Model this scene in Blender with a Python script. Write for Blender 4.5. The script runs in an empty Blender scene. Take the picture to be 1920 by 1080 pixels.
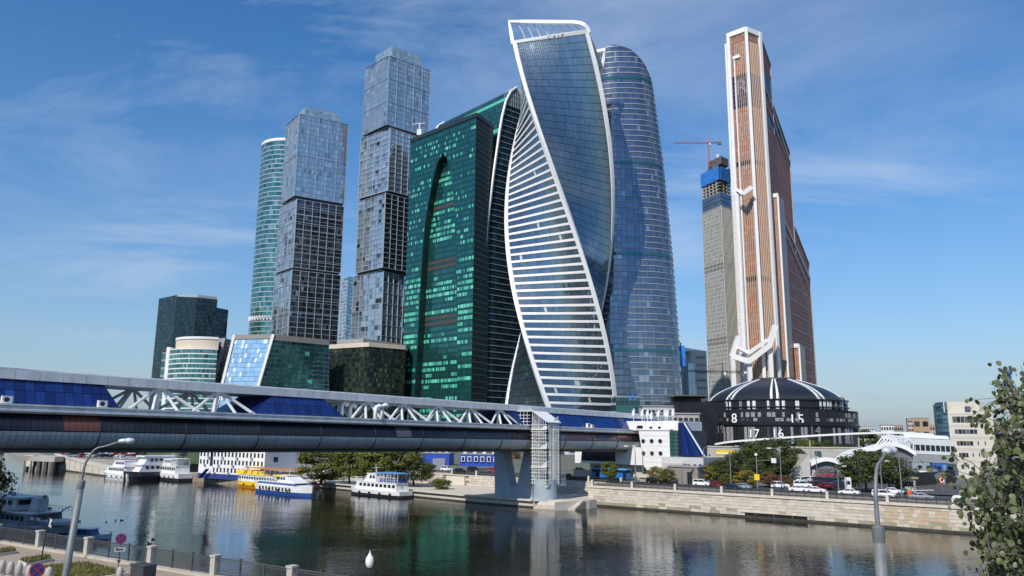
import bpy, math, random
from mathutils import Vector, Matrix, noise
random.seed(7)
sc = bpy.context.scene
V = Vector
rad = math.radians
# ---------------------------------------------------------------- camera
FPX, HY, RHO, HC = 1440.0, 815.0, rad(0.5), 13.0
PITCH = math.atan((HY - 540) * math.cos(RHO) / FPX)
cF = V((0, math.cos(PITCH), math.sin(PITCH)))
_r0 = V((1, 0, 0)); _u0 = V((0, -math.sin(PITCH), math.cos(PITCH)))
cR = math.cos(RHO) * _r0 + math.sin(RHO) * _u0
cU = -math.sin(RHO) * _r0 + math.cos(RHO) * _u0
cam = bpy.data.cameras.new('camera'); camo = bpy.data.objects.new('camera', cam)
sc.collection.objects.link(camo)
camo.matrix_world = Matrix(((cR.x, cU.x, -cF.x, 0), (cR.y, cU.y, -cF.y, 0), (cR.z, cU.z, -cF.z, HC), (0, 0, 0, 1)))
cam.sensor_width = 36.0; cam.lens = FPX / 1920 * 36.0; cam.clip_start = 0.1; cam.clip_end = 60000
sc.camera = camo
# ---------------------------------------------------------------- sky and sun
CLOUD = (11.3, 2.2, 0)
SUN_AZ, SUN_EL = rad(-150), rad(42)
w = bpy.data.worlds.new('World'); sc.world = w; w.use_nodes = True
nt = w.node_tree; nt.nodes.clear(); N = nt.nodes.new; L = nt.links.new
out = N('ShaderNodeOutputWorld'); bg = N('ShaderNodeBackground'); bg.inputs[1].default_value = 0.135
sky = N('ShaderNodeTexSky'); sky.sky_type = 'NISHITA'; sky.sun_disc = False
sky.sun_elevation = SUN_EL; sky.sun_rotation = SUN_AZ; sky.air_density = 1.0; sky.dust_density = 0.3; sky.ozone_density = 4.5; sky.altitude = 150
tc = N('ShaderNodeTexCoord'); sep = N('ShaderNodeSeparateXYZ'); L(tc.outputs['Generated'], sep.inputs[0])
def wmath(op, a, b=None, clamp=False):
    n = N('ShaderNodeMath'); n.operation = op; n.use_clamp = clamp
    for i, x in enumerate((a, b)):
        if x is None: continue
        if isinstance(x, (int, float)): n.inputs[i].default_value = x
        else: L(x, n.inputs[i])
    return n.outputs[0]
zz = wmath('ADD', wmath('MAXIMUM', sep.outputs[2], 0.0), 0.09)
cx = wmath('DIVIDE', sep.outputs[0], zz); cy = wmath('DIVIDE', sep.outputs[1], zz)
comb = N('ShaderNodeCombineXYZ'); L(cx, comb.inputs[0]); L(cy, comb.inputs[1])
mp = N('ShaderNodeMapping'); mp.inputs['Location'].default_value = CLOUD; mp.inputs['Rotation'].default_value = (0, 0, 0.2); mp.inputs['Scale'].default_value = (0.8, 1.5, 1)
L(comb.outputs[0], mp.inputs[0])
n1 = N('ShaderNodeTexNoise'); n1.inputs['Scale'].default_value = 0.75; n1.inputs['Detail'].default_value = 9; n1.inputs['Roughness'].default_value = 0.62; n1.inputs['Distortion'].default_value = 0.55
L(mp.outputs[0], n1.inputs['Vector'])
n2 = N('ShaderNodeTexNoise'); n2.inputs['Scale'].default_value = 0.33; n2.inputs['Detail'].default_value = 2
L(mp.outputs[0], n2.inputs['Vector'])
cl = wmath('MULTIPLY', wmath('MULTIPLY', wmath('SUBTRACT', n1.outputs[0], 0.455), 3.6, True), wmath('MULTIPLY', wmath('SUBTRACT', n2.outputs[0], 0.41), 5.0, True))
cl = wmath('MULTIPLY', cl, 0.76, True)
hsv = N('ShaderNodeHueSaturation'); hsv.inputs['Saturation'].default_value = 1.24; hsv.inputs['Value'].default_value = 1.1; L(sky.outputs[0], hsv.inputs['Color'])
mx = N('ShaderNodeMix'); mx.data_type = 'RGBA'; L(cl, mx.inputs[0]); L(hsv.outputs[0], mx.inputs[6]); mx.inputs[7].default_value = (6.2, 6.7, 7.4, 1)
hz = N('ShaderNodeMix'); hz.data_type = 'RGBA'
hf = wmath('POWER', wmath('SUBTRACT', 1.0, wmath('MAXIMUM', sep.outputs[2], 0.0)), 5.5)
L(wmath('MULTIPLY', hf, 0.95), hz.inputs[0]); L(mx.outputs[2], hz.inputs[6]); hz.inputs[7].default_value = (2.25, 2.85, 3.5, 1)
L(hz.outputs[2], bg.inputs[0]); L(bg.outputs[0], out.inputs[0])
sd = bpy.data.lights.new('sun', 'SUN'); sd.energy = 4.2; sd.angle = rad(0.53); sd.color = (1.0, 0.94, 0.85)
so = bpy.data.objects.new('sun', sd); sc.collection.objects.link(so)
SUNDIR = V((math.sin(SUN_AZ) * math.cos(SUN_EL), math.cos(SUN_AZ) * math.cos(SUN_EL), math.sin(SUN_EL)))
so.rotation_euler = SUNDIR.to_track_quat('Z', 'Y').to_euler(); so.location = SUNDIR * 400
sc.view_settings.view_transform = 'Standard'; sc.view_settings.look = 'None'; sc.view_settings.exposure = 0.0; sc.view_settings.gamma = 1.0
sc.render.engine = 'CYCLES'; sc.cycles.use_denoising = True; sc.cycles.max_bounces = 6; sc.cycles.glossy_bounces = 4
sc.cycles.caustics_reflective = False; sc.cycles.caustics_refractive = False; sc.cycles.sample_clamp_indirect = 4.0
# ---------------------------------------------------------------- helpers
def ray(px, py): return cF + cR * ((px - 960) / FPX) + cU * ((540 - py) / FPX)
def P(px, py, Y):
    d = ray(px, py); t = Y / d.y; return V((d.x * t, Y, HC + d.z * t))
def G(px, py, z=0.0):
    d = ray(px, py); t = (z - HC) / d.z; return V((d.x * t, d.y * t, z))
def ZT(p, py):
    """height at which the vertical over plan point p reaches picture row py"""
    a, b = 0.0, 700.0
    for _ in range(40):
        m = (a + b) / 2; q = V((p[0], p[1], m - HC)); k = q.dot(cF)
        if 540 - FPX * q.dot(cU) / k > py: a = m
        else: b = m
    return a
def lerp(a, b, t): return a + (b - a) * t
COL = sc.collection
MATS = {}
def mat(name, col, rough=0.6, metal=0.0, var=0.0, vscale=1.0, bump=0.0, bscale=8.0, ior=1.5, col2=None, emit=None, stretch=None):
    if name in MATS: return MATS[name]
    m = bpy.data.materials.new(name); m.use_nodes = True; t = m.node_tree; b = t.nodes['Principled BSDF']
    b.inputs['Base Color'].default_value = (*col, 1); b.inputs['Roughness'].default_value = rough
    b.inputs['Metallic'].default_value = metal; b.inputs['IOR'].default_value = ior
    if var or bump:
        g = t.nodes.new('ShaderNodeNewGeometry'); src = g.outputs['Position']
        if stretch:
            mpn = t.nodes.new('ShaderNodeMapping'); mpn.inputs['Scale'].default_value = stretch; t.links.new(src, mpn.inputs[0]); src = mpn.outputs[0]
    if var:
        nz = t.nodes.new('ShaderNodeTexNoise'); nz.inputs['Scale'].default_value = vscale; nz.inputs['Detail'].default_value = 5; nz.inputs['Roughness'].default_value = 0.65
        t.links.new(src, nz.inputs['Vector'])
        rp = t.nodes.new('ShaderNodeValToRGB'); c2 = col2 or tuple(c * (1 - var) for c in col)
        c3 = col if col2 else tuple(min(1, c * (1 + var * 0.5)) for c in col)
        rp.color_ramp.elements[0].position = 0.32; rp.color_ramp.elements[0].color = (*c2, 1)
        rp.color_ramp.elements[1].position = 0.68; rp.color_ramp.elements[1].color = (*c3, 1)
        t.links.new(nz.outputs[0], rp.inputs[0]); t.links.new(rp.outputs[0], b.inputs['Base Color'])
    if bump:
        nb = t.nodes.new('ShaderNodeTexNoise'); nb.inputs['Scale'].default_value = bscale; nb.inputs['Detail'].default_value = 4
        t.links.new(src, nb.inputs['Vector'])
        bp = t.nodes.new('ShaderNodeBump'); bp.inputs['Strength'].default_value = bump; bp.inputs['Distance'].default_value = 0.1
        t.links.new(nb.outputs[0], bp.inputs['Height']); t.links.new(bp.outputs[0], b.inputs['Normal'])
    if emit: b.inputs['Emission Color'].default_value = (*emit, 1); b.inputs['Emission Strength'].default_value = 1.0
    MATS[name] = m; return m
def glass(name, col, metal=0.75, rough=0.06): return mat(name, col, rough, metal, ior=1.5)
def new_obj(name, data, parent=None, label=None, cat=None, group=None, kind=None):
    o = bpy.data.objects.new(name, data); COL.objects.link(o)
    if parent is not None: o.parent = parent
    tag(o, label, cat, group, kind); return o
def tag(o, label=None, cat=None, group=None, kind=None):
    if label: o['label'] = label
    if cat: o['category'] = cat
    if group: o['group'] = group
    if kind: o['kind'] = kind
    return o
def thing(name, label, cat, loc=(0, 0, 0), group=None, rz=0.0, s=1.0):
    o = new_obj(name, None, None, label, cat, group); o.location = loc; o.rotation_euler = (0, 0, rz); o.scale = (s, s, s)
    o.empty_display_size = 0.5; return o
def root_loc(o):
    p = V((0, 0, 0))
    while o is not None: p += o.location; o = o.parent
    return p
class MB:
    """collects faces of one mesh"""
    def __init__(s): s.v = []; s.f = []; s.m = []
    def face(s, pts, m=0):
        i = len(s.v); s.v += [tuple(p) for p in pts]; s.f.append(tuple(range(i, i + len(pts)))); s.m.append(m)
    def hexa(s, b, t, m=0):
        """two rings of n points: bottom (counter-clockwise from above) and top"""
        n = len(b); i = len(s.v); s.v += [tuple(p) for p in b] + [tuple(p) for p in t]
        s.f.append(tuple(i + k for k in reversed(range(n)))); s.f.append(tuple(i + n + k for k in range(n)))
        for k in range(n): s.f.append((i + k, i + (k + 1) % n, i + n + (k + 1) % n, i + n + k))
        s.m += [m] * (n + 2); return s
    def prism(s, poly, z0, z1, m=0, top=None):
        tp = top or poly
        a = sum(poly[k][0] * poly[(k + 1) % len(poly)][1] - poly[(k + 1) % len(poly)][0] * poly[k][1] for k in range(len(poly)))
        if a < 0: poly = poly[::-1]; tp = tp[::-1]
        zs = (lambda q, z: z if not callable(z) else z(q))
        return s.hexa([(q[0], q[1], zs(q, z0)) for q in poly], [(q[0], q[1], zs(q, z1)) for q in tp], m)
    def box(s, x0, x1, y0, y1, z0, z1, m=0): return s.prism([(x0, y0), (x1, y0), (x1, y1), (x0, y1)], z0, z1, m)
    def obox(s, c, ax, ay, az, m=0):
        """oriented box: centre and three half-axis vectors"""
        c = V(c); ax = V(ax); ay = V(ay); az = V(az)
        if ax.cross(ay).dot(az) < 0: ay = -ay
        b = [c - ax - ay - az, c + ax - ay - az, c + ax + ay - az, c - ax + ay - az]
        return s.hexa(b, [q + 2 * az for q in b], m)
    def tube(s, p0, p1, r0, r1=None, n=8, m=0, cap=True):
        p0 = V(p0); p1 = V(p1); d = (p1 - p0); r1 = r0 if r1 is None else r1
        if d.length < 1e-6: return s
        d.normalize(); a = d.orthogonal().normalized(); b = d.cross(a)
        i = len(s.v)
        for p, r in ((p0, r0), (p1, r1)):
            for k in range(n):
                t = 2 * math.pi * k / n; s.v.append(tuple(p + a * (r * math.cos(t)) + b * (r * math.sin(t))))
        for k in range(n): s.f.append((i + k, i + (k + 1) % n, i + n + (k + 1) % n, i + n + k)); s.m.append(m)
        if cap: s.f.append(tuple(i + k for k in reversed(range(n)))); s.f.append(tuple(i + n + k for k in range(n))); s.m += [m, m]
        return s
    def path(s, pts, r, n=8, m=0):
        pts = [V(p) for p in pts]; rs = r if isinstance(r, (list, tuple)) else [r] * len(pts)
        i = len(s.v); a = None
        for k, p in enumerate(pts):
            d = (pts[min(k + 1, len(pts) - 1)] - pts[max(k - 1, 0)]).normalized()
            a = d.orthogonal().normalized() if a is None else (a - d * a.dot(d)).normalized()
            b = d.cross(a)
            for q in range(n):
                t = 2 * math.pi * q / n; s.v.append(tuple(p + a * (rs[k] * math.cos(t)) + b * (rs[k] * math.sin(t))))
        for k in range(len(pts) - 1):
            for q in range(n):
                s.f.append((i + k * n + q, i + k * n + (q + 1) % n, i + (k + 1) * n + (q + 1) % n, i + (k + 1) * n + q)); s.m.append(m)
        s.f.append(tuple(i + q for q in reversed(range(n)))); e = i + (len(pts) - 1) * n; s.f.append(tuple(e + q for q in range(n))); s.m += [m, m]
        return s
    def lathe(s, c, prof, n=16, m=0, a0=0.0, a1=2 * math.pi, sx=1.0, sy=1.0):
        c = V(c); i = len(s.v); full = abs(a1 - a0 - 2 * math.pi) < 1e-6; k = n if full else n + 1
        for r, z in prof:
            for q in range(k):
                t = a0 + (a1 - a0) * q / n; s.v.append((c.x + sx * r * math.cos(t), c.y + sy * r * math.sin(t), c.z + z))
        for j in range(len(prof) - 1):
            for q in range(n):
                q2 = (q + 1) % k; s.f.append((i + j * k + q, i + j * k + q2, i + (j + 1) * k + q2, i + (j + 1) * k + q)); s.m.append(m)
        return s
    def loft(s, rings, m=0, closed=True, caps=True):
        i = len(s.v); n = len(rings[0])
        for r in rings: s.v += [tuple(p) for p in r]
        e = n if closed else n - 1
        for j in range(len(rings) - 1):
            for q in range(e):
                q2 = (q + 1) % n; s.f.append((i + j * n + q, i + j * n + q2, i + (j + 1) * n + q2, i + (j + 1) * n + q)); s.m.append(m)
        if caps and closed:
            s.f.append(tuple(i + q for q in reversed(range(n)))); e = i + (len(rings) - 1) * n; s.f.append(tuple(e + q for q in range(n))); s.m += [m, m]
        return s
    def mesh(s, name, mats, org=(0, 0, 0), smooth=False):
        me = bpy.data.meshes.new(name); o = V(org)
        me.from_pydata([(p[0] - o.x, p[1] - o.y, p[2] - o.z) for p in s.v], [], s.f)
        for mm in (mats if isinstance(mats, (list, tuple)) else [mats]): me.materials.append(mm)
        if len(me.materials) > 1: me.polygons.foreach_set('material_index', s.m)
        if smooth: me.polygons.foreach_set('use_smooth', [True] * len(me.polygons))
        me.update(); return me
    def build(s, name, mats, parent=None, label=None, cat=None, group=None, kind=None, smooth=False, local=False):
        if not s.v: return None
        org = V((0, 0, 0)) if (local or parent is None) else root_loc(parent)
        if parent is None and not local:
            xs = list(zip(*s.v)); org = V(((min(xs[0]) + max(xs[0])) / 2, (min(xs[1]) + max(xs[1])) / 2, min(xs[2])))
        o = new_obj(name, s.mesh(name, mats, org, smooth), parent, label, cat, group, kind)
        if parent is None and not local: o.location = org
        return o
def copy_tree(o, parent=None):
    c = o.copy(); COL.objects.link(c); c.parent = parent
    for ch in list(o.children): copy_tree(ch, c)
    return c
def inst(name, mesh, parent, loc=(0, 0, 0), rot=None, scale=None, m4=None):
    o = new_obj(name, mesh, parent)
    if m4 is not None: o.matrix_local = m4
    else:
        o.location = loc
        if rot is not None: o.rotation_euler = rot
        if scale is not None: o.scale = scale
    return o
def edges(n, a=0.0, b=1.0): return [a + (b - a) * i / n for i in range(n + 1)]
def pane(mb, S, u0, u1, v0, v1, off, m, jit=0.0, thick=None, shape=None):
    """one glass pane on the surface S(u,v), standing proud of it"""
    c = [S(u0, v0), S(u1, v0), S(u1, v1), S(u0, v1)]
    n = (c[1] - c[0]).cross(c[3] - c[0])
    if n.length < 1e-9: n = (c[2] - c[1]).cross(c[3] - c[1])
    n.normalize()
    j = [random.uniform(-jit, jit) for _ in range(2)] if jit else (0, 0)
    o = [off + j[0] + j[1], off - j[0] + j[1], off - j[0] - j[1], off + j[0] - j[1]]
    t = [p + n * q for p, q in zip(c, o)]
    i = len(mb.v); mb.v += [tuple(p) for p in c] + [tuple(p) for p in t]
    mb.f.append((i + 4, i + 5, i + 6, i + 7)); mb.m.append(m)
    for k in range(4): mb.f.append((i + k, i + (k + 1) % 4, i + 4 + (k + 1) % 4, i + 4 + k)); mb.m.append(m)
def facade(root, S, cols, rows, gu, gv, mats, pick, off=0.12, jit=0.02, name='window_row', skip=None, joined=False, kind=None):
    """rows of panes; each row is a part of its own (or all in one stuff part)"""
    if isinstance(cols, int): cols = edges(cols)
    if isinstance(rows, int): rows = edges(rows)
    mb = MB(); first = None
    for j in range(len(rows) - 1):
        v0, v1 = rows[j], rows[j + 1]; dv = (v1 - v0) * gv
        for i in range(len(cols) - 1):
            u0, u1 = cols[i], cols[i + 1]; du = (u1 - u0) * gu
            if skip and skip((u0 + u1) / 2, (v0 + v1) / 2):
                if not joined: mb.build(name, mats, root); mb = MB()
                continue
            pane(mb, S, u0 + du / 2, u1 - du / 2, v0 + dv / 2, v1 - dv / 2, off, pick(i, j), jit)
        if not joined: mb.build(name, mats, root); mb = MB()
    if joined: mb.build(name, mats, root, kind=kind or 'stuff')
def quadS(a, b, c, d):
    """bilinear surface: a,b bottom left/right; c,d top right/left, seen from outside"""
    a, b, c, d = V(a), V(b), V(c), V(d)
    return lambda u, v: lerp(lerp(a, b, u), lerp(d, c, u), v)
def runs(p_on, lmin, lmax, seed):
    """picks 0/1 in horizontal runs, row by row"""
    rg = random.Random(seed); cache = {}
    def on(i, j, n=80):
        if j not in cache:
            row = []; dens = rg.random() ** 1.5
            while len(row) < n:
                k = rg.randint(lmin, lmax); row += [1 if rg.random() < p_on * 2 * dens else 0] * k
            cache[j] = row
        return cache[j][i % n]
    return on
def wpick(weights, seed):
    rg = random.Random(seed); idx = list(range(len(weights)))
    return lambda i, j: rg.choices(idx, weights)[0]

def text(name, body, size, loc, rz, m, parent, ext=0.05, tilt=90, align='CENTER', dark=None):
    cu = bpy.data.curves.new(name, 'FONT'); cu.body = body; cu.size = size; cu.extrude = ext; cu.align_x = align; cu.resolution_u = 4
    o = bpy.data.objects.new(name, cu); COL.objects.link(o)
    me = bpy.data.meshes.new_from_object(o.evaluated_get(bpy.context.evaluated_depsgraph_get()))
    bpy.data.objects.remove(o); me.materials.clear(); me.materials.append(m)
    o = new_obj(name, me, parent); o.location = V(loc) - (root_loc(parent) if parent else V((0, 0, 0))); o.rotation_euler = (rad(tilt), 0, rz); return o
# ================================================================ ground, river, towers
GZ = 3.9                                   # street level of the far bank
def xy(px, py, Y): q = P(px, py, Y); return V((q.x, q.y))
def v3(p, z): return V((p[0], p[1], z))
def interp(tab, x):
    if x <= tab[0][0]: return tab[0][1]
    for (a, b), (c, d) in zip(tab, tab[1:]):
        if x <= c: return b + (d - b) * (x - a) / (c - a)
    return tab[-1][1]
white_pnl = mat('white_panel', (0.80, 0.80, 0.79), 0.45, var=0.06, vscale=0.15)
white_mtl = mat('white_metal', (0.78, 0.79, 0.80), 0.35, 0.0, var=0.07, vscale=0.5)
grey_frm = mat('grey_frame', (0.33, 0.36, 0.40), 0.4, 0.3)
lgrey_frm = mat('pale_frame', (0.45, 0.49, 0.53), 0.4, 0.2)
dark_frm = mat('dark_frame', (0.035, 0.04, 0.045), 0.35, 0.3)
conc = mat('concrete', (0.42, 0.40, 0.37), 0.8, var=0.2, vscale=0.3)
dconc = mat('dark_concrete', (0.13, 0.12, 0.115), 0.85, var=0.3, vscale=0.4)
roofm = mat('roof_grey', (0.30, 0.30, 0.30), 0.8, var=0.2, vscale=0.2)
# glass families
g_sky = [glass('sky_glass_a', (0.50, 0.58, 0.62)), glass('sky_glass_b', (0.43, 0.51, 0.56)), glass('sky_glass_c', (0.60, 0.66, 0.68), 0.7), glass('sky_glass_d', (0.28, 0.34, 0.38))]
g_dark = [glass('dark_glass_a', (0.07, 0.085, 0.10)), glass('dark_glass_b', (0.10, 0.12, 0.14)), glass('dark_glass_c', (0.04, 0.05, 0.06)), glass('dark_glass_d', (0.24, 0.27, 0.29))]
g_teal = [glass('teal_glass_a', (0.04, 0.165, 0.15), 0.7), glass('teal_glass_b', (0.05, 0.20, 0.18), 0.7), glass('teal_glass_c', (0.03, 0.13, 0.125), 0.7), mat('lit_green_blind', (0.09, 0.44, 0.32), 0.2, 0.0), mat('lit_green_blind_pale', (0.16, 0.60, 0.44), 0.2, 0.0), mat('lit_green_blind_dim', (0.05, 0.26, 0.20), 0.2, 0.0)]
g_grn = [glass('green_glass_a', (0.10, 0.27, 0.26), 0.7), glass('green_glass_b', (0.15, 0.34, 0.32), 0.7), glass('green_glass_c', (0.06, 0.18, 0.18), 0.7), glass('green_glass_d', (0.28, 0.46, 0.42), 0.6)]
g_blk = [glass('night_glass_a', (0.03, 0.07, 0.085), 0.6), glass('night_glass_b', (0.045, 0.09, 0.10), 0.6), glass('night_glass_c', (0.02, 0.05, 0.06), 0.6)]
g_nvy = [glass('navy_glass_a', (0.20, 0.23, 0.28), 0.8), glass('navy_glass_b', (0.23, 0.265, 0.32), 0.8), glass('navy_glass_c', (0.17, 0.20, 0.25), 0.8), glass('navy_glass_d', (0.38, 0.42, 0.48), 0.7)]
g_evo = [glass('slate_glass_a', (0.19, 0.26, 0.31), 0.8, .02), glass('slate_glass_b', (0.21, 0.285, 0.335), 0.8, .02), glass('slate_glass_c', (0.165, 0.235, 0.28), 0.8, .02), mat('pale_blind', (0.50, 0.56, 0.58), 0.3)]
g_brz = [mat('bronze_glass_a', (0.50, 0.25, 0.15), 0.22, 0.35), mat('bronze_glass_b', (0.58, 0.30, 0.18), 0.22, 0.35), mat('bronze_glass_c', (0.42, 0.20, 0.12), 0.22, 0.35)]
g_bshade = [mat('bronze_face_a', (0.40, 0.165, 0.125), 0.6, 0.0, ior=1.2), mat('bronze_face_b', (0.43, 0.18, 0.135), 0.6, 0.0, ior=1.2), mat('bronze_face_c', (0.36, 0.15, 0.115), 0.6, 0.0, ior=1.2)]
g_brt = [glass('bright_glass_a', (0.66, 0.80, 0.88), 0.75), glass('bright_glass_b', (0.55, 0.72, 0.83), 0.75), mat('bright_blind', (0.80, 0.84, 0.86), 0.4), glass('bright_glass_c', (0.46, 0.62, 0.74), 0.75)]
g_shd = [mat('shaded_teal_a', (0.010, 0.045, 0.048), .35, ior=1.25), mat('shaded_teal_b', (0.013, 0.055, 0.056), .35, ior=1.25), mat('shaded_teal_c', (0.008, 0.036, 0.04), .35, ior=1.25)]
# ---------------------------------------------------------------- two-faced block segments
def seg(root, Lp, Cp, Rp, z0, z1, mats, pL, pR, frame, nl, nr, nrow, grid=None, gm=None, part='block', gu=0.08, gv=0.14):
    Bk = Lp + Rp - Cp
    MB().prism([Lp, Cp, Rp, Bk], z0, z1).build(part, frame, root)
    facade(root, quadS(v3(Lp, z0), v3(Cp, z0), v3(Cp, z1), v3(Lp, z1)), nl, nrow, gu, gv, mats, pL, name='window_row')
    facade(root, quadS(v3(Cp, z0), v3(Rp, z0), v3(Rp, z1), v3(Cp, z1)), nr, nrow, gu, gv, mats, pR, name='window_row')
    if grid:
        kl, kr, kz, wd = grid; mb = MB()
        for A, B, k in ((Lp, Cp, kl), (Cp, Rp, kr)):
            e = (B - A).normalized(); n = V((e.y, -e.x))
            for i in range(k + 1):
                q = lerp(A, B, i / k); mb.obox(v3(q + n * 0.2, (z0 + z1) / 2), v3(e * wd, 0), v3(n * 0.35, 0), (0, 0, (z1 - z0) / 2 - 0.05))
            mb.build('mullion_set', gm, root); mb = MB()
            for i in range(kz + 1):
                z = lerp(z0 + 0.3, z1 - 0.3, i / kz); q = lerp(A, B, 0.5); mb = MB()
                mb.obox(v3(q + n * 0.18, z), v3((B - A) * 0.497, 0), v3(n * 0.3, 0), (0, 0, wd)); mb.build('transom', gm, root)
def plan(c, l, r): return xy(*l), xy(*c), xy(*r)
# tall twin with the glass crown (three shifted blocks)
def stacked_tower(name, label, segs, zs, crown, styles):
    b = segs[-1][0]; t = thing(name, label, 'skyscraper', (b[0], b[1], GZ))
    for i, ((l, c, r), (z0, z1)) in enumerate(zip(segs, zs)):
        st = styles[i]
        seg(t, l, c, r, z0, z1 - (1.6 if i else 0), *st)
        if i:
            l2, c2, r2 = segs[i - 1]; ct = (l2 + r2) / 2; k = 0.95
            MB().prism([lerp(ct, p, k) for p in (l2, c2, r2, l2 + r2 - c2)], z1 - 1.7, z1 + 0.1).build('recessed_joint', dark_frm, t)
    l, c, r, z0, z1 = crown; bk = l + r - c
    MB().prism([l, c, r, bk], z0, z1).build('crown_screen', lgrey_frm, t)
    for A, B in ((l, c), (c, r)):
        facade(t, quadS(v3(A, z0), v3(B, z0), v3(B, z1), v3(A, z1)), 8, 3, 0.1, 0.1, g_crown, wpick((3, 2, 1), 5), name='crown_pane_row')
    MB().prism([lerp((l + r) / 2, p, 0.8) for p in (l, c, r, bk)], z1 - 0.5, z1 + 1.5).build('roof_plant', roofm, t)
    return t
g_crown = [glass('crown_glass_a', (0.42, 0.55, 0.58), 0.6), glass('crown_glass_b', (0.52, 0.64, 0.66), 0.6), glass('crown_glass_c', (0.34, 0.46, 0.50), 0.6)]
mid_frm = mat('mid_frame', (0.40, 0.45, 0.52), .4, .3)
pl = wpick((5, 4, 2, 1), 1); pd = wpick((5, 3, 3, 1), 2)
S1 = plan((562, 213, 545), (538, 235, 567), (653, 234, 565)); S2 = plan((557, 372, 546), (526, 388, 567), (645, 384, 565)); S3 = plan((548, 502, 544), (517, 505, 566), (639, 508, 563))
cl_ = [lerp((S1[0] + S1[2]) / 2, p, 0.74) for p in S1]
mix_g = g_sky + g_dark
pml = wpick((5, 5, .6, 2, .3, .3, .2, .7), 3); pmd = wpick((0, 0, 0, .4, 6, 5, 4, .3), 4); psk = wpick((6, 4, 2, .5, 0, 0, 0, 0), 5)  # pale and dark pane mixes paint sky and neighbour reflections into the glass
tw1 = stacked_tower('stacked_glass_tower', 'shorter of two stacked-block glass skyscrapers, dark lower blocks under a pale top block', [S1, S2, S3],
    [(185, 249.7), (131, 184.7), (GZ, 130.7)], (*cl_, 249.6, 257),
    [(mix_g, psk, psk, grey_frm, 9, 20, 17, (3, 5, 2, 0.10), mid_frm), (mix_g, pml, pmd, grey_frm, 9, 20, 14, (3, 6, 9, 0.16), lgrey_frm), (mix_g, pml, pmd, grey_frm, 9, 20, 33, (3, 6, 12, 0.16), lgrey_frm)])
M1 = plan((730, 104, 530), (686, 131, 552), (807, 135, 554)); M2 = plan((732, 238, 531), (678, 252, 552), (802, 250, 554)); M3 = plan((723, 360, 530), (674, 372, 551), (792, 372, 552)); M4 = plan((719, 512, 532), (664, 520, 552), (775, 520, 553))
cm_ = [lerp((M1[0] + M1[2]) / 2, p, 0.72) for p in M1]
tw2 = stacked_tower('stacked_glass_tower', 'tallest pale blue stacked-block skyscraper with a square glass crown, beside the green arch tower', [M1, M2, M3, M4],
    [(235, 290), (185, 234.7), (128, 184.7), (GZ, 127.7)], (*cm_, 289.9, 301),
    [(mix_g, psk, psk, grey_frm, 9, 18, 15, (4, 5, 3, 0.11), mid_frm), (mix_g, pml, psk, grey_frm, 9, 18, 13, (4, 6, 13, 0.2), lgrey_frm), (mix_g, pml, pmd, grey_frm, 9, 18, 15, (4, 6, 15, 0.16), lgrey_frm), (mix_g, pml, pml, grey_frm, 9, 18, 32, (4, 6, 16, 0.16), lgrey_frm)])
# ---------------------------------------------------------------- round green tower
def ring_tower(name, label, ctr, rx, ry, z0, z1, nrow, ncol, mats, pick, band, frame, a0, a1, bandw=0.35, gv=0.3, rot=0.0):
    t = thing(name, label, 'skyscraper', (ctr[0], ctr[1], GZ))
    def S(u, v):
        a = lerp(a0, a1, u); x = rx * math.cos(a); y = ry * math.sin(a)
        return V((ctr[0] + x * math.cos(rot) - y * math.sin(rot), ctr[1] + x * math.sin(rot) + y * math.cos(rot), lerp(z0, z1, v)))
    MB().lathe((0, 0, 0), [(0.01, z0), (0.995, z0), (0.995, z1), (0.01, z1)], 48, 0).v
    mb = MB(); n = 48
    ring = [V((ctr[0] + 0.997 * (rx * math.cos(a) * math.cos(rot) - ry * math.sin(a) * math.sin(rot)), ctr[1] + 0.997 * (rx * math.cos(a) * math.sin(rot) + ry * math.sin(a) * math.cos(rot)))) for a in [2 * math.pi * i / n for i in range(n)]]
    mb.prism(ring, z0, z1).build('core_wall', frame, t)
    facade(t, S, ncol, nrow, 0.07, gv, mats, pick, off=0.1, jit=0.015)
    for j in range(nrow + 1):
        z = lerp(z0, z1, j / nrow); mb = MB(); q = [S(u, 0) for u in edges(ncol)]
        o = [(p - V((ctr[0], ctr[1], p.z))).normalized() * 0.3 for p in q]
        mb.loft([[V((p.x, p.y, z - bandw)) + d * s_ for p, d in zip(q, o)] if k in (0,) else [V((p.x, p.y, z + (bandw if k > 1 else -bandw))) + d * s_ for p, d in zip(q, o)] for k, s_ in enumerate((0, 1, 1, 0))], 0, closed=False)
        mb.build('floor_band', band, t)
    return t, S
cc = xy(546, 262, 650)
tw3, S_ = ring_tower('round_glass_tower', 'tall curved green glass tower with pale floor bands, half hidden behind the stacked tower', cc, 24, 24, GZ, 260, 62, 40, g_grn, wpick((4, 3, 2, 1), 8), lgrey_frm, grey_frm, rad(180), rad(360), 0.32, 0.22)
MB().lathe((cc.x, cc.y, 260), [(24.6, 0), (24.6, 2.5), (21, 2.6), (21, 0)], 40).build('roof_ring', white_pnl, tw3)
mb = MB()
for i in range(26):
    a = rad(180 + i * 7); b_ = rad(183.5 + i * 7); p = lambda t_, z: V((cc.x + 24.5 * math.cos(t_), cc.y + 24.5 * math.sin(t_), z))
    mb.tube(p(a, 104), p(b_, 108), 0.45, n=5); mb.tube(p(b_, 108), p(rad(187 + i * 7), 104), 0.45, n=5)
mb.build('zigzag_truss', white_mtl, tw3)
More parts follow.
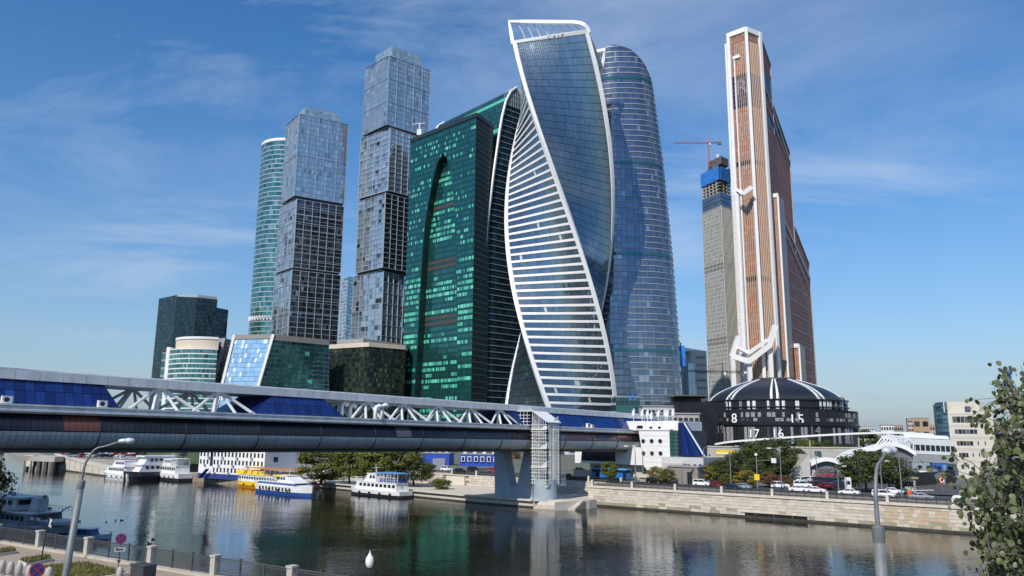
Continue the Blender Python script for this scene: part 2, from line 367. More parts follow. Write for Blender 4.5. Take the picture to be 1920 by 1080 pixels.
# ---------------------------------------------------------------- dark block, far left
db = thing('dark_office_block', 'dark blue-black office block with stepped roof behind the curved green building', 'building', v3(xy(350, 700, 600), GZ))
def rect_block(root, pts, z0, z1, nc, nrow, mats, pick, frame, part='wall', gu=0.06, gv=0.3, name='window_row', topz=None):
    MB().prism(pts, z0, z1).build(part, frame, root)
    for k, n in enumerate(nc):
        if not n: continue
        A, B = pts[k], pts[(k + 1) % len(pts)]
        facade(root, quadS(v3(A, z0), v3(B, z0), v3(B, z1), v3(A, z1)), n, nrow, gu, gv, mats, pick, name=name)
pk3 = wpick((4, 3, 3), 11)
A_, B_, C_, D_ = xy(298, 562, 610), xy(331, 565, 592), xy(407, 572, 604), xy(428, 582, 615)
rect_block(db, [A_, B_, B_ + V((-13, 30)), A_ + V((-13, 30))], GZ, ZT(A_, 560), (10, 0, 0, 0), 34, g_blk, pk3, dark_frm)
rect_block(db, [B_, lerp(B_, C_, 0.5) + V((1, -3)), C_, C_ + V((-18, 40)), B_ + V((-18, 40))], GZ, ZT(B_, 556), (14, 14, 0, 0, 0), 35, g_blk, pk3, dark_frm)
rect_block(db, [C_, D_, D_ + V((-13, 30)), C_ + V((-13, 30))], GZ, ZT(D_, 581), (8, 0, 0, 0), 31, g_blk, pk3, dark_frm)
zt = ZT(B_, 556)
MB().prism([lerp(B_, C_, 0.02) + V((0.5, 1)), lerp(B_, C_, 0.5) + V((1, -2.4)), lerp(B_, C_, 0.97) + V((0, 1)), C_ + V((-14, 30)), B_ + V((-14, 30))], zt, zt + 2.2).build('roof_parapet', lgrey_frm, db)
# ---------------------------------------------------------------- curved building with cream top
cb = thing('curved_office_building', 'low curved office building with green window bands and cream top storey', 'building', v3(xy(360, 700, 430), GZ))
pa, pb = xy(318, 655, 436), xy(408, 655, 430); mid = (pa + pb) / 2; e_ = (pb - pa); hw = e_.length / 2; e_.normalize(); n_ = V((e_.y, -e_.x))
def Scb(u, v, z0=GZ, z1=ZT(pa, 656), k=1.0, sink=0.0):
    s_ = (u * 2 - 1); q = mid + e_ * (s_ * hw * k) + n_ * (5.5 * (1 - s_ * s_) - sink); return V((q.x, q.y, lerp(z0, z1, v)))
zc1 = ZT(pa, 656)
arc = [Scb(i / 16, 0).xy for i in range(17)]
MB().prism(arc + [pb + V((-13, 30)), pa + V((-13, 30))], GZ, zc1).build('wall', white_pnl, cb)
facade(cb, Scb, 30, 20, 0.1, 0.26, g_grn, wpick((4, 3, 2, 1), 14))
arc2 = [Scb(i / 16, 0, k=0.9, sink=3).xy for i in range(17)]; zc2 = ZT(pa, 637)
MB().prism(arc2 + [pb + V((-12, 26)), pa + V((-8, 26))], zc1, zc2).build('attic_storey', mat('cream_stone', (0.62, 0.53, 0.42), 0.7, var=0.1, vscale=0.2), cb)
MB().prism([p - n_ * -0.5 for p in arc2] + [pb + V((-12, 26)), pa + V((-8, 26))], zc2, zc2 + 1.3).build('roof_rim', white_pnl, cb)
MB().prism([pa - e_ * 1.6 + n_ * 0.5, pa + e_ * 0.6 + n_ * 0.5, pa + V((0, 20)), pa - e_ * 1.6 + V((0, 20))], GZ, zc1 + 1.5).build('white_fin', white_pnl, cb)
rect_block(cb, [pa - e_ * 6.5 + V((0, 4)), pa - e_ * 1.7 + V((0, 3)), pa - e_ * 1.7 + V((0, 22)), pa - e_ * 6.5 + V((0, 22))], GZ, zc1 - 1.0, (4, 0, 0, 0), 12, g_grn, wpick((2, 2, 4, 0), 15), grey_frm, part='side_wing')
# ---------------------------------------------------------------- slanted wedge buildings
def slant(name, label, TL, TR, BL, BR, TRR, matsF, pF, matsR, pR, nf, nr, nrow, frameF, frameR, edge, grp=None):
    zt_ = TL.z
    def down(t, b): return t + (b - t) * ((t.z - GZ) / (t.z - b.z))
    bl, br = down(TL, BL), down(TR, BR); brr = V((TRR.x - 0.0, TRR.y, GZ)); bk = TRR - TR
    t = thing(name, label, 'building', v3(((bl + br) / 2).xy, GZ), grp)
    brr2 = brr + V((3, 0, 0)); tl2 = TL + bk; bl2 = bl + bk
    MB().hexa([bl, br, brr2, bl2], [TL, TR, TRR, tl2]).build('wall', frameR, t)
    facade(t, quadS(bl, br, TR, TL), nf, nrow, 0.05, 0.06, matsF, pF, name='window_row')
    facade(t, quadS(br, brr2, TRR, TR), nr, nrow, 0.16, 0.22, matsR, pR, name='window_row')
    for a, b in ((bl, TL), (br, TR)):
        d = (b - a); MB().obox((a + b) / 2 + V((0, -0.3, 0)), d / 2, (0.75, 0, 0), (0, 0.6, 0)).build('edge_trim', edge, t)
    d = TR - TL; MB().obox((TL + TR) / 2 + V((0, -0.3, -1.2)), d / 2, (0, 0.5, 0), (0, 0, 1.2)).build('cornice', mat('taupe_clad', (0.30, 0.27, 0.24), 0.6), t)
    MB().obox((TR + TRR) / 2 + V((0.2, -0.2, -1.6)), bk / 2, V((bk.y, -bk.x, 0)).normalized() * 0.4, (0, 0, 1.6)).build('cornice', mat('taupe_clad', (0.30, 0.27, 0.24), 0.6), t)
    return t
z0_ = ZT(xy(513, 627, 428), 627)
def PZ(px, py, Y, z=None): q = P(px, py, Y); return V((q.x, q.y, q.z if z is None else z))
slant('slanted_glass_building', 'leaning wedge building with bright sky-blue glass front and dark green gridded side', PZ(440, 627, 432, z0_), PZ(513, 627, 428, z0_), PZ(404, 775, 432), PZ(470, 775, 426), PZ(617, 640, 452, z0_), g_brt, wpick((5, 4, .7, 2), 21), g_teal, wpick((4, 4, 3, 0.3), 22), 20, 12, 24, g_brt[3], grey_frm, white_pnl)
z1_ = ZT(xy(424, 635, 452), 635)
slant('slanted_bronze_building', 'narrow leaning bronze-grey wedge building between the curved building and the bright glass wedge', PZ(407, 640, 452, z1_), PZ(421, 635, 450, z1_), PZ(370, 771, 450), PZ(388, 771, 448), PZ(452, 637, 475, z1_), g_dark, wpick((2, 2, 1, 6), 23), g_dark, wpick((4, 3, 3, 1), 24), 4, 6, 14, grey_frm, mat('bronze_grey', (0.20, 0.18, 0.17), 0.5, 0.2), grey_frm)
# far pale tower between the two stacked towers
fa, fb, fc = xy(648, 520, 760), xy(655, 518, 755), xy(672, 522, 770)
ft = thing('distant_glass_tower', 'slim pale glass tower seen in the gap between the two stacked towers', 'skyscraper', v3(fb, GZ))
rect_block(ft, [fa + V((-6, 8)), fb, fc, fc + V((-8, 20))], GZ, ZT(fb, 518), (6, 8, 0, 0), 44, g_sky, wpick((3, 3, 2, 3), 25), lgrey_frm)
# low dark podium with yellowish windows
po = thing('podium_block', 'low dark glass podium with cream cornice at the foot of the tallest stacked tower', 'building', v3(xy(690, 735, 470), GZ))
a, b, c = xy(618, 655, 470), xy(692, 648, 455), xy(760, 652, 470)
zp = ZT(b, 650)
g_olv = [glass('olive_glass_a', (0.10, 0.115, 0.055), 0.5), glass('olive_glass_b', (0.07, 0.09, 0.06), 0.6), glass('olive_glass_c', (0.03, 0.045, 0.04), 0.6)]
rect_block(po, [a, b, c, c + V((0, 40)), a + V((0, 40))], GZ, zp, (22, 18, 0, 0, 0), 20, g_olv, wpick((2, 3, 4), 27), dark_frm)
MB().prism([a + V((-0.3, -0.6)), b + V((0, -0.7)), c + V((0.3, -0.6)), c + V((0, 40)), a + V((0, 40))], zp, zp + 2.6).build('cornice', mat('cream_stone', (0.6, 0.5, 0.4)), po)
MB().prism([lerp(a, b, 0.15) + V((0, 6)), lerp(a, b, 0.8) + V((0, 6)), c + V((-6, 20)), a + V((8, 20))], zp + 2.6, zp + 6).build('roof_plant', roofm, po)
# ---------------------------------------------------------------- green tower with the arch
gL, gC, gR = V((-68.25, 483.29)), V((-22.71, 440.0)), V((-12.72, 458.71)); gZ1 = 205.0
gt = thing('green_arch_tower', 'emerald glass tower with a tall pointed arch recessed in its front', 'skyscraper', v3(gC, GZ))
gw = (gC - gL).length; ge = (gC - gL).normalized(); gn = V((ge.y, -ge.x))
aL = [(GZ, 11.5), (36, 12.4), (63, 14.0), (103, 15.0), (134, 16.6), (150, 18.8), (164, 22.0), (175, 25.0), (183, 28.5), (187, 33.0)]
aR = [(GZ, 51.5), (60, 50.3), (87, 49.0), (129, 46.6), (150, 44.6), (163, 42.8), (175, 39.8), (183, 36.6), (187, 33.0)]
def gp(w_, z, d=0.0): q = gL + ge * w_ + gn * d; return V((q.x, q.y, z))
RD = 5.0
zs_ = sorted(set([a_[0] for a_ in aL] + [a_[0] for a_ in aR] + [20, 80, 115, 142, 157, 170, 179, 185]))
lc = [gp(interp(aL, z), z) for z in zs_]; rc = [gp(interp(aR, z), z) for z in zs_]
mb = MB(); gB = gR + (gL - gC)
# body: front skin with arch opening, returns and back
for k in range(len(zs_) - 1):
    mb.face([gp(0, zs_[k]), lc[k], lc[k + 1], gp(0, zs_[k + 1])]); mb.face([rc[k], gp(gw, zs_[k]), gp(gw, zs_[k + 1]), rc[k + 1]])
mb.face([gp(0, 187), gp(33, 187), gp(gw, 187), gp(gw, gZ1), gp(0, gZ1)])
mb.face([v3(gC, GZ), v3(gR, GZ), v3(gR, gZ1), v3(gC, gZ1)]); mb.face([v3(gR, GZ), v3(gB, GZ), v3(gB, gZ1), v3(gR, gZ1)])
mb.face([v3(gB, GZ), v3(gL, GZ), v3(gL, gZ1), v3(gB, gZ1)]); mb.face([v3(gL, gZ1), v3(gC, gZ1), v3(gR, gZ1), v3(gB, gZ1)])
teal_b = mat('teal_spandrel', (0.012, 0.075, 0.075), 0.25, 0.4)
mb.build('tower_body', teal_b, gt)
mb = MB()
for k in range(len(zs_) - 1):
    for q in (lc, rc):
        d = v3(gn * RD, 0); f_ = [q[k], q[k] - d, q[k + 1] - d, q[k + 1]]; mb.face(f_ if q is lc else f_[::-1])
mb.build('arch_reveal', mat('shaded_reveal', (0.012, 0.03, 0.03), 0.4), gt)  # reveal colour darkened to stand for shade in the recess
MB().face([gp(8, GZ, -RD), gp(56, GZ, -RD), gp(56, 189, -RD), gp(8, 189, -RD)]) if False else None
mb = MB(); mb.face([gp(8, GZ, -RD), gp(56, GZ, -RD), gp(50, 189, -RD), gp(14, 189, -RD)]); mb.build('arch_back_wall', teal_b, gt)
gr_on = runs(0.62, 2, 12, 31); gr_b = wpick((4, 3, 2), 32)
def gpick(i, j):
    dens = 1.0
    return random.choice((3, 3, 4, 5, 5)) if (gr_on(i, j) and random.random() < (0.92 if j < 25 else 0.75 if j < 32 else 0.28)) else gr_b(i, j)
NR = 56; ncol = 60
zrow = edges(NR, GZ, gZ1 - 3)
def Sg(u, v): return gp(u * gw, lerp(GZ, gZ1 - 3, v))
def inarch(u, v, mrg=0.0):
    z = lerp(GZ, gZ1 - 3, v); w_ = u * gw; return z < 187 and interp(aL, z) - mrg < w_ < interp(aR, z) + mrg
facade(gt, Sg, ncol, NR, 0.06, 0.42, g_teal, gpick, off=0.08, jit=0.012, skip=lambda u, v: inarch(u, v, 0.75))
brown = mat('brown_louvre', (0.065, 0.055, 0.045), 0.5)
def Sg2(u, v): return gp(u * gw, lerp(GZ, gZ1 - 3, v), -RD)
ag_on = runs(0.75, 2, 10, 33)
def apick(i, j): return 6 if j in (42, 31, 32, 21, 22) else (random.choice((3, 4, 5, 5)) if ag_on(i, j) and random.random() < .85 else gr_b(i, j))
facade(gt, Sg2, ncol, NR, 0.06, 0.42, g_teal + [brown], apick, off=0.08, jit=0.012, name='arch_window_row', skip=lambda u, v: not inarch(u, v, 1.2))
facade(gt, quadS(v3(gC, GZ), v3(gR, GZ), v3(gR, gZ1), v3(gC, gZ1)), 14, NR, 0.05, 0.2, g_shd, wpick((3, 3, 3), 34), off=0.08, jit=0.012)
mb = MB()
for A, B in ((gL, gC), (gC, gR)):
    e = (B - A).normalized(); n = V((e.y, -e.x)); mb.obox(v3((A + B) / 2 + n * 0.25, gZ1 - 0.7), v3((B - A) / 2, 0), v3(n * 0.25, 0), (0, 0, 1.3))
mb.build('parapet', mat('black_parapet', (0.02, 0.03, 0.03), 0.4), gt)
mb = MB(); q = gp(4, gZ1 + 3, -4); mb.tube(q, q + V((0, 0, 9)), 0.35); mb.tube(q + V((-5, 0, 8)), q + V((4, 0, 9)), 0.3); mb.obox(q + V((0, 0, 2)), (1.5, 0, 0), (0, 1.5, 0), (0, 0, 2)); mb.build('roof_davit', white_mtl, gt)
# ---------------------------------------------------------------- sail-ended slab behind it
sA = V((-18.8, 452.0)); sd_ = V((0.743, 0.669)); sE = V((-54, 60)).normalized()
prof = [(GZ, 1.5), (34, 0.3), (80, 0.0), (112, 1.3), (147, 4.9), (175, 8.7), (201, 12.8), (212, 14.8), (224, 18.0), (232, 22), (236.5, 27.0)]
def sp(w_, z, k=0.0): q = sA + sd_ * w_ + sE * k; return V((q.x, q.y, z))
st_ = thing('sail_ended_slab_tower', 'dark green slab tower with white-rimmed sail-shaped end behind the arch tower', 'skyscraper', sp(27, GZ))
left_ = [(w_, z) for z, w_ in prof]; right_ = [(54 - w_, z) for z, w_ in prof[:-1]][::-1]; ringp = left_ + right_
MB().loft([[sp(w_, z, 0) for w_, z in ringp], [sp(w_, z, 78) for w_, z in ringp]]).build('slab_body', teal_b, st_)
def Ssl(u, v):
    z = lerp(GZ, 234.5, v); a_ = interp(prof, z); return sp(lerp(a_, 54 - a_, u), z, -0.05)
facade(st_, Ssl, 16, 60, 0.02, 0.16, g_blk + [g_teal[1]], lambda i, j: 3 if random.random() < .05 else pk3(i, j), off=0.1, jit=0.01)
def Sroof(u, v):
    z = lerp(120, 236.3, v); return sp(interp(prof, z), z, 78 * (1 - u))
facade(st_, Sroof, 44, 30, 0.05, 0.2, g_teal, lambda i, j: 3 if gr_on(i, j + 60) and j % 3 == 0 else gr_b(i, j), off=0.1, jit=0.01)
mb = MB(); mb.path([sp(w_, z, -0.6) for w_, z in left_ + right_], 0.85, 6); mb.build('white_rim', white_pnl, st_)
mb = MB(); mb.path([sp(w_, z, 78) for w_, z in left_ + right_], 0.85, 6); mb.build('white_rim', white_pnl, st_)
for j in range(61):
    z = lerp(GZ, 234.5, j / 60); a_ = interp(prof, z); MB().obox((sp(a_, z, -0.25) + sp(54 - a_, z, -0.25)) / 2, v3(sd_ * (27 - a_), 0), v3(sE * 0.2, 0), (0, 0, 0.16)).build('floor_line', lgrey_frm, st_)
mb = MB()
for i in range(14):
    for k in (228.5, 231.5, 234): a_ = interp(prof, k)
    w_ = 17 + i * 1.54; mb.tube(sp(w_, 222, -0.7), sp(w_, min(235.5, 222 + 14 * math.sqrt(max(0.05, 1 - ((w_ - 27) / 11.5) ** 2))), -0.7), 0.14, n=4)
mb.build('grille', lgrey_frm, st_)
# ---------------------------------------------------------------- twisted tower
ev_c = V((25.63, 405.0)); EH = 251.3; ER = 29.8
def ephi(z): return rad(97.8 - 175.96 * (max(z, 0.01) / EH) ** 0.907)
def ec(k, z, r=ER):
    a_ = ephi(z) + k * math.pi / 2; return V((ev_c.x + r * math.sin(a_), ev_c.y - r * math.cos(a_), z))
ev = thing('twisted_tower', 'twisting skyscraper with white spiral edges and white floor bands', 'skyscraper', v3(ev_c, GZ))
NF = 54; eZ1 = ZT(ec(0, 226.0), 82)
def eS(k, r=ER):
    # face from corner k to corner k+1 (left to right seen from outside)
    return lambda u, v: lerp(ec(k, lerp(GZ, eZ1, v), r), ec(k + 1, lerp(GZ, eZ1, v), r), u)
mb = MB(); rings = []
for j in range(NF * 2 + 1):
    z = lerp(GZ, eZ1, j / (NF * 2)); rings.append([lerp(ec(k, z, ER - 0.5), ec(k + 1, z, ER - 0.5), i / 6) for k in range(4) for i in range(6)])
mb.loft(rings).build('tower_body', mat('slate_spandrel', (0.05, 0.075, 0.085), 0.3, 0.4), ev)
pe = wpick((4, 3, 3, 0.0), 41); pe2 = wpick((4, 3, 3, 0.06), 42)
er_on = runs(0.0, 1, 4, 43)
facade(ev, eS(0, ER - 0.4), 40, NF, 0.08, 0.07, g_evo, lambda i, j: 3 if er_on(i, j) and random.random() < .7 else pe(i, j), off=0.1, jit=0.002)
facade(ev, eS(-1, ER - 0.4), 30, NF, 0.06, 0.42, g_evo, pe2, off=0.1, jit=0.02)
facade(ev, eS(-2, ER - 0.4), 30, NF, 0.05, 0.1, g_evo, pe, off=0.1, jit=0.02)
facade(ev, eS(1, ER - 0.4), 20, NF, 0.06, 0.42, g_evo, pe2, off=0.1, jit=0.02)
for k in (-1, 1):
    for j in range(NF + 1):
        z = lerp(GZ, eZ1, j / NF); n = (ec(k, z) + ec(k + 1, z)) / 2 - V((ev_c.x, ev_c.y, z)); n.normalize(); n *= 0.32; h = V((0, 0, 0.72)); mb = MB()
        q = lambda zz_, s_: [lerp(ec(k, zz_, ER - 0.35), ec(k + 1, zz_, ER - 0.35), u) + n * s_ for u in edges(4, 0.01, 0.99)]
        mb.loft([q(z - 0.64, -1), q(z - 0.64, 1), q(z + 0.64, 1), q(z + 0.64, -1)], closed=False).build('floor_band', white_pnl, ev)
for k in range(4):
    # ribbon: flat strips that wrap the corner
    rings = []
    for j in range(121):
        z = lerp(GZ, eZ1, j / 120); c = ec(k, z, ER + 0.35); a = (ec(k - 1, z) - ec(k, z)).normalized() * 1.9; b = (ec(k + 1, z) - ec(k, z)).normalized() * 1.9; i_ = (V((ev_c.x, ev_c.y, z)) - c).normalized()
        rings.append([c, c + b, c + b + i_ * 0.8, c + a + i_ * 0.8, c + a])
    MB().loft(rings).build('spiral_edge', white_pnl, ev)
# open crown: two portal frames with raking ribs
def crown(k, hA, hB):
    za = eZ1
    A0, B0 = ec(k, za, ER + 0.3), ec(k + 1, za, ER + 0.3); A1 = ec(k, za + hA, ER + 0.3); B1 = ec(k + 1, za + hB, ER + 0.3)
    rd = (B1 - A1).normalized(); pts = [A0, lerp(A0, A1, 0.5), A1 + rd * 0.0]
    for i in range(1, 5): pts.append(lerp(A1, B1, i * 0.21))
    pts += [lerp(A1, B1, 0.93) + V((0, 0, -0.5)), lerp(A1, B1, 0.98) + V((0, 0, -1.5)), lerp(B0, B1, 0.45), B0]
    inw = (V((ev_c.x, ev_c.y, 0)) - V(((A0 + B0) / 2).xy.to_3d())).normalized()
    rings = []
    for i, p in enumerate(pts):
        d = (pts[min(i + 1, len(pts) - 1)] - pts[max(i - 1, 0)]).normalized(); s_ = d.cross(inw).normalized() * 0.95
        rings.append([p + s_, p + s_ + inw * 1.6, p - s_ + inw * 1.6, p - s_])
    MB().loft(rings).build('crown_portal', white_pnl, ev)
    for i in range(8):
        u = 0.1 + i * 0.105; p = lerp(A1, B1, u); b0 = lerp(A0, B0, min(0.98, u + 0.07)) + inw * 9
        MB().path([p + inw * 0.8, lerp(p, b0, 0.5) + V((0, 0, 1.2)), b0], [0.28, 0.4, 0.3], 6).build('crown_rib', mat('pale_rib', (0.62, 0.62, 0.60), 0.5), ev)
crown(0, ZT(ec(0, 240.0), 39) - eZ1, ZT(ec(1, 236.0), 40) - eZ1); crown(2, 10, 9)
MB().hexa([ec(k, eZ1 - 0.2, ER + 0.2) for k in range(4)], [ec(k, eZ1 + 2.0, ER + 0.2) for k in range(4)]).build('roof_kerb', mat('silver_panel', (0.55, 0.57, 0.58), 0.7, 0.0), ev)
MB().hexa([ec(k, eZ1 + 2, ER * 0.8) for k in range(4)], [ec(k, eZ1 + 3.6, ER * 0.5) for k in range(4)]).build('roof_house', white_pnl, ev)
A, B = ec(0, eZ1, ER), ec(1, eZ1, ER); d = (B - A)
for x_, s_ in ((0.48, 'C'), (0.545, 'F'), (0.60, 'I'), (0.65, 'P')):
    text('sign_letter', s_, 3.0, lerp(A, B, x_) + V((0, -0.9, 0.0)), math.atan2(d.y, d.x), mat('grey_sign', (0.45, 0.46, 0.46), 0.5), ev, 0.15)
# ---------------------------------------------------------------- rounded blue tower behind it
ic = xy(1172, 500, 455)
im = thing('rounded_blue_tower', 'navy glass tower with thin white floor lines and a sloping rounded top', 'skyscraper', v3(ic, GZ))
def irx(z): return interp([(GZ, 32.0), (60, 31), (120, 28.3), (180, 24.2), (236, 18.6), (260, 18.6)], z)
def iroof(x): return interp([(-22, 247), (-14, 251), (-7, 252.5), (3, 250.0), (9.5, 244.5), (14, 239.5), (18.6, 232)], x - ic.x)
def iS0(a_, z): r = irx(z); c_, s_ = math.cos(a_), math.sin(a_); return V((ic.x + r * math.copysign(abs(c_) ** 0.75, c_), ic.y + r * 0.75 * math.copysign(abs(s_) ** 0.9, s_), z))
def iH(a_):
    z = 240.0
    for _ in range(4): z = iroof(iS0(a_, z).x)
    return z
na = 48; angs = [2 * math.pi * i / na for i in range(na)]
rings = [[iS0(a_, lerp(GZ, iH(a_), j / 30)) - (V((0, 0, 0))) for a_ in angs] for j in range(31)]
shr = lambda p: V((ic.x + (p.x - ic.x) * 0.992, ic.y + (p.y - ic.y) * 0.992, p.z))
rings = [[shr(p) for p in r] for r in rings]
for k in (0.7, 0.35, 0.02): rings.append([V((lerp(ic.x, p.x, 0.97 if k > .5 else 0.95), lerp(ic.y, p.y, k), iroof(lerp(ic.x, p.x, 0.95)) + 1.5 * (1 - k))) for p in rings[30]])
MB().loft(rings).build('tower_body', mat('navy_spandrel', (0.07, 0.10, 0.16), 0.25, 0.5), im)
pi_ = wpick((4, 3, 3, 0.25), 51); ni_on = runs(0.05, 1, 4, 52)
NI = 72
def Si(u, v): return iS0(lerp(rad(150), rad(395), u), lerp(GZ, 258, v))
def iskip(u, v): a_ = lerp(rad(150), rad(395), u); return lerp(GZ, 258, v) + 2.4 > iH(a_)
facade(im, Si, 60, NI, 0.05, 0.16, g_nvy, lambda i, j: 3 if (j < 30 and ni_on(i, j) and random.random() < .5) else pi_(i, j), off=0.1, jit=0.015, skip=iskip)
for j in range(1, NI):
    z = lerp(GZ, 258, j / NI); pts = []; mb = MB(); seg_ = []
    for i in range(46):
        a_ = lerp(rad(150), rad(395), i / 45)
        if z < iH(a_) - 0.5: p = iS0(a_, z); d = (p - V((ic.x, ic.y, z))).normalized(); seg_.append((p, d))
    if len(seg_) < 3: continue
    hb = 0.16 if j % 16 else 0.9
    mb.loft([[p + d * k1 + V((0, 0, k2)) for p, d in seg_] for k1, k2 in ((0, -hb), (0.4, -hb), (0.4, hb), (0, hb))], closed=False)
    mb.build('floor_line', lgrey_frm if j % 16 else g_grn[2], im)
# ---------------------------------------------------------------- tower under construction + cranes
kL, kC, kR = xy(1317, 400, 664), xy(1352, 385, 640), xy(1372, 395, 652)
kt = thing('unfinished_tower', 'grey glass tower under construction topped with blue safety netting', 'skyscraper', v3(kC, GZ))
g_con = [glass('grey_glass_a', (0.36, 0.37, 0.36), 0.4, 0.2), glass('grey_glass_b', (0.28, 0.29, 0.29), 0.4, 0.2), glass('grey_glass_c', (0.20, 0.21, 0.21), 0.4, 0.2)]
pale_fin = mat('pale_fin', (0.50, 0.50, 0.47), 0.5)
seg(kt, kL, kC, kR, GZ, 210, g_con + [dark_frm], lambda i, j: 3 if j in (24, 25, 41, 42) else wp_con(i, j), lambda i, j: 3 if j in (24, 25, 41, 42) else wp_con(i, j), pale_fin, 14, 9, 58, (14, 9, 1, 0.17), pale_fin, 'tower_body', 0.2, 0.22) if False else None
wp_con = wpick((3, 3, 2), 61)
cpk = lambda i, j: 3 if j in (24, 25, 42, 43) else wp_con(i, j)
seg(kt, kL, kC, kR, GZ, 210, g_con + [dark_frm], cpk, cpk, pale_fin, 14, 9, 58, (14, 9, 1, 0.17), pale_fin, 'tower_body', 0.2, 0.22)
kk = [lerp((kL + kR) / 2, p, 0.98) for p in (kL, kC, kR)]
seg(kt, *kk, 210, 222, g_nvy, wpick((3, 3, 1, 0), 62), wpick((3, 3, 1, 0), 63), dark_frm, 8, 5, 3)
bk = kk[0] + kk[2] - kk[1]
for i in range(5):
    z = 222 + i * 2.9; MB().prism([kk[0], kk[1], kk[2], bk], z, z + 0.5).build('floor_slab', conc, kt)
    if i < 4:
        for A, B, n in ((kk[0], kk[1], 5), (kk[1], kk[2], 3)):
            for q in range(n + 1): p = lerp(lerp(A, B, q / n), (kk[0] + kk[2]) / 2, 0.06); MB().obox((p.x, p.y, z + 1.7), (0.5, 0, 0), (0, 0.5, 0), (0, 0, 1.2)).build('column', conc, kt)
kc = (kk[0] + kk[2]) / 2
MB().prism([lerp(kc, p, 0.7) for p in (*kk, bk)], 222.5, 236).build('core_wall', dconc, kt)
netm = mat('blue_netting', (0.03, 0.20, 0.62), 0.7, var=0.35, vscale=0.35)
for A, B, n in ((kk[0], kk[1], 7), (kk[1], kk[2], 4)):
    for q in range(n):
        a_, b_ = lerp(A, B, q / n), lerp(A, B, (q + 0.96) / n); e = (B - A).normalized(); nn = V((e.y, -e.x)); h = random.uniform(-0.6, 1.0)
        MB().prism([a_ + nn * 0.5, b_ + nn * 0.5, b_ + nn * 0.9, a_ + nn * 0.9], 233.5 + h * 0.4, 246 + h).build('netting_panel', netm, kt)
MB().prism([lerp(kc, p, 0.55) for p in (*kk, bk)], 236, 250).build('core_wall', dconc, kt)
MB().prism([lerp(kc, p, 0.72) + V((3, 0)) for p in (*kk, bk)], 250, 257).build('formwork_deck', dconc, kt)
MB().obox(v3(kc + V((1, -6)), 257), (0.8, 0, 0), (0, 0.8, 0), (0, 0, 4)).build('hoist_mast', white_mtl, kt)
def lattice(mb, a_, b_, w_, n):
    a_, b_ = V(a_), V(b_); d = (b_ - a_).normalized(); s_ = d.orthogonal().normalized() * w_; t_ = d.cross(s_).normalized() * w_
    cs = [s_ + t_, s_ - t_, -s_ - t_, t_ - s_]
    for c_ in cs: mb.tube(a_ + c_, b_ + c_, w_ * 0.22, n=4)
    for i in range(n):
        p, q = lerp(a_, b_, i / n), lerp(a_, b_, (i + 1) / n)
        for k in range(4): mb.tube(p + cs[k], q + cs[(k + 1) % 4], w_ * 0.13, n=3)
redm = mat('crane_red', (0.45, 0.16, 0.12), 0.5)
def crane(label, base, h, jl, cjl, az, m_, grp='tower cranes'):
    t = thing('tower_crane', label, 'crane', base, grp); b = V(base); d = V((math.sin(az), math.cos(az), 0))
    mb = MB(); lattice(mb, b, b + V((0, 0, h)), 0.7, 10); mb.build('mast', m_, t)
    mb = MB(); lattice(mb, b + V((0, 0, h)), b + V((0, 0, h)) + d * jl + V((0, 0, 0.5)), 0.55, 22); mb.build('jib', m_, t)
    mb = MB(); lattice(mb, b + V((0, 0, h)), b + V((0, 0, h)) - d * cjl, 0.55, 7); mb.build('counter_jib', m_, t)
    MB().obox(b + V((0, 0, h - 0.8)) - d * cjl * 0.9, d * 1.6, d.cross(V((0, 0, 1))) * 0.8, (0, 0, 1.3)).build('counterweight', dconc, t)
    mb = MB(); mb.tube(b + V((0, 0, h)), b + V((0, 0, h + 6)), 0.4, 0.2, 5); mb.build('tower_head', m_, t)
    mb = MB(); mb.tube(b + V((0, 0, h + 6)), b + V((0, 0, h + .6)) + d * jl * 0.7, 0.08, n=3); mb.tube(b + V((0, 0, h + 6)), b + V((0, 0, h)) - d * cjl * 0.85, 0.08, n=3); mb.build('tie_rod', dark_frm, t)
    MB().obox(b + V((1.2, 0, h - 1.2)), (0.7, 0, 0), (0, 0.7, 0), (0, 0, 1)).build('cab', white_mtl, t)
crane('pinkish red tower crane standing on the unfinished tower', v3(kc + V((-6, -3)), 250), 23, 31, 11, rad(-86), redm)
crane('small grey tower crane in front of the foot of the unfinished tower', v3(xy(1357, 740, 520), GZ), 52, 24, 14, rad(-92), dark_frm)
# ================================================================ bronze tower
mV2, mV1, mV3 = V((183.7, 560.0)), V((173.0, 570.0)), V((196.8, 568.0)); mD = V((0.55, 0.835)).normalized(); mN = V((mD.y, -mD.x)); mV0 = xy(1362, 84, 573)
me_ = thing('bronze_tower', 'copper-coloured skyscraper with white edges and stepped sloping shoulders', 'skyscraper', v3(mV2, GZ))
mtop = 332.0
bronze_b = mat('bronze_frame', (0.30, 0.16, 0.11), 0.35, 0.3); bshade_b = mat('bronze_shade_frame', (0.20, 0.105, 0.095), 0.4, 0.3)
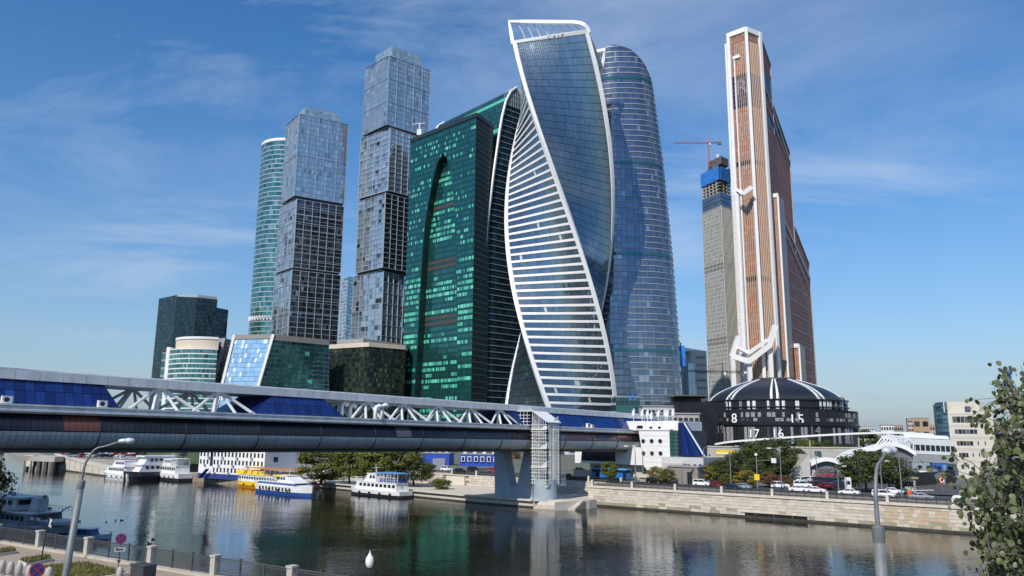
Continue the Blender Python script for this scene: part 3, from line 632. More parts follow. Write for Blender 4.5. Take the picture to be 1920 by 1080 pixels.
# right-hand body: stepped profile on the receding face, extruded away
rp = [(0, GZ), (126, GZ), (126, 166), (78, 190), (78, 256), (29.5, 282), (29.5, 317), (0, 332)]
def mp_(t_, z, d=0.0): q = mV3 + mD * t_ + mN * d; return V((q.x, q.y, z))
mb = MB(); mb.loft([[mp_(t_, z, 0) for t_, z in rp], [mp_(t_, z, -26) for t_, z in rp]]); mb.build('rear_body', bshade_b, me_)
def mtmax(z): return interp([(GZ, 126), (166, 126), (190, 78), (190.01, 78), (256, 78), (282, 29.5), (317, 29.5), (332, 0.5)], z)
nrm = 82
for j in range(nrm):
    z0 = lerp(GZ, 330, j / nrm); z1 = lerp(GZ, 330, (j + 1) / nrm); mb = MB(); tm = mtmax(z1) - 0.6; n = max(1, int(tm / 4.2))
    dk = (282 < z0 < 300)
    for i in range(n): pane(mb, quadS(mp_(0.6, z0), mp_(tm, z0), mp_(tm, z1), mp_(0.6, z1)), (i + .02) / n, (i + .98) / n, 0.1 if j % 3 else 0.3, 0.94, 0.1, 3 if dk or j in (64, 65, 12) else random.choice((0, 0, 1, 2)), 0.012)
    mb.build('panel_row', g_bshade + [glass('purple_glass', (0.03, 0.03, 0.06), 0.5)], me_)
grey_mtl = mat('grey_metal', (0.42, 0.42, 0.43), 0.4, 0.3)
for (a_, b_, w_) in (((-0.5, 294), (78, 246), 0.9), ((0, 278), (66, 246), 0.5), ((36, 190), (126, 152), 1.1), ((44, 176), (112, 146), 0.6), ((60, 66), (122, GZ), 1.3), ((52, 44), (86, 20), 0.7), ((0, 332), (29.5, 317), 0.6), ((29.5, 282), (78, 256), 0.6), ((78, 190), (126, 166), 0.6)):
    A, B = mp_(*a_, 0.5), mp_(*b_, 0.5); MB().obox((A + B) / 2, (B - A) / 2, V((0, 0, 1)).cross(B - A).normalized() * 0.4, (B - A).normalized().cross(v3(mN, 0)) * w_).build('diagonal_brace', grey_mtl, me_)
for t_, za, zb in ((126, GZ, 166), (78, 166, 256), (29.5, 256, 317)):
    A, B = mp_(t_, za, 0.2), mp_(t_, zb, 0.2); MB().obox((A + B) / 2, (B - A) / 2, v3(mD * 0.5, 0), v3(mN * 0.4, 0)).build('corner_trim', grey_mtl, me_)
# front wedge
mB0 = mV1 + V((6, 16))
MB().prism([mV1, mV2, mV3, mV3 + V((4, 12)), mB0], GZ, mtop - 1).build('front_body', bronze_b, me_)
MB().prism([mV0, mV1, mB0, mV0 + V((6, 14))], GZ, ZT(mV0, 84)).build('side_bay', white_pnl, me_)
dk_rows = (66, 67, 68, 69, 70, 71, 72)
pbz = wpick((4, 3, 3), 71)
def mpick(i, j): return 3 if (66 <= j <= 72 or j in (54, 31)) else pbz(i, j)
purple = glass('violet_night_glass', (0.025, 0.02, 0.05), 0.5)
def mface(A, B, n, nf, z1, fins):
    facade(me_, quadS(v3(A, GZ), v3(B, GZ), v3(B, z1), v3(A, z1)), n, 82, 0.05, 0.14, g_brz + [purple], mpick, off=0.1, jit=0.02, name='panel_row')
    e = (B - A).normalized(); nn = V((e.y, -e.x))
    for i in range(1, nf):
        if fins and not fins[0] < i / nf < fins[1]: continue
        q = lerp(A, B, i / nf) + nn * 0.4; MB().obox(v3(q, (GZ + z1) / 2 - 3), v3(e * 0.16, 0), v3(nn * 0.4, 0), (0, 0, (z1 - GZ) / 2 - 6)).build('fin', mat('cream_fin', (0.60, 0.47, 0.39), 0.45), me_)
mface(mV1, mV2, 7, 9, mtop - 2, (0.28, 0.9)); mface(mV2, mV3, 7, 8, mtop - 2, None)
def strip(p, e, w_, z0, z1, n, d=0.9): MB().obox(v3(p + n * (d - 0.3), (z0 + z1) / 2), v3(e * w_, 0), v3(n * d, 0), (0, 0, (z1 - z0) / 2)).build('white_edge', white_pnl, me_)
e1_ = (mV2 - mV1).normalized(); n1_ = V((e1_.y, -e1_.x)); e2_ = (mV3 - mV2).normalized(); n2_ = V((e2_.y, -e2_.x)); nb_ = (n1_ + n2_).normalized()
strip(mV2, (e1_ + e2_).normalized(), 1.15, GZ, mtop, nb_); strip(mV3, e2_, 1.35, GZ, mtop + 0.5, (n2_ + mN).normalized()); strip(mV1, e1_, 1.3, GZ, mtop + 0.3, n1_); strip(mV0, e1_, 0.8, GZ, ZT(mV0, 83), n1_)
strip(lerp(mV1, mV2, 0.28), e1_, 0.45, GZ, mtop - 24, n1_, 0.7)
for A, B in ((mV1, mV2), (mV2, mV3)):
    e = (B - A).normalized(); n = V((e.y, -e.x)); MB().obox(v3((A + B) / 2 + n * 0.3, mtop - 1.4), v3((B - A) / 2, 0), v3(n * 0.8, 0), (0, 0, 2.0)).build('white_cornice', white_pnl, me_)
q = lerp(mV1, mV2, 0.42) + n1_ * 0.8; MB().obox(v3(q, mtop - 22.5), v3(e1_ * 3.0, 0), v3(n1_ * 0.7, 0), (0, 0, 1.3)).build('white_ledge', white_pnl, me_)
lilac = mat('lilac_letter', (0.20, 0.17, 0.34), 0.4)
text('sign_letter', 'R', 17, v3(lerp(mV1, mV2, 0.62) + n1_ * 0.25, ZT(lerp(mV1, mV2, 0.6), 176)), math.atan2(e1_.y, e1_.x), lilac, me_, 0.06)
text('sign_letter', 'Y', 17, v3(lerp(mV2, mV3, 0.5) + n2_ * 0.25, ZT(lerp(mV2, mV3, 0.5), 170)), math.atan2(e2_.y, e2_.x), lilac, me_, 0.06)
# lower left bay and its angular collar
def bay(A, B, dep, z0, z1, front, capm, rows, n, cap=3.2, nm='bay'):
    e = (B - A).normalized(); nn = V((e.y, -e.x)); a2, b2 = A + nn * dep, B + nn * dep
    MB().prism([A, a2, b2, B], z0, z1).build(nm + '_body', capm, me_)
    if front: facade(me_, quadS(v3(a2, z0), v3(b2, z0), v3(b2, z1 - cap), v3(a2, z1 - cap)), n, rows, 0.1, 0.14, front, wpick((4, 3, 3), 72), off=0.1, name='panel_row')
zb = ZT(mV1, 358)
bay(mV0 + V((0.2, -0.4)), lerp(mV1, mV2, 0.12) + n1_ * 0.1, 2.4, 40, zb, None, white_pnl, 40, 3, nm='white_bay')
g_pnk = [mat('rose_panel_a', (0.78, 0.70, 0.67), 0.5), mat('rose_panel_b', (0.80, 0.74, 0.71), 0.5), mat('rose_panel_c', (0.74, 0.66, 0.64), 0.5)]
A, B = mV0 + V((0.2, -0.4)), lerp(mV1, mV2, 0.12) + n1_ * 0.1; e = (B - A).normalized(); nn = V((e.y, -e.x)) * 2.4
facade(me_, quadS(v3(A + nn, 42), v3(B + nn, 42), v3(B + nn, zb - 3), v3(A + nn, zb - 3)), 2, 30, 0.2, 0.2, g_pnk, wpick((1, 1, 1), 73), name='panel_row')
strip(lerp(mV1, mV2, 0.13) + n1_ * 1.2, e1_, 1.3, 36, zb + 1, n1_, 1.2)
def beam(pts, w_, d, nm='collar_beam'):
    for A, B in zip(pts, pts[1:]):
        dd = (B - A); s_ = V((0, -1, 0)); up = dd.cross(s_).normalized() * w_; MB().obox((A + B) / 2, dd / 2 + dd.normalized() * w_ * 0.3, s_ * d, up).build(nm, white_pnl, me_)
beam([P(1372, 668, 556), P(1384, 632, 556)], 1.6, 2.0); beam([P(1372, 668, 555), P(1403, 678, 553), P(1442, 648, 552), P(1453, 612, 552)], 1.9, 1.6)
beam([P(1384, 652, 554), P(1403, 662, 552.5), P(1438, 638, 552.5)], 1.2, 2.0)
beam([P(1385, 358, 556), P(1392, 364, 554), P(1408, 352, 553.5)], 1.6, 1.6)
for px in (1373, 1404, 1443): a_ = P(px, 668 if px != 1443 else 652, 555); beam([v3(a_.xy, GZ), a_], 1.5, 1.6, 'collar_post')
# stepped bays on the shaded side
cs = [P(1448, 366, 566), P(1463, 372, 575)]
zb1 = ZT(mV3, 366)
bA = mV3 + mD * 12; bB = mV3 + mD * 24
for (ta, tb, dep, pyt) in ((10, 28, 5.0, 366), (34, 52, 8.5, 648)):
    A, B = mV3 + mD * ta, mV3 + mD * tb; zt2 = ZT(A + mN * dep, pyt); f1, f2 = A + mN * dep, B + mN * dep
    MB().prism([A, f1, f2, B], GZ, zt2).build('side_bay', bronze_b, me_)
    facade(me_, quadS(v3(A, GZ), v3(f1, GZ), v3(f1, zt2), v3(A, zt2)), 4, int(zt2 / 4), 0.12, 0.14, g_brz, pbz, off=0.1, name='panel_row')
    e = (f1 - A).normalized(); nn = V((e.y, -e.x))
    for i in range(1, 5): MB().obox(v3(lerp(A, f1, i / 5) + nn * 0.35, zt2 / 2 + 1), v3(e * 0.13, 0), v3(nn * 0.35, 0), (0, 0, zt2 / 2 - 3)).build('fin', mat('cream_fin', (0.60, 0.47, 0.39)), me_)
    for q in (A, f1): MB().obox(v3(q + nn * 0.3, (GZ + zt2) / 2 + 0.6), v3(e * 0.6, 0), v3(nn * 0.7, 0), (0, 0, (zt2 - GZ) / 2)).build('white_edge', white_pnl, me_)
    MB().obox(v3((A + f1) / 2 + nn * 0.3, zt2), v3(e * dep / 2, 0), v3(nn * 0.7, 0), (0, 0, 1.6)).build('white_cornice', white_pnl, me_)
# ================================================================ black domed arena
dc = xy(1455, 790, 332); DR = 31.5
dm = thing('black_domed_building', 'round black-clad building with a ribbed glass dome and big white numerals', 'building', v3(dc, GZ))
zD = lambda py: ZT(dc + V((0, -DR)), py)
zt1, zt2_, zt3, ztop = zD(795), zD(776), zD(748), zD(702)
blackc = mat('black_cladding', (0.018, 0.018, 0.022), 0.3, 0.2, var=0.4, vscale=0.3)
MB().lathe((dc.x, dc.y, 0), [(0.1, GZ), (DR, GZ), (DR, zt2_), (DR - 3.2, zt2_), (DR - 3.2, zt3), (0.1, zt3)], 64).build('drum_wall', blackc, dm)
rim = MB(); rim.lathe((dc.x, dc.y, 0), [(DR + 0.35, zt1 - 0.5), (DR + 0.8, zt1 - 0.5), (DR + 0.8, zt1 + 0.5), (DR + 0.35, zt1 + 0.5)], 64); rim.build('drum_ledge', blackc, dm)
for z in (zt2_ + 0.1, zt3, (zt2_ + zt3) / 2): MB().lathe((dc.x, dc.y, z), [(DR - 2.9, 0), (DR - 2.3, 0), (DR - 2.3, 0.25), (DR - 2.9, 0.25), (DR - 2.9, 0)], 64).build('drum_rail', dark_frm, dm)
# annex on the right with rounded corners
ax_ = xy(1560, 800, 326); MB().lathe((ax_.x, ax_.y, 0), [(0.1, GZ), (10.0, GZ), (10.4, zD(768)), (9.6, zD(767)), (0.1, zD(767))], 28).build('round_annex', blackc, dm)
MB().lathe((ax_.x, ax_.y, zD(800)), [(10.2, 0), (10.9, 0), (10.9, 0.9), (10.2, 0.9)], 28).build('drum_ledge', dark_frm, dm)
MB().box(dc.x - 46, dc.x - 22, dc.y - 14, dc.y + 20, GZ, zD(752)).build('side_wing', blackc, dm)
rg = random.Random(9); slabm = [mat('speckled_panel', (0.42, 0.42, 0.43), 0.6, var=0.65, vscale=2.5, col2=(0.08, 0.08, 0.09)), mat('smoke_panel', (0.06, 0.07, 0.075), 0.3, 0.3), mat('white_slab', (0.80, 0.80, 0.79), 0.5), mat('grey_slab', (0.25, 0.26, 0.27), 0.5)]
def drum_panel(a_, wa, z0, z1, r, mi, nm='cladding_panel'):
    mb = MB(); q = []
    for k in (0, 1):
        t_ = a_ + wa * k; q.append((dc.x + r * math.sin(t_), dc.y - r * math.cos(t_)))
    o = [(dc.x + (r + .25) * math.sin(a_ + wa * k), dc.y - (r + .25) * math.cos(a_ + wa * k)) for k in (0, 1)]
    mb.prism([o[0], o[1], q[1], q[0]], z0, z1).build(nm, slabm[mi], dm)
zc_ = zD(832)
for za, zb_, r, dens, ch in ((zc_, zt1 - 1.2, DR, 0.6, (0, 0, 1, 3, 0)), (zt1 + 1.0, zt2_ - 1.6, DR, 0.62, (0, 0, 1, 3, 0)), (zt2_ - 1.2, zt2_ + 0.6, DR, 0.25, (3, 0)), (zt2_ + 2.0, zt3 - 0.4, DR - 3.2, 0.5, (2, 2, 2, 3))):
    a_ = rad(-62)
    while a_ < rad(72):
        wa = rad(rg.choice((1.6, 2.2, 2.8)))
        if rg.random() < dens * (1.0 if a_ < rad(45) else 0.4): drum_panel(a_, wa, za, zb_, r, rg.choice(ch))
        a_ += wa + rad(rg.choice((0.6, 1.2, 2.0)))
num_w = mat('white_numeral', (0.86, 0.86, 0.86), 0.5); num_g = mat('grey_numeral', (0.20, 0.20, 0.21), 0.5)
for px, py, s_, sz, m_ in ((1378, 793, '8', 5.4, num_w), (1487, 795, '1', 5.4, num_w), (1503, 795, '5', 5.4, num_w), (1413, 820, '17', 4.6, num_w), (1458, 820, '16', 4.6, num_w), (1528, 815, '14', 4.6, num_g), (1561, 814, '13', 4.6, num_g), (1351, 812, '19', 4.6, num_g), (1331, 812, '0', 4.6, num_g)):
    x_ = P(px, py, 305).x; a_ = 0.0
    for _ in range(30):
        q = v3(dc + V((math.sin(a_), -math.cos(a_))) * (DR + 0.45), 15); k = (q - V((0, 0, HC))); sx_ = 960 + FPX * k.dot(cR) / k.dot(cF); a_ += (px - sx_) * 0.004
    q = dc + V((math.sin(a_), -math.cos(a_))) * (DR + 0.5)
    if px == 1561: q = ax_ + V((-0.2, -11.0)); a_ = 0.1
    text('numeral', s_, sz, v3(q, ZT(q, py)), a_, m_, dm, 0.06)
for zr_, r_, z_a, z_b, n_ in ((0, DR + .12, zc_, zt1 - .8, 90), (1, DR + .12, zt1 + .6, zt2_ - 1.3, 90), (2, DR - 3.05, zt2_ + .4, zt3 - .2, 80)):
    mb = MB()
    for i in range(n_):
        a_ = rad(-80 + 160 * i / n_); q = dc + V((math.sin(a_), -math.cos(a_))) * r_; mb.obox(v3(q, (z_a + z_b) / 2), (.07 * math.cos(a_), .07 * math.sin(a_), 0), (.1 * math.sin(a_), -.1 * math.cos(a_), 0), (0, 0, (z_b - z_a) / 2))
    mb.build('mullion_set', mat('gunmetal', (0.07, 0.075, 0.085), .4, .4), dm, kind='stuff')
# dome
def dome(a_, k, r0=DR - 4.0, r1=9.0): r = lerp(r0, r1, k) + 2.6 * math.sin(math.pi * k); return V((dc.x + r * math.sin(a_), dc.y - r * math.cos(a_), zt3 + (ztop - zt3) * k ** .86 * .98))
rings = [[dome(2 * math.pi * i / 48, j / 8) for i in range(48)] for j in range(9)]
MB().loft(rings, caps=True).build('dome_glass', mat('black_dome_glass', (0.018, 0.020, 0.026), 0.32, 0.1), dm)
MB().lathe((dc.x, dc.y, ztop - 0.3), [(9.2, 0), (9.2, 0.8), (0.1, 1.2)], 40).build('oculus_rim', mat('dark_metal', (0.09, 0.09, 0.10), 0.4, 0.4), dm)
for i in range(9):
    for s_ in (-1, 1):
        a0_ = rad(i * 40 - 19 + s_ * 2.6); mb = MB(); rows_ = []
        for j in range(9):
            a1_ = a0_ + 0.0; p = dome(a1_, j / 8); o_ = V((p.x - dc.x, p.y - dc.y, 6)).normalized(); tg = V((math.cos(a0_), math.sin(a0_), 0)); w_ = lerp(0.5, 0.22, j / 8)
            rows_.append([p + tg * w_, p + tg * w_ + o_ * 0.35, p - tg * w_ + o_ * 0.35, p - tg * w_])
        mb.loft(rows_).build('dome_rib', white_pnl, dm)
mb = MB()
for i in range(60):
    a_ = rad(-60 + i * 2.1); mb.tube(v3(dc + V((math.sin(a_), -math.cos(a_))) * (DR - 3.4), zt3), v3(dc + V((math.sin(a_), -math.cos(a_))) * (DR - 4.4), zt3 + 1.6), 0.09, n=3)
mb.build('snow_guard', mat('dark_metal', (0.09, 0.09, 0.10)), dm)
# ================================================================ small buildings behind
def simple_block(name, label, pts, zt, nc, nrow, mats, pick, wallm, gu=0.4, gv=0.45, roof=None, cat='building', grp=None):
    c = sum(pts, V((0, 0))) / len(pts); t = thing(name, label, cat, v3(c, GZ), grp)
    rect_block(t, pts, GZ, zt, nc, nrow, mats, pick, wallm, gu=gu, gv=gv)
    MB().prism([lerp(c, p, 1.02) for p in pts], zt, zt + 0.9).build('roof', roof or roofm, t); return t
ga, gb = xy(1278, 690, 560), xy(1318, 690, 560)
bg1 = thing('curved_silver_building', 'curved silver-blue building between the navy tower and the unfinished tower', 'building', v3((ga + gb) / 2, GZ))
cg = (ga + gb) / 2 + V((2, 12)); rr_ = (gb - ga).length / 2
zs1, zs2 = ZT(ga, 680), ZT(ga, 655)
MB().lathe((cg.x - 2, cg.y, 0), [(0.1, GZ), (rr_ * 0.8, GZ), (rr_ * 0.8, zs1), (0.1, zs1 + 1)], 24).build('round_wing', glass('silver_glass', (0.42, 0.50, 0.57), 0.5, 0.2), bg1)
MB().box(cg.x - 1, cg.x + rr_ + 3, cg.y - 4, cg.y + 18, GZ, zs2).build('slab_wing', mat('pale_grey_wall', (0.45, 0.46, 0.47), 0.6), bg1)
for i in range(12): MB().box(cg.x + 3, cg.x + rr_ + 2, cg.y - 4.3, cg.y - 4, GZ + 4 + i * (zs2 - 8) / 12, GZ + 5.6 + i * (zs2 - 8) / 12).build('window_row', g_dark[1], bg1)
MB().prism([(cg.x - 16, cg.y), (cg.x + 10, cg.y), (cg.x + 10, cg.y + 14), (cg.x - 16, cg.y + 14)], zs2, lambda q: zs2 + (4.5 if q[0] < cg.x else 0.5)).build('wing_roof', white_pnl, bg1)
sil = thing('blue_site_hoist', 'bright blue builders hoist hung on the flank of the navy tower', 'hoist', P(1276, 668, 452))
q = P(1277, 668, 450); MB().obox(q, (2.0, 0, 0), (0, 2, 0), (0, 0, 6)).build('hoist_cage', netm, sil); MB().tube((q.x, q.y, GZ), (q.x, q.y, q.z + 8), 0.4).build('hoist_mast', dark_frm, sil)
# scaffolded plinth block left of the dome and grey deck in front of the towers
sc_b = thing('scaffolded_block', 'dark unfinished concrete frame beside the black domed building', 'building', v3(xy(1295, 770, 345), GZ))
c0 = xy(1270, 780, 345); c1 = xy(1330, 780, 345); zz1 = ZT(c0, 742)
for i in range(6): MB().prism([c0, c1, c1 + V((4, 24)), c0 + V((0, 24))], GZ + 2 + i * (zz1 - 6) / 5, GZ + 2.5 + i * (zz1 - 6) / 5).build('floor_slab', dconc, sc_b)
for i in range(9):
    for k in (0, 12): p = lerp(c0, c1, i / 8) + V((0.4, 0.6 + k)); MB().obox((p.x, p.y, (GZ + zz1 - 3.4) / 2), (0.35, 0, 0), (0, 0.35, 0), (0, 0, (zz1 - 3.6 - GZ) / 2)).build('column', dconc, sc_b)
MB().prism([lerp(c0, c1, 0.1) + V((0, 14)), c1 + V((0, 14)), c1 + V((0, 23)), c0 + V((2, 23))], GZ, zz1).build('core_wall', dark_frm, sc_b)
for px0, px1, py, Y, lab, m_, zt_ in ((1155, 1200, 765, 330, 'teal clad box at the foot of the navy tower', g_grn[2], 745), (1205, 1270, 770, 320, 'pale grey plant building with blue scaffolding at the foot of the navy tower', mat('pale_grey_wall', (0.45, 0.46, 0.47)), 762), (1230, 1312, 800, 300, 'long grey concrete deck behind the white porthole building', conc, 776)):
    a, b = xy(px0, py, Y), xy(px1, py, Y); t = thing('service_building', lab, 'building', v3((a + b) / 2, GZ))
    zt_ = ZT(a, zt_); MB().prism([a, b, b + V((2, 16)), a + V((0, 16))], GZ, zt_).build('wall', m_, t); MB().prism([a + V((-.4, -.4)), b + V((.4, -.4)), b + V((2, 16)), a + V((0, 16))], zt_, zt_ + 0.5).build('roof', roofm, t)
    for i in range(8):
        p, q = lerp(a, b, (i + .15) / 8), lerp(a, b, (i + .85) / 8); MB().prism([p + V((0, -.15)), q + V((0, -.15)), q, p], zt_ - 3.2, zt_ - 1.4).build('window', g_dark[0], t)
# little blue sign lattice on the roof
for px, s_ in ((1186, 'W'), (1232, 'P')): pass
q = P(1186, 752, 318); text('roof_letter', 'W', 4.2, q, 0, mat('sign_blue', (0.03, 0.16, 0.55), 0.5), t, 0.1)
# ================================================================ ground, water, quays
E1, E2 = V((0.78, -0.626)).normalized(), V((0.626, 0.78)).normalized(); W0 = V((14.93, 149.77))
def K(a, b, z=None):
    q = W0 + E1 * a + E2 * b; return q if z is None else V((q.x, q.y, z))
def scr(p):
    q = V(p) - V((0, 0, HC)); k = q.dot(cF); return 960 + FPX * q.dot(cR) / k, 540 - FPX * q.dot(cU) / k
def Ka(px, b, z=5.0):
    """position along the bank line at depth b that is seen at picture column px"""
    a, c = -260.0, 110.0
    for _ in range(50):
        m = (a + c) / 2
        if scr(K(m, b, z))[0] < px: a = m
        else: c = m
    return a
asphalt = mat('asphalt', (0.075, 0.075, 0.078), 0.85, var=0.25, vscale=0.6, bump=0.3, bscale=20)
pave = mat('paving', (0.27, 0.245, 0.22), 0.85, var=0.2, vscale=0.8, bump=0.2, bscale=12)
soil = mat('city_ground', (0.17, 0.165, 0.15), 0.9, var=0.35, vscale=0.06, col2=(0.09, 0.11, 0.06))
granite = [mat('granite_%d' % i, c, 0.75, var=0.16, vscale=1.3, bump=0.25, bscale=9) for i, c in enumerate(((0.58, 0.52, 0.435), (0.62, 0.56, 0.47), (0.50, 0.45, 0.38), (0.64, 0.58, 0.49), (0.54, 0.42, 0.29), (0.34, 0.31, 0.22)))]
lime = mat('pale_quay_stone', (0.60, 0.54, 0.45), 0.8, var=0.15, vscale=0.8)
wet = mat('wet_stone', (0.06, 0.055, 0.045), 0.5, var=0.4, vscale=1.0)
grass = mat('lawn', (0.07, 0.10, 0.028), 0.9, var=0.4, vscale=1.5, bump=0.5, bscale=15)
# water
wm = bpy.data.materials.new('river_water'); wm.use_nodes = True; t_ = wm.node_tree; b_ = t_.nodes['Principled BSDF']
b_.inputs['Base Color'].default_value = (0.010, 0.0115, 0.005, 1); b_.inputs['Roughness'].default_value = 0.04; b_.inputs['IOR'].default_value = 1.333
geo = t_.nodes.new('ShaderNodeNewGeometry'); acc = None
for scl, det, amp, rot, st in ((0.8, 3, 0.026, 0.3, (1, 1.5, 1)), (2.2, 2, 0.013, -0.3, (0.8, 1.6, 1)), (0.12, 2, 0.04, 0.2, (1, 1.5, 1))):
    mpn = t_.nodes.new('ShaderNodeMapping'); mpn.inputs['Rotation'].default_value = (0, 0, rot); mpn.inputs['Scale'].default_value = st; t_.links.new(geo.outputs['Position'], mpn.inputs[0])
    nz = t_.nodes.new('ShaderNodeTexNoise'); nz.inputs['Scale'].default_value = scl; nz.inputs['Detail'].default_value = det; t_.links.new(mpn.outputs[0], nz.inputs['Vector'])
    mm = t_.nodes.new('ShaderNodeMath'); mm.operation = 'MULTIPLY'; mm.inputs[1].default_value = amp; t_.links.new(nz.outputs[0], mm.inputs[0])
    if acc is None: acc = mm
    else:
        ad = t_.nodes.new('ShaderNodeMath'); ad.operation = 'ADD'; t_.links.new(acc.outputs[0], ad.inputs[0]); t_.links.new(mm.outputs[0], ad.inputs[1]); acc = ad
bp = t_.nodes.new('ShaderNodeBump'); bp.inputs['Distance'].default_value = 1.0; bp.inputs['Strength'].default_value = 1.0
mpw = t_.nodes.new('ShaderNodeMapping'); mpw.inputs['Rotation'].default_value = (0, 0, 0.62); mpw.inputs['Scale'].default_value = (0.5, 1.6, 1); t_.links.new(geo.outputs['Position'], mpw.inputs[0])
nw_ = t_.nodes.new('ShaderNodeTexNoise'); nw_.inputs['Scale'].default_value = 0.035; nw_.inputs['Detail'].default_value = 3; t_.links.new(mpw.outputs[0], nw_.inputs['Vector'])
mr = t_.nodes.new('ShaderNodeMapRange'); mr.inputs[1].default_value = .38; mr.inputs[2].default_value = .62; mr.inputs[3].default_value = .45; mr.inputs[4].default_value = 1.35; t_.links.new(nw_.outputs[0], mr.inputs[0]); t_.links.new(mr.outputs[0], bp.inputs['Strength'])
t_.links.new(acc.outputs[0], bp.inputs['Height']); t_.links.new(bp.outputs[0], b_.inputs['Normal'])
mb = MB(); mb.face([(-2500, -200, 0), (900, -200, 0), (900, 1500, 0), (-2500, 1500, 0)]); mb.build('river_water', wm, kind='structure')
# ground of the far bank, one sheet to the horizon
EDGE = [K(170, 1.0), K(0.6, 1.0), K(0.6, 11.5), K(-46, 11.5), K(-80, 13), K(-84, 30), K(-120, 33), V((-112, 246)), V((-160, 276)), V((-310, 485)), V((-2500, 1200))]
mb = MB(); mb.face([v3(p, GZ) for p in EDGE[::-1]] + [] if False else [v3(p, GZ) for p in [V((-30000, 1300)), V((-30000, 30000)), V((30000, 30000)), V((30000, -400)), V((400, -180))] + EDGE]); g_ = mb.build('ground', soil, kind='structure')
mb = MB()
for p, q in zip(EDGE, EDGE[1:]): mb.face([v3(p, -1), v3(q, -1), v3(q, GZ), v3(p, GZ)])
mb.build('bank_wall', mat('bank_stone', (0.34, 0.32, 0.28), 0.8, var=0.2, vscale=0.5, bump=0.3, bscale=3), kind='structure')
# lower quay
LQ = [G(1105, 950), G(1000, 952), G(890, 943), G(800, 934), G(770, 931), G(600, 915), G(455, 910), G(332, 899)]
ps = [p.xy for p in LQ]
mb = MB(); mb.prism([p + V((0, 0)) for p in ps] + [K(-120, 34), K(-83, 34), K(-80, 14), K(-46, 13), K(0.9, 13)], -1.0, 1.25)
mb.build('lower_quay', lime, kind='structure')
mb = MB()
for p, q in zip(ps[:6], ps[1:7]):
    d = (q - p).normalized(); n = V((d.y, -d.x)) if (V((d.y, -d.x))).dot(E2) < 0 else V((-d.y, d.x))
    mb.obox(v3((p + q) / 2 + n * 0.1, 1.3), v3((q - p) / 2, 0), v3(n * 0.45, 0), (0, 0, 0.14))
mb.build('quay_coping', granite[3], kind='structure')
mb = MB()
for p, q in zip(ps, ps[1:]):
    d = (q - p).normalized(); n = V((d.y, -d.x)) if (V((d.y, -d.x))).dot(E2) < 0 else V((-d.y, d.x)); mb.obox(v3((p + q) / 2 + n * 0.02, 0.05), v3((q - p) / 2, 0), v3(n * 0.12, 0), (0, 0, 0.22))
mb.build('tide_line', wet, kind='structure')
# ---------------------------------------------------------------- dressed stone embankment
WT = 3.68; WLEN = 78.0
ew = thing('stone_embankment_wall', 'long pale granite river wall below the car-lined road', 'embankment wall', K(30, 0, 0))
MB().prism([K(-0.2, 0.022), K(WLEN, 0.022), K(WLEN, 1.3), K(-0.2, 1.3)], -1, WT - 0.35).build('wall_core', mat('wall_mortar', (0.46, 0.42, 0.355), 0.9), ew)
MB().prism([K(-0.3, -0.2), K(WLEN, -0.2), K(WLEN, 1.4), K(-0.3, 1.4)], WT - 0.35, WT).build('coping', granite[3], ew)
MB().prism([K(-0.2, -0.06), K(WLEN, -0.06), K(WLEN, 0.2), K(-0.2, 0.2)], -0.5, 0.32).build('tide_band', wet, ew)
rgw = random.Random(3); ncs = 6; ch = (WT - 0.35 - 0.32) / ncs; blocks = []
bang = math.atan2(E1.y, E1.x); meshes = {}
for j in range(ncs):
    a = -0.2 + rgw.uniform(-0.6, 0)
    while a < WLEN - 0.5:
        l_ = rgw.choice((0.9, 1.2, 1.2, 1.5, 1.9)); special = 50.5 < a < 60
        if special: l_ *= 0.7
        if not (29.5 < a < 40.5 and j == 0): blocks.append((max(a, -0.2), l_ if a >= -0.2 else l_ + a + 0.2, j, 5 if (j == 0 and rgw.random() < .65) or (j == 1 and rgw.random() < .15) else 4 if special and rgw.random() < 0.7 else rgw.choice((0, 1, 2, 3, 1, 0, 1, 3)), rgw.choice((0.0, 0.02, 0.035))))
        a += l_
def blk_mesh(l_, m_):
    k = (round(l_, 1), m_)
    if k not in meshes:
        mb = MB(); h = ch - 0.028; x = max(k[0] - 0.03, 0.1); c = 0.018
        mb.hexa([(0, 0.15, 0), (0, 0, c), (x, 0, c), (x, 0.15, 0)][::1], [(0, 0.15, h), (0, 0, h - c), (x, 0, h - c), (x, 0.15, h)]); meshes[k] = mb.mesh('stone_block', granite[m_])
    return meshes[k]
vis = [q for q in blocks if q[0] < 62.5]; vis.sort(key=lambda q: -q[0]); rest = vis[296:] + [q for q in blocks if q[0] >= 62.5]
for a, l_, j, m_, pr in vis[:296]:
    inst('stone_block', blk_mesh(l_, m_), ew, K(a, -pr, 0.32 + j * ch) - root_loc(ew), (0, 0, bang))
mb = MB()
for a, l_, j, m_, pr in rest:
    if l_ > 0.1: mb.prism([K(a, -pr), K(a + l_ - .035, -pr), K(a + l_ - .035, .15), K(a, .15)], 0.32 + j * ch, 0.32 + (j + 1) * ch - .035, m_)
mb.build('stone_block', granite, ew, kind='stuff')
MB().prism([K(29.6, -0.15), K(40.4, -0.15), K(40.4, 0.3), K(29.6, 0.3)], 0.82, 0.92).build('culvert_lintel', granite[2], ew)
MB().prism([K(29.6, -0.01), K(40.4, -0.01), K(40.4, 0.3), K(29.6, 0.3)], -0.3, 0.82).build('culvert_mouth', mat('culvert_black', (0.008, 0.008, 0.008), 0.9), ew)
for a in (32, 35, 38): MB().prism([K(a, -0.05), K(a + 0.25, -0.05), K(a + 0.25, 0.1), K(a, 0.1)], -0.3, 0.82).build('culvert_bar', wet, ew)
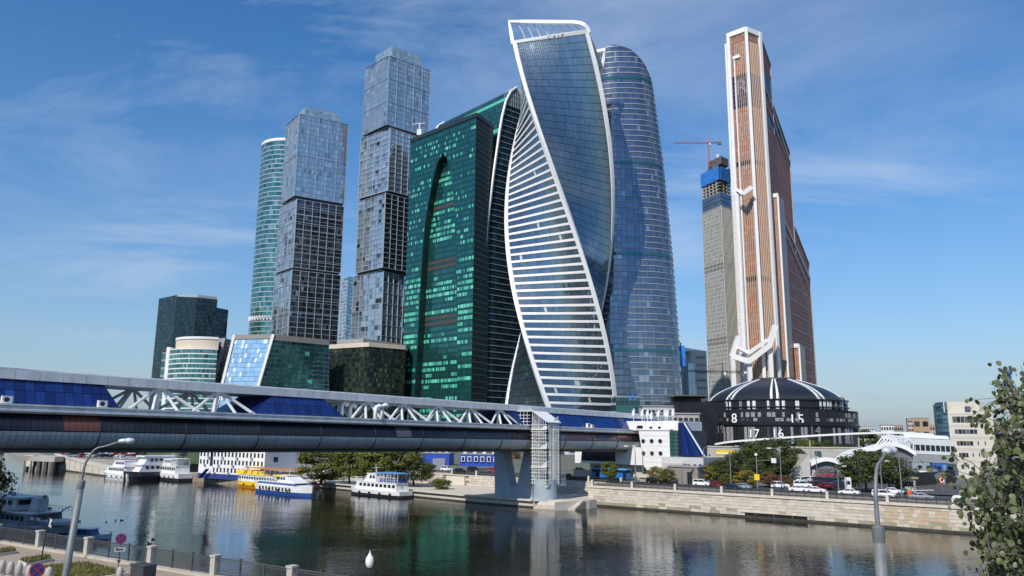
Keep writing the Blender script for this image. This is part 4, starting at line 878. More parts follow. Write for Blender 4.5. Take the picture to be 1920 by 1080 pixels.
# retaining wall behind the lower quay
rw = thing('quay_retaining_wall', 'rusticated grey stone retaining wall with a cream gate behind the lower quay', 'retaining wall', K(-20, 11, 1.3))
MB().prism([K(-60, 11.1), K(0.6, 11.1), K(0.6, 11.8), K(-60, 11.8)], 0.8, WT - .2).build('wall_core', mat('mortar', (0.27, 0.25, 0.22)), rw)
MB().prism([K(-60, 10.8), K(0.6, 10.8), K(0.6, 11.9), K(-60, 11.9)], WT - .2, WT).build('coping', granite[3], rw)
ag = Ka(838, 11, 3); ag2 = Ka(872, 11, 3)
MB().prism([K(ag, 10.78), K(ag2, 10.78), K(ag2, 11.2), K(ag, 11.2)], 1.3, 3.3).build('gate', mat('cream_gate', (0.66, 0.60, 0.50), 0.6), rw)
for j in range(4):
    a = -60.0
    while a < 0:
        l_ = rgw.choice((1.4, 1.7, 2.0))
        if not (ag - l_ < a < ag2):
            mb = MB(); mb.prism([K(a, 10.86), K(a + l_ - .06, 10.86), K(a + l_ - .06, 11.1), K(a, 11.1)], 1.3 + j * 0.54, 1.3 + j * 0.54 + 0.49); mb.build('stone_block', granite[rgw.choice((0, 2, 1))], rw)
        a += l_
# timber sheet piling on the left
pl_ = thing('timber_quay_front', 'row of brown timber piles along the quay under the white blue-roofed building', 'quay', v3(ps[6], 0))
A, B = ps[7], ps[6]
for i in range(60):
    p = lerp(A, B, i / 59); MB().tube(v3(p + V((-0.1, -0.5)), -0.6), v3(p + V((-0.1, -0.5)), 2.0 + random.uniform(-.08, .08)), 0.26, n=6).build('pile', mat(random.choice(('pile_wood_a', 'pile_wood_b')), random.choice(((0.30, 0.24, 0.17), (0.36, 0.30, 0.23))), 0.85), pl_)
MB().prism([A + V((0, -.6)), B + V((0, -.6)), B + V((0.8, 2)), A + V((.8, 2))], 1.95, 2.2).build('capping_beam', mat('pile_wood_b', (0.36, 0.30, 0.23)), pl_)
# ================================================================ covered bridge
F0 = P(0, 800, 78).xy; BE = E2.copy(); BN = V((BE.y, -BE.x)); BANG = math.atan2(BE.y, BE.x)
def dz(t): return -1.25 * t / 123.0
def BP(t, n, z): q = F0 + BE * t + BN * n; return V((q.x, q.y, z + dz(t)))
def tpx(px, n, z):
    a, c = -30.0, 160.0
    for _ in range(50):
        m = (a + c) / 2
        if scr(BP(m, n, z))[0] < px: a = m
        else: c = m
    return a
br = thing('covered_footbridge', 'two-level covered footbridge with a glazed tube below and white truss roof above', 'bridge', BP(60, -6, 0))
T0, T1 = -62.0, tpx(1196, -2, 13)
white_br = mat('bridge_white', (0.72, 0.73, 0.73), 0.5, var=0.2, vscale=0.9, stretch=(1, 1, .25))
grey_br = mat('bridge_grey', (0.46, 0.50, 0.52), 0.4, 0.1, var=0.15, vscale=0.3)
smoke = [mat('smoked_glass_a', (0.022, 0.022, 0.03), 0.12, 0.3), mat('smoked_glass_b', (0.035, 0.033, 0.042), 0.12, 0.3), mat('warm_reflection_glass', (0.10, 0.045, 0.04), 0.2, 0.1), mat('smoked_glass_d', (0.13, 0.12, 0.13), 0.2, 0.2), mat('smoked_glass_red', (0.16, 0.055, 0.04), 0.3)]  # brown third tint stands in for warm reflections in the right half
R_ = 1.9; ZC = 13.0
def sect(t, r=R_):
    pts = [BP(t, -R_ + r * math.cos(a), ZC + r * math.sin(a)) for a in [rad(-90 + 15 * i) for i in range(13)]]
    pts += [BP(t, -11 + R_ - r * math.cos(a), ZC + r * math.sin(a)) for a in [rad(90 - 15 * i) for i in range(13)]]
    return pts
tend = T1
mb = MB(); mb.loft([sect(T0, R_ - 0.12), sect(tend, R_ - 0.12), [lerp(p, BP(tend + 1.0, -5.5, ZC), 0.25) + v3(BE * 1.4, 0) for p in sect(tend, R_ - 0.12)]]); mb.build('tube_shell', mat('tube_dark', (0.02, 0.022, 0.026), 0.45, 0.3), br)
PW = 0.62
def arcmesh(a0, a1, m_, out=0.0):
    mb = MB(); k = 6; rows_ = []
    for x in (0.02, PW - 0.02):
        rows_.append([(x, -(-R_ + (R_ + out) * math.cos(lerp(a0, a1, i / k))), (R_ + out) * math.sin(lerp(a0, a1, i / k))) for i in range(k + 1)])
    # local frame: x along, y inward (negative n), z up
    mb.loft([[(x, y, z) for x, y, z in rows_[0]], [(x, y, z) for x, y, z in rows_[1]]], closed=False)
    mb.f = [tuple(reversed(f)) for f in mb.f]
    rows2 = [[(x, y * 1.0 + 0.09 * math.cos(lerp(a0, a1, i / k)), z - 0.09 * math.sin(lerp(a0, a1, i / k))) for i, (x, y, z) in enumerate(r)] for r in rows_]
    mb.loft(rows2, closed=False)
    for i in range(2):
        mb.loft([rows_[i], rows2[i]], closed=False)
    return mb.mesh('tube_pane', m_)
gl_m = [arcmesh(rad(2), rad(76), m_) for m_ in smoke]; gr_m = [arcmesh(rad(-72), rad(-2), m_) for m_ in (grey_br, mat('bridge_grey_b', (0.40, 0.44, 0.46), 0.4, 0.1))]
rgb_ = random.Random(4); TP0 = -30.0; nP = int((tend - TP0) / PW); red0 = tpx(132, 0, 13); red1 = tpx(204, 0, 13)
slope = math.atan2(-1.25, 123.0); rot4 = Matrix.Rotation(BANG, 4, 'Z') @ Matrix.Rotation(-slope, 4, 'Y'); run = 0; cur = 0
for i in range(nP):
    t = TP0 + i * PW
    if run <= 0: run = rgb_.randint(5, 20); cur = rgb_.choice((0, 0, 0, 1, 1, 3)) if t < 60 else rgb_.choice((0, 1, 1, 2, 2, 3))
    run -= 1; k = 4 if red0 - 1 < t < red1 - 1 else (cur if cur != 4 else 0)
    M = Matrix.Translation(BP(t, 0, ZC) - root_loc(br)) @ rot4
    inst('tube_pane', gl_m[k], br, m4=M); inst('soffit_panel', gr_m[0 if i % 5 else 1], br, m4=M)
def rod(mbx, pts, r, n=6): mbx.path(pts, r, n)
for i in range(0, nP, 16):
    t = TP0 + i * PW; MB().path([BP(t, -R_ + (R_ + .07) * math.cos(a), ZC + (R_ + .07) * math.sin(a)) for a in [rad(-80 + 10 * k) for k in range(17)]], 0.06, 5).build('tube_rib', mat('rib_black', (0.02, 0.02, 0.022), .7), br)
def bar(a, b, n0, n1, z0, z1, m_, nm, parent=None):
    mb = MB(); mb.hexa([BP(a, n1, z0), BP(b, n1, z0), BP(b, n0, z0), BP(a, n0, z0)], [BP(a, n1, z1), BP(b, n1, z1), BP(b, n0, z1), BP(a, n0, z1)]); return mb.build(nm, m_, parent or br)
mb = MB(); pr_ = [(-0.35, 14.75), (-0.12, 14.95), (-0.12, 15.15), (-0.30, 15.22), (-0.30, 15.42), (-0.1, 15.5), (-0.1, 15.68), (-12.9, 15.68), (-12.9, 14.75)]
mb.loft([[BP(T0, n, z) for n, z in pr_], [BP(tend - 1, n, z) for n, z in pr_]]).build('deck_slab', white_br, br)
# roof: fascia boards as panels, slab behind
ROOF0, ROOF1 = T0, tpx(1240, -2, 18)
bar(ROOF0, ROOF1, -10.8, -2.12, 18.28, 19.2, white_br, 'roof_slab')
fz = 2.35
for i in range(int((ROOF1 - ROOF0) / fz)):
    t = ROOF0 + i * fz; bar(t + 0.02, t + fz - 0.02, -2.12, -2.0, 18.25, 19.25, white_br, 'fascia_panel')
bar(ROOF0, ROOF1 - 3, -9.5, -3.5, 19.2, 19.5, white_br, 'roof_upstand')
# end slope of the roof towards the white building
mb = MB(); mb.hexa([BP(ROOF1, -2.0, 18.25), BP(ROOF1 + 6, -2.0, 17.6), BP(ROOF1 + 6, -10.8, 17.6), BP(ROOF1, -10.8, 18.25)][::-1] if False else [BP(ROOF1, -2.0, 18.25), BP(ROOF1, -10.8, 18.25), BP(ROOF1 + 7, -10.8, 17.5), BP(ROOF1 + 7, -2.0, 17.5)][::-1], [BP(ROOF1, -2.0, 19.25), BP(ROOF1, -10.8, 19.25), BP(ROOF1 + 7, -10.8, 18.6), BP(ROOF1 + 7, -2.0, 18.6)][::-1]).build('roof_tail', white_br, br)
bluem = [mat('cobalt_glass_a', (0.010, 0.034, 0.17), 0.15, 0.1), mat('cobalt_glass_b', (0.012, 0.042, 0.20), 0.15, 0.1), mat('cobalt_glass_c', (0.007, 0.024, 0.125), 0.15, 0.1), mat('cobalt_glass_d', (0.02, 0.075, 0.27), 0.15, 0.1)]
def blue_section(pb0, pt0, pb1, pt1, w_=0.95, rows=2, dense=1.0):
    tb0, tt0 = (tpx(pb0, -1.0, 15.7), tpx(pt0, -2.2, 18.2)) if pb0 is not None else (T0, T0)
    tb1, tt1 = tpx(pb1, -1.0, 15.7), tpx(pt1, -2.2, 18.2)
    mb = MB(); mb.hexa([BP(tb0, -1.1, 15.6), BP(tb1, -1.1, 15.6), BP(tb1, -11.5, 15.6), BP(tb0, -11.5, 15.6)][::-1][::-1], [BP(tt0, -2.3, 18.3), BP(tt1, -2.3, 18.3), BP(tt1, -10.5, 18.3), BP(tt0, -10.5, 18.3)]); mb.build('pavilion_core', mat('cobalt_frame', (0.004, 0.012, 0.05), 0.4), br)
    cl_t = lambda t, v: max(lerp(tb0, tt0, v), min(lerp(tb1, tt1, v), t))
    S = lambda t, v: BP(cl_t(t, v), lerp(-1.05, -2.28, v), lerp(15.7, 18.25, v))
    ta, tz = min(tb0, tt0), max(tb1, tt1); ta = max(ta, -32.0); n = max(2, int((tz - ta) / w_)); rw_ = (0, 0.55, 1.0) if rows == 2 else (0, 1)
    for i in range(n):
        x0, x1 = lerp(ta, tz, i / n) + .025, lerp(ta, tz, (i + 1) / n) - .025
        for v0, v1 in zip(rw_, rw_[1:]):
            if cl_t(x1, v0) - cl_t(x0, v0) < .03 and cl_t(x1, v1) - cl_t(x0, v1) < .03: continue
            mb = MB(); pane(mb, S, x0, x1, v0 + .01, v1 - .01, 0.05, 0, 0.0); mb.build('pavilion_pane', random.choice(bluem[:3] if random.random() < .9 else bluem), br)
    S2 = quadS(BP(tb0, -11.4, 15.7), BP(tb0, -1.1, 15.7), BP(tt0, -2.3, 18.25), BP(tt0, -10.4, 18.25))
    S3 = quadS(BP(tb1, -1.1, 15.7), BP(tb1, -11.4, 15.7), BP(tt1, -10.4, 18.25), BP(tt1, -2.3, 18.25))
    for S_e in (S2, S3):
        for i in range(7): mb = MB(); pane(mb, S_e, i / 7 + .004, (i + 1) / 7 - .004, 0.01, 0.99, 0.05, 0, 0.01); mb.build('pavilion_pane', random.choice(bluem[:3]), br)
    return tb0, tb1
blue_section(None, None, 224, 195); blue_section(470, 512, 647, 606); blue_section(975, 948, 1214, 1222, 0.8, 1)
# truss fans
def fan(px):
    tc_ = tpx(px, -2.6, 18.2)
    for n_, nb in ((-2.9, -1.1), (-9.9, -11.4)):
        top = BP(tc_, n_, 18.35)
        MB().obox(top + V((0, 0, -0.12)), v3(BE * 0.55, 0), v3(BN * 0.5, 0), (0, 0, 0.22)).build('truss_node', white_br, br)
        for dt in (-4.3, -1.55, 0.0, 1.55, 4.3):
            sgn = (dt > 0) - (dt < 0)
            MB().tube(top + v3(BE * 0.25 * sgn, 0), BP(tc_ + dt, nb + (0.0 if abs(dt) > 2 else (0.0 if dt else -2.2)), 15.6), 0.19, n=8).build('truss_strut', white_br, br)
for px in (302, 412, 690, 757, 822, 882, 938): fan(px)
# rooftop and deck fittings
def ac(px, sz=0.95, n=-0.55):
    t = tpx(px, n, 16); o = bar(t, t + sz, n - 0.45, n, 15.68, 15.68 + sz * 0.8, white_mtl, 'air_conditioner')
    c = BP(t + sz * 0.42, n + 0.02, 15.68 + sz * 0.4); MB().tube(c, c + v3(BN * 0.03, 0), sz * 0.27, n=12).build('fan_grille', dark_frm, o)
ac(185); ac(4); ac(1102, 1.1); ac(1110, 0.8, -0.3)
for px, h, n in ((640, 2.2, -3.0), (656, 2.0, -3.4), (704, 1.9, -0.5), (716, 2.1, -0.3)):
    t = tpx(px, n, 16); MB().path([BP(t, n, 15.3), BP(t, n, 15.6 + h * .75), BP(t + .12, n, 15.6 + h * .95), BP(t + 0.5, n + .1, 15.6 + h * 1.05), BP(t + 0.95, n + .2, 15.6 + h * .9)], [0.3, 0.3, 0.31, 0.33, 0.42], 10).build('vent_cowl', white_mtl, br, smooth=True)
for px in (1010, 1145): t = tpx(px, -6, 19); MB().box(0, 0, 0, 0, 0, 0)
# underside ribs
bar(T0, tend, -9.5, -1.6, 10.75, 11.1, mat('soffit_dark', (0.05, 0.052, 0.055), 0.6), 'soffit_girder')
# V pier
tp = 91.0; pier = mat('pier_shade_blue', (0.36, 0.43, 0.49), 0.6, var=0.14, vscale=0.5)  # pier colour tinted with the blue of the shade under the bridge
vp = thing('bridge_v_pier', 'V-shaped concrete pier, shade-tinted blue-grey, under the covered footbridge', 'bridge pier', BP(tp, -6, 1.2))
def pier_poly(pts, ta, tb, nm):
    MB().loft([[BP(ta, n, z) for n, z in pts], [BP(tb, n, z) for n, z in pts]]).build(nm, pier, vp)
PT = 1.15
pier_poly([(-10.6, 1.0), (-1.4, 1.0), (-1.4, 4.4), (-5.2, 4.2), (-6.8, 4.2), (-10.6, 4.4)], tp - PT, tp + PT, 'pier_base')
pier_poly([(-1.4, 4.4), (-1.0, 11.3), (-3.3, 11.3), (-5.2, 4.2)], tp - PT, tp + PT, 'pier_leg')
pier_poly([(-10.6, 4.4), (-11.0, 11.3), (-8.7, 11.3), (-6.8, 4.2)], tp - PT, tp + PT, 'pier_leg')
# pier apron with steps
ap = [G(1105, 950).xy, G(1080, 956).xy, G(1000, 953).xy, G(885, 944).xy, G(800, 935).xy]
# stair tower
tt = 89.0
stw = thing('stair_tower', 'white steel caged stair tower on a grey drum in front of the bridge pier', 'stair tower', BP(tt, 2.3, 1.2))
dr = BP(tt, 2.2, 0)
MB().lathe((dr.x, dr.y, 0), [(0.1, 1.2), (2.15, 1.2), (2.15, 5.0), (0.1, 5.0)], 24).build('drum_base', pier, stw, smooth=False)
cw = mat('cage_white', (0.80, 0.80, 0.78), 0.4)
t0_, t1_, n0_, n1_ = tt - 2.0, tt + 2.0, 0.3, 4.2
def zt_cage(n): return 17.4 if n < 1.2 else 17.4 - (n - 1.2) * 0.62
for i in range(9):
    for fa in ('n0', 'n1', 't0', 't1'):
        u = i / 8
        p = (lerp(t0_, t1_, u), n0_) if fa == 'n0' else (lerp(t0_, t1_, u), n1_) if fa == 'n1' else (t0_, lerp(n0_, n1_, u)) if fa == 't0' else (t1_, lerp(n0_, n1_, u))
        MB().tube(BP(p[0], p[1], 5.0), BP(p[0], p[1], zt_cage(p[1]) + 0.9), 0.05 if i % 4 else 0.09, n=4).build('cage_upright', cw, stw)
z = 5.2
while z < 16.2:
    MB().path([BP(t0_, n0_, z), BP(t0_, n1_, z), BP(t1_, n1_, z), BP(t1_, n0_, z), BP(t0_, n0_, z)], 0.045, 4).build('cage_rail', cw, stw); z += 0.62
flt = mat('stair_white', (0.72, 0.72, 0.70), 0.5)
z = 4.6; fl = 0
while z < 15.2:
    a_, b_ = (t0_ + 0.2, t1_ - 0.2) if fl % 2 == 0 else (t1_ - 0.2, t0_ + 0.2); n_a, n_b = (2.4, 4.0) if fl % 2 == 0 else (0.6, 2.2)
    A = (BP(a_, (n_a + n_b) / 2, z), BP(b_, (n_a + n_b) / 2, z + 1.7)); d = A[1] - A[0]
    MB().obox((A[0] + A[1]) / 2, d / 2, v3(BN * 0.78, 0), d.normalized().cross(v3(BN, 0)) * 0.16).build('stair_flight', flt, stw)
    MB().obox((A[0] + A[1]) / 2 + V((0, 0, 0.55)) + v3(BN * (0.72 if fl % 2 == 0 else -0.72), 0), d / 2, v3(BN * 0.03, 0), V((0, 0, 0.35))).build('stair_balustrade', flt, stw)
    MB().obox(BP(b_, 2.3, z + 1.75), v3(BE * 0.45, 0), v3(BN * 1.75, 0), (0, 0, 0.09)).build('landing', flt, stw)
    z += 1.7; fl += 1
MB().hexa([BP(t0_ - .1, 4.4, 16.1), BP(t1_ + .1, 4.4, 16.1), BP(t1_ + .1, 1.0, 18.1), BP(t0_ - .1, 1.0, 18.1)], [BP(t0_ - .1, 4.4, 16.25), BP(t1_ + .1, 4.4, 16.25), BP(t1_ + .1, 1.0, 18.25), BP(t0_ - .1, 1.0, 18.25)]).build('stair_roof', cw, stw)
# gangway cage back to the deck
for i in range(7):
    n = lerp(-3.4, 0.3, i / 6)
    for t in (t0_ - 1.5 * (1 - i / 6), t1_): MB().tube(BP(t, n, 15.6), BP(t, n, 18.2), 0.05, n=4).build('gangway_upright', cw, stw)
for z in (15.7, 16.3, 16.9, 17.5, 18.2): MB().path([BP(t1_, 0.3, z), BP(t1_, -3.4, z), BP(t0_ - 1.5, -3.4, z), BP(t0_, 0.3, z)], 0.045, 4).build('gangway_rail', cw, stw)
MB().hexa([BP(t0_ - 1.5, -3.4, 18.2), BP(t0_, 1.0, 18.2), BP(t1_, 1.0, 18.2), BP(t1_, -3.4, 18.2)], [BP(t0_ - 1.5, -3.4, 18.3), BP(t0_, 1.0, 18.3), BP(t1_, 1.0, 18.3), BP(t1_, -3.4, 18.3)]).build('gangway_roof', cw, stw)
MB().obox(BP(t1_ + 1.3, 2.2, 6.0), v3(BE * 1.2, 0), v3(BN * 1.6, 0), (0, 0, 1.0)).build('entrance_cage', cw, stw) if False else None
for i in range(9):
    for n in (0.6, 3.8): MB().tube(BP(t1_ + 0.1 + i * 0.28, n, 4.6), BP(t1_ + 0.1 + i * 0.28, n, 7.0), 0.045, n=4).build('entrance_upright', cw, stw)
for z in (4.8, 5.9, 7.0): MB().path([BP(t1_, 0.6, z), BP(t1_ + 2.4, .6, z), BP(t1_ + 2.4, 3.8, z), BP(t1_, 3.8, z)], 0.05, 4).build('entrance_rail', cw, stw)
# stone pier apron: stepped blocks at the water
apn = thing('stone_landing_steps', 'low stone landing with steps at the foot of the bridge pier', 'landing steps', v3(ap[2], 0))
for k in range(5):
    o = E2 * (k * 0.55); a0_, a1_ = G(1078, 957).xy, G(1000, 954).xy
    MB().prism([a1_ + V((0, 0.3)) + o, a0_ + o, a0_ + o + E2 * 3, a1_ + o + E2 * 3], -0.5, 0.35 + k * 0.27).build('step', granite[(0, 2, 1, 3, 0)[k]], apn)
MB().prism([G(1105, 954).xy, G(1040, 958).xy, G(1040, 958).xy + E2 * 2.5, G(1105, 954).xy + E2 * 2.5], -0.5, 1.5).build('kerb_block', granite[3], apn)
# ================================================================ generators: trees, cars, lamps
leafm = {'olive': [mat('olive_leaf_a', (0.105, 0.118, 0.022), 0.7), mat('olive_leaf_b', (0.075, 0.09, 0.018), 0.7), mat('olive_leaf_c', (0.135, 0.14, 0.03), 0.7)],
         'green': [mat('green_leaf_a', (0.055, 0.075, 0.020), 0.7), mat('green_leaf_b', (0.040, 0.060, 0.018), 0.7), mat('green_leaf_c', (0.075, 0.09, 0.028), 0.7)],
         'yellow': [mat('yellow_leaf_a', (0.28, 0.20, 0.03), 0.7), mat('yellow_leaf_b', (0.20, 0.16, 0.03), 0.7), mat('yellow_leaf_c', (0.14, 0.13, 0.03), 0.7)],
         'rust': [mat('rust_leaf_a', (0.20, 0.085, 0.035), 0.7), mat('rust_leaf_b', (0.13, 0.06, 0.03), 0.7), mat('rust_leaf_c', (0.11, 0.09, 0.03), 0.7)],
         'spruce': [mat('spruce_leaf_a', (0.03, 0.05, 0.035), 0.7), mat('spruce_leaf_b', (0.045, 0.065, 0.045), 0.7), mat('spruce_leaf_c', (0.025, 0.04, 0.03), 0.7)]}
for ms in leafm.values():
    for m_ in ms:
        b_ = m_.node_tree.nodes['Principled BSDF']; b_.inputs['Specular IOR Level'].default_value = 0.25
        if 'Transmission Weight' in b_.inputs: pass
bark = mat('bark', (0.09, 0.07, 0.05), 0.9, var=0.4, vscale=4)
TREES = {}
def tree_mesh(kind, var):
    """unit tree: height 1, crown half-width 0.5"""
    if (kind, var) in TREES: return TREES[kind, var]
    rg = random.Random(hash(kind) % 97 * 0 + var * 13 + len(kind)); mb = MB(); tr = MB()
    if kind == 'spruce':
        tr.tube((0, 0, 0), (0, 0, 0.97), 0.018, 0.003, 6)
        for i in range(1500):
            h = rg.random() ** 1.35; r = 0.34 * (1 - h) * (0.75 + 0.25 * math.sin(h * 60)) * rg.random() ** 0.4; a = rg.uniform(0, 6.283); p = V((r * math.cos(a), r * math.sin(a), 0.06 + h * 0.92 - r * 0.25))
            d = V((math.cos(a), math.sin(a), -0.35)) * 0.035; s_ = V((-math.sin(a), math.cos(a), rg.uniform(-.4, .4))) * 0.012; mb.face([p - s_, p + d, p + s_], rg.randrange(3))
    else:
        bush = kind == 'bush'; cz = 0.36 if bush else 0.55; rz = 0.36 if bush else 0.45
        tr.path([(0, 0, -0.02), (0.008, 0, 0.15), (-0.006, 0.008, 0.32), (0, 0, 0.62)], [0.028, 0.022, 0.017, 0.006], 7)
        ncl = 46
        for c in range(ncl):
            a = c * 2.399 + rg.uniform(-.4, .4); zz_ = rg.uniform(-0.92, 0.95); rr = math.sqrt(max(0.03, 1 - zz_ * zz_)) * rg.uniform(0.55, 0.92); lop = 1 + 0.18 * math.sin(a * 2 + var * 1.7) + 0.1 * math.sin(a * 3 + var)
            cpt = V((0.5 * rr * math.cos(a) * lop, 0.5 * rr * math.sin(a) * lop, cz + rz * zz_ * rg.uniform(0.85, 1.0)))
            if not bush and c % 3 == 0: tr.path([(0, 0, rg.uniform(0.22, 0.4)), lerp(V((0, 0, 0.4)), cpt, 0.55) + V((0, 0, -0.03)), cpt], [0.012, 0.007, 0.002], 4)
            cr = rg.uniform(0.11, 0.19); m0 = rg.randrange(3)
            for k in range(110):
                d = V((rg.gauss(0, 1), rg.gauss(0, 1), rg.gauss(0, 1))).normalized(); p = cpt + V((d.x, d.y, d.z * 0.75)) * cr * rg.random() ** 0.35
                nrm_ = (d + V((rg.uniform(-.8, .8), rg.uniform(-.8, .8), rg.uniform(-.3, .9)))).normalized(); u = nrm_.orthogonal().normalized(); w_ = nrm_.cross(u); s_ = rg.uniform(0.017, 0.031); r_ = rg.uniform(0, 6.28); u, w_ = u * math.cos(r_) + w_ * math.sin(r_), w_ * math.cos(r_) - u * math.sin(r_)
                mb.face([p - u * s_, p - w_ * s_ * .7, p + u * s_, p + w_ * s_ * .7], m0 if rg.random() < .7 else rg.randrange(3))
    TREES[kind, var] = (tr, mb); return TREES[kind, var]
TM = {}
def plant_tree(label, base, h, wd, col='green', var=0, kind='round', grp=None, name='tree', cat='tree', rz=None):
    key = (kind, var, col)
    if key not in TM:
        tr, mb = tree_mesh(kind, var); TM[key] = (tr.mesh('trunk', bark), mb.mesh('crown', leafm[col]))
    t = thing(name, label, cat, base, grp); t.rotation_euler.z = random.uniform(0, 6.28) if rz is None else rz
    t.scale = (wd, wd, h); new_obj('trunk', TM[key][0], t); new_obj('crown', TM[key][1], t); return t
def GP(px, py, z=GZ): return G(px, py, z)
# ---- cars
tyre = mat('tyre', (0.02, 0.02, 0.02), 0.8); rimm = mat('wheel_rim', (0.45, 0.45, 0.47), 0.3, 0.7); cglass = mat('car_glass', (0.02, 0.025, 0.03), 0.08, 0.2); lampw = mat('headlamp', (0.75, 0.77, 0.8), 0.15); lampr = mat('tail_lamp', (0.35, 0.02, 0.02), 0.25)
PAINT = {k: mat('paint_' + k.replace(' ', '_'), c, 0.22, mt) for k, c, mt in (('white', (0.80, 0.80, 0.80), 0), ('silver', (0.55, 0.57, 0.60), 0.5), ('black', (0.012, 0.012, 0.014), 0.1), ('dark blue', (0.02, 0.03, 0.08), 0.2), ('maroon', (0.16, 0.015, 0.02), 0.1), ('red', (0.45, 0.02, 0.02), 0), ('grey', (0.16, 0.17, 0.18), 0.4), ('pale blue', (0.38, 0.46, 0.52), 0.3), ('beige', (0.45, 0.40, 0.32), 0.2))}
CARM = {}
def car_meshes(kind):
    if kind in CARM: return CARM[kind]
    L_, W_, H_, prof_, win = {'sedan': (4.5, 1.78, 1.45, [(-2.25, .45), (-2.22, .9), (-1.6, 1.0), (-1.0, 1.4), (-.2, 1.45), (.45, 1.40), (1.15, .98), (2.05, .82), (2.25, .6), (2.25, .35)], (-1.45, -1.0, .40, 1.05)),
        'suv': (4.6, 1.86, 1.72, [(-2.3, .45), (-2.3, 1.05), (-2.15, 1.62), (-1.5, 1.72), (.1, 1.70), (.55, 1.62), (1.2, 1.08), (2.1, .98), (2.3, .75), (2.3, .4)], (-2.15, -1.9, .50, 1.12)),
        'van': (4.9, 1.92, 1.95, [(-2.45, .45), (-2.45, 1.8), (-2.3, 1.95), (.9, 1.93), (1.3, 1.8), (1.95, 1.15), (2.4, .95), (2.45, .4)], (0.0, 0.0, 1.25, 1.85))}[kind]
    body = MB(); hw = W_ / 2
    low = [(x, min(z, 1.0 if kind != 'van' else 2.0)) for x, z in prof_]
    def ring(y, k): return [(x, y, (0.32 if z < 0.5 else z)) for x, z in prof_]
    def sec(y, inset): return [(x * (1 - inset * .15), y, z if z < 0.99 else z - inset * 0.1) for x, z in prof_]
    rings_ = []
    for y, ins in ((-hw, .6), (-hw + .1, .15), (-hw + .25, 0), (0, 0), (hw - .25, 0), (hw - .1, .15), (hw, .6)):
        r = []
        for x, z in prof_:
            yy = y * (1.0 - 0.16 * max(0, (z - 0.95)) / 0.5); r.append((x * (1 - ins * .02), yy, z - ins * (0.05 if z > .5 else -.1)))
        rings_.append([(x, y_, z) for x, y_, z in r] + [(prof_[-1][0] - .1, y, 0.26), (prof_[0][0] + .1, y, 0.26)])
    body.loft(rings_)
    wins = []
    a0, a1, b1, b0 = win; zt_ = H_ - 0.13; zb_ = 1.0 if kind == 'sedan' else 1.1; zb_ = 1.15 if kind == 'van' else zb_
    for s_ in (-1, 1):
        y0, y1 = s_ * (hw * 0.985), s_ * (hw * (1.0 - 0.16 * (zt_ - .95) / .5) + .005)
        x_m = lerp(a0, b1, .52); parts_ = [((a0 + .02, zb_), (x_m - .05, zb_), (x_m - .05, zt_), (a1 + .05, zt_)), ((x_m + .05, zb_), (b0 - .05, zb_), (b1 - .02, zt_), (x_m + .05, zt_))] if kind != 'van' else [((1.05, zb_), (1.9, zb_), (1.35, zt_ - .1), (1.05, zt_ - .1))]
        for q in parts_:
            m = MB(); f_ = [(x, (y0 if z == zb_ else y1), z) for x, z in q]; g2 = [(x, y + s_ * .02, z) for x, y, z in f_]; m.hexa(f_, g2); wins.append(m)
    wsx = [(prof_[-4], prof_[-5])] if kind != 'van' else [(prof_[-3], prof_[-4])]
    fa, fb = {'sedan': ((1.12, 1.0), (.50, 1.38)), 'suv': ((1.17, 1.11), (.60, 1.59)), 'van': ((1.93, 1.18), (1.32, 1.78))}[kind]
    ra, rb = {'sedan': ((-1.56, 1.02), (-1.04, 1.37)), 'suv': ((-2.28, 1.1), (-2.17, 1.58)), 'van': ((-2.46, 1.2), (-2.44, 1.75))}[kind]
    for (xa, za), (xb, zb2), s_ in ((fa, fb, 1), (ra, rb, -1)):
        m = MB(); f_ = [(xa, -hw * .82, za), (xa, hw * .82, za), (xb, hw * .70, zb2), (xb, -hw * .70, zb2)]; nx = V((0.03 * s_, 0, 0.02)); m.hexa([V(p) for p in f_][::s_], [V(p) + nx for p in f_][::s_]); wins.append(m)
    wheel = MB(); wheel.tube((0, -.11, 0), (0, .11, 0), .32, n=14); rim_ = MB(); rim_.tube((0, -.125, 0), (0, .125, 0), .19, n=10)
    hl = MB(); hl.box(-.05, .05, -.2, .2, -.07, .07)
    CARM[kind] = (body.mesh('body', PAINT['white'], smooth=False), [m.mesh('window', cglass) for m in wins], wheel.mesh('wheel', tyre), rim_.mesh('rim', rimm), hl.mesh('headlight', lampw), hl.mesh('taillight', lampr), L_, hw)
    return CARM[kind]
def car(label, loc, heading, kind='sedan', paint='white', grp=None, detail=True, name='parked_car', cat='car', s=.72):
    b, ws, wh, rm, hl, tl, L_, hw = car_meshes(kind); t = thing(name, label, cat, loc, grp, heading, s)
    o = new_obj('body', b, t); o.material_slots[0].link = 'OBJECT'; o.material_slots[0].material = PAINT[paint]
    for w_ in ws: new_obj('window', w_, t)
    for x in (-L_ * .30, L_ * .31):
        for y in (-hw + .1, hw - .1):
            q = inst('wheel', wh, t, (x, y, .32))
            if detail: inst('rim', rm, q)
    if detail:
        for y in (-hw * .68, hw * .68): inst('headlight', hl, t, (L_ / 2 - .05, y, .72 if kind != 'van' else .8)); inst('taillight', tl, t, (-L_ / 2 + .02, y, .82))
    return t
galv = mat('galvanised_steel', (0.20, 0.215, 0.215), 0.55, 0.2, var=0.25, vscale=3.0)
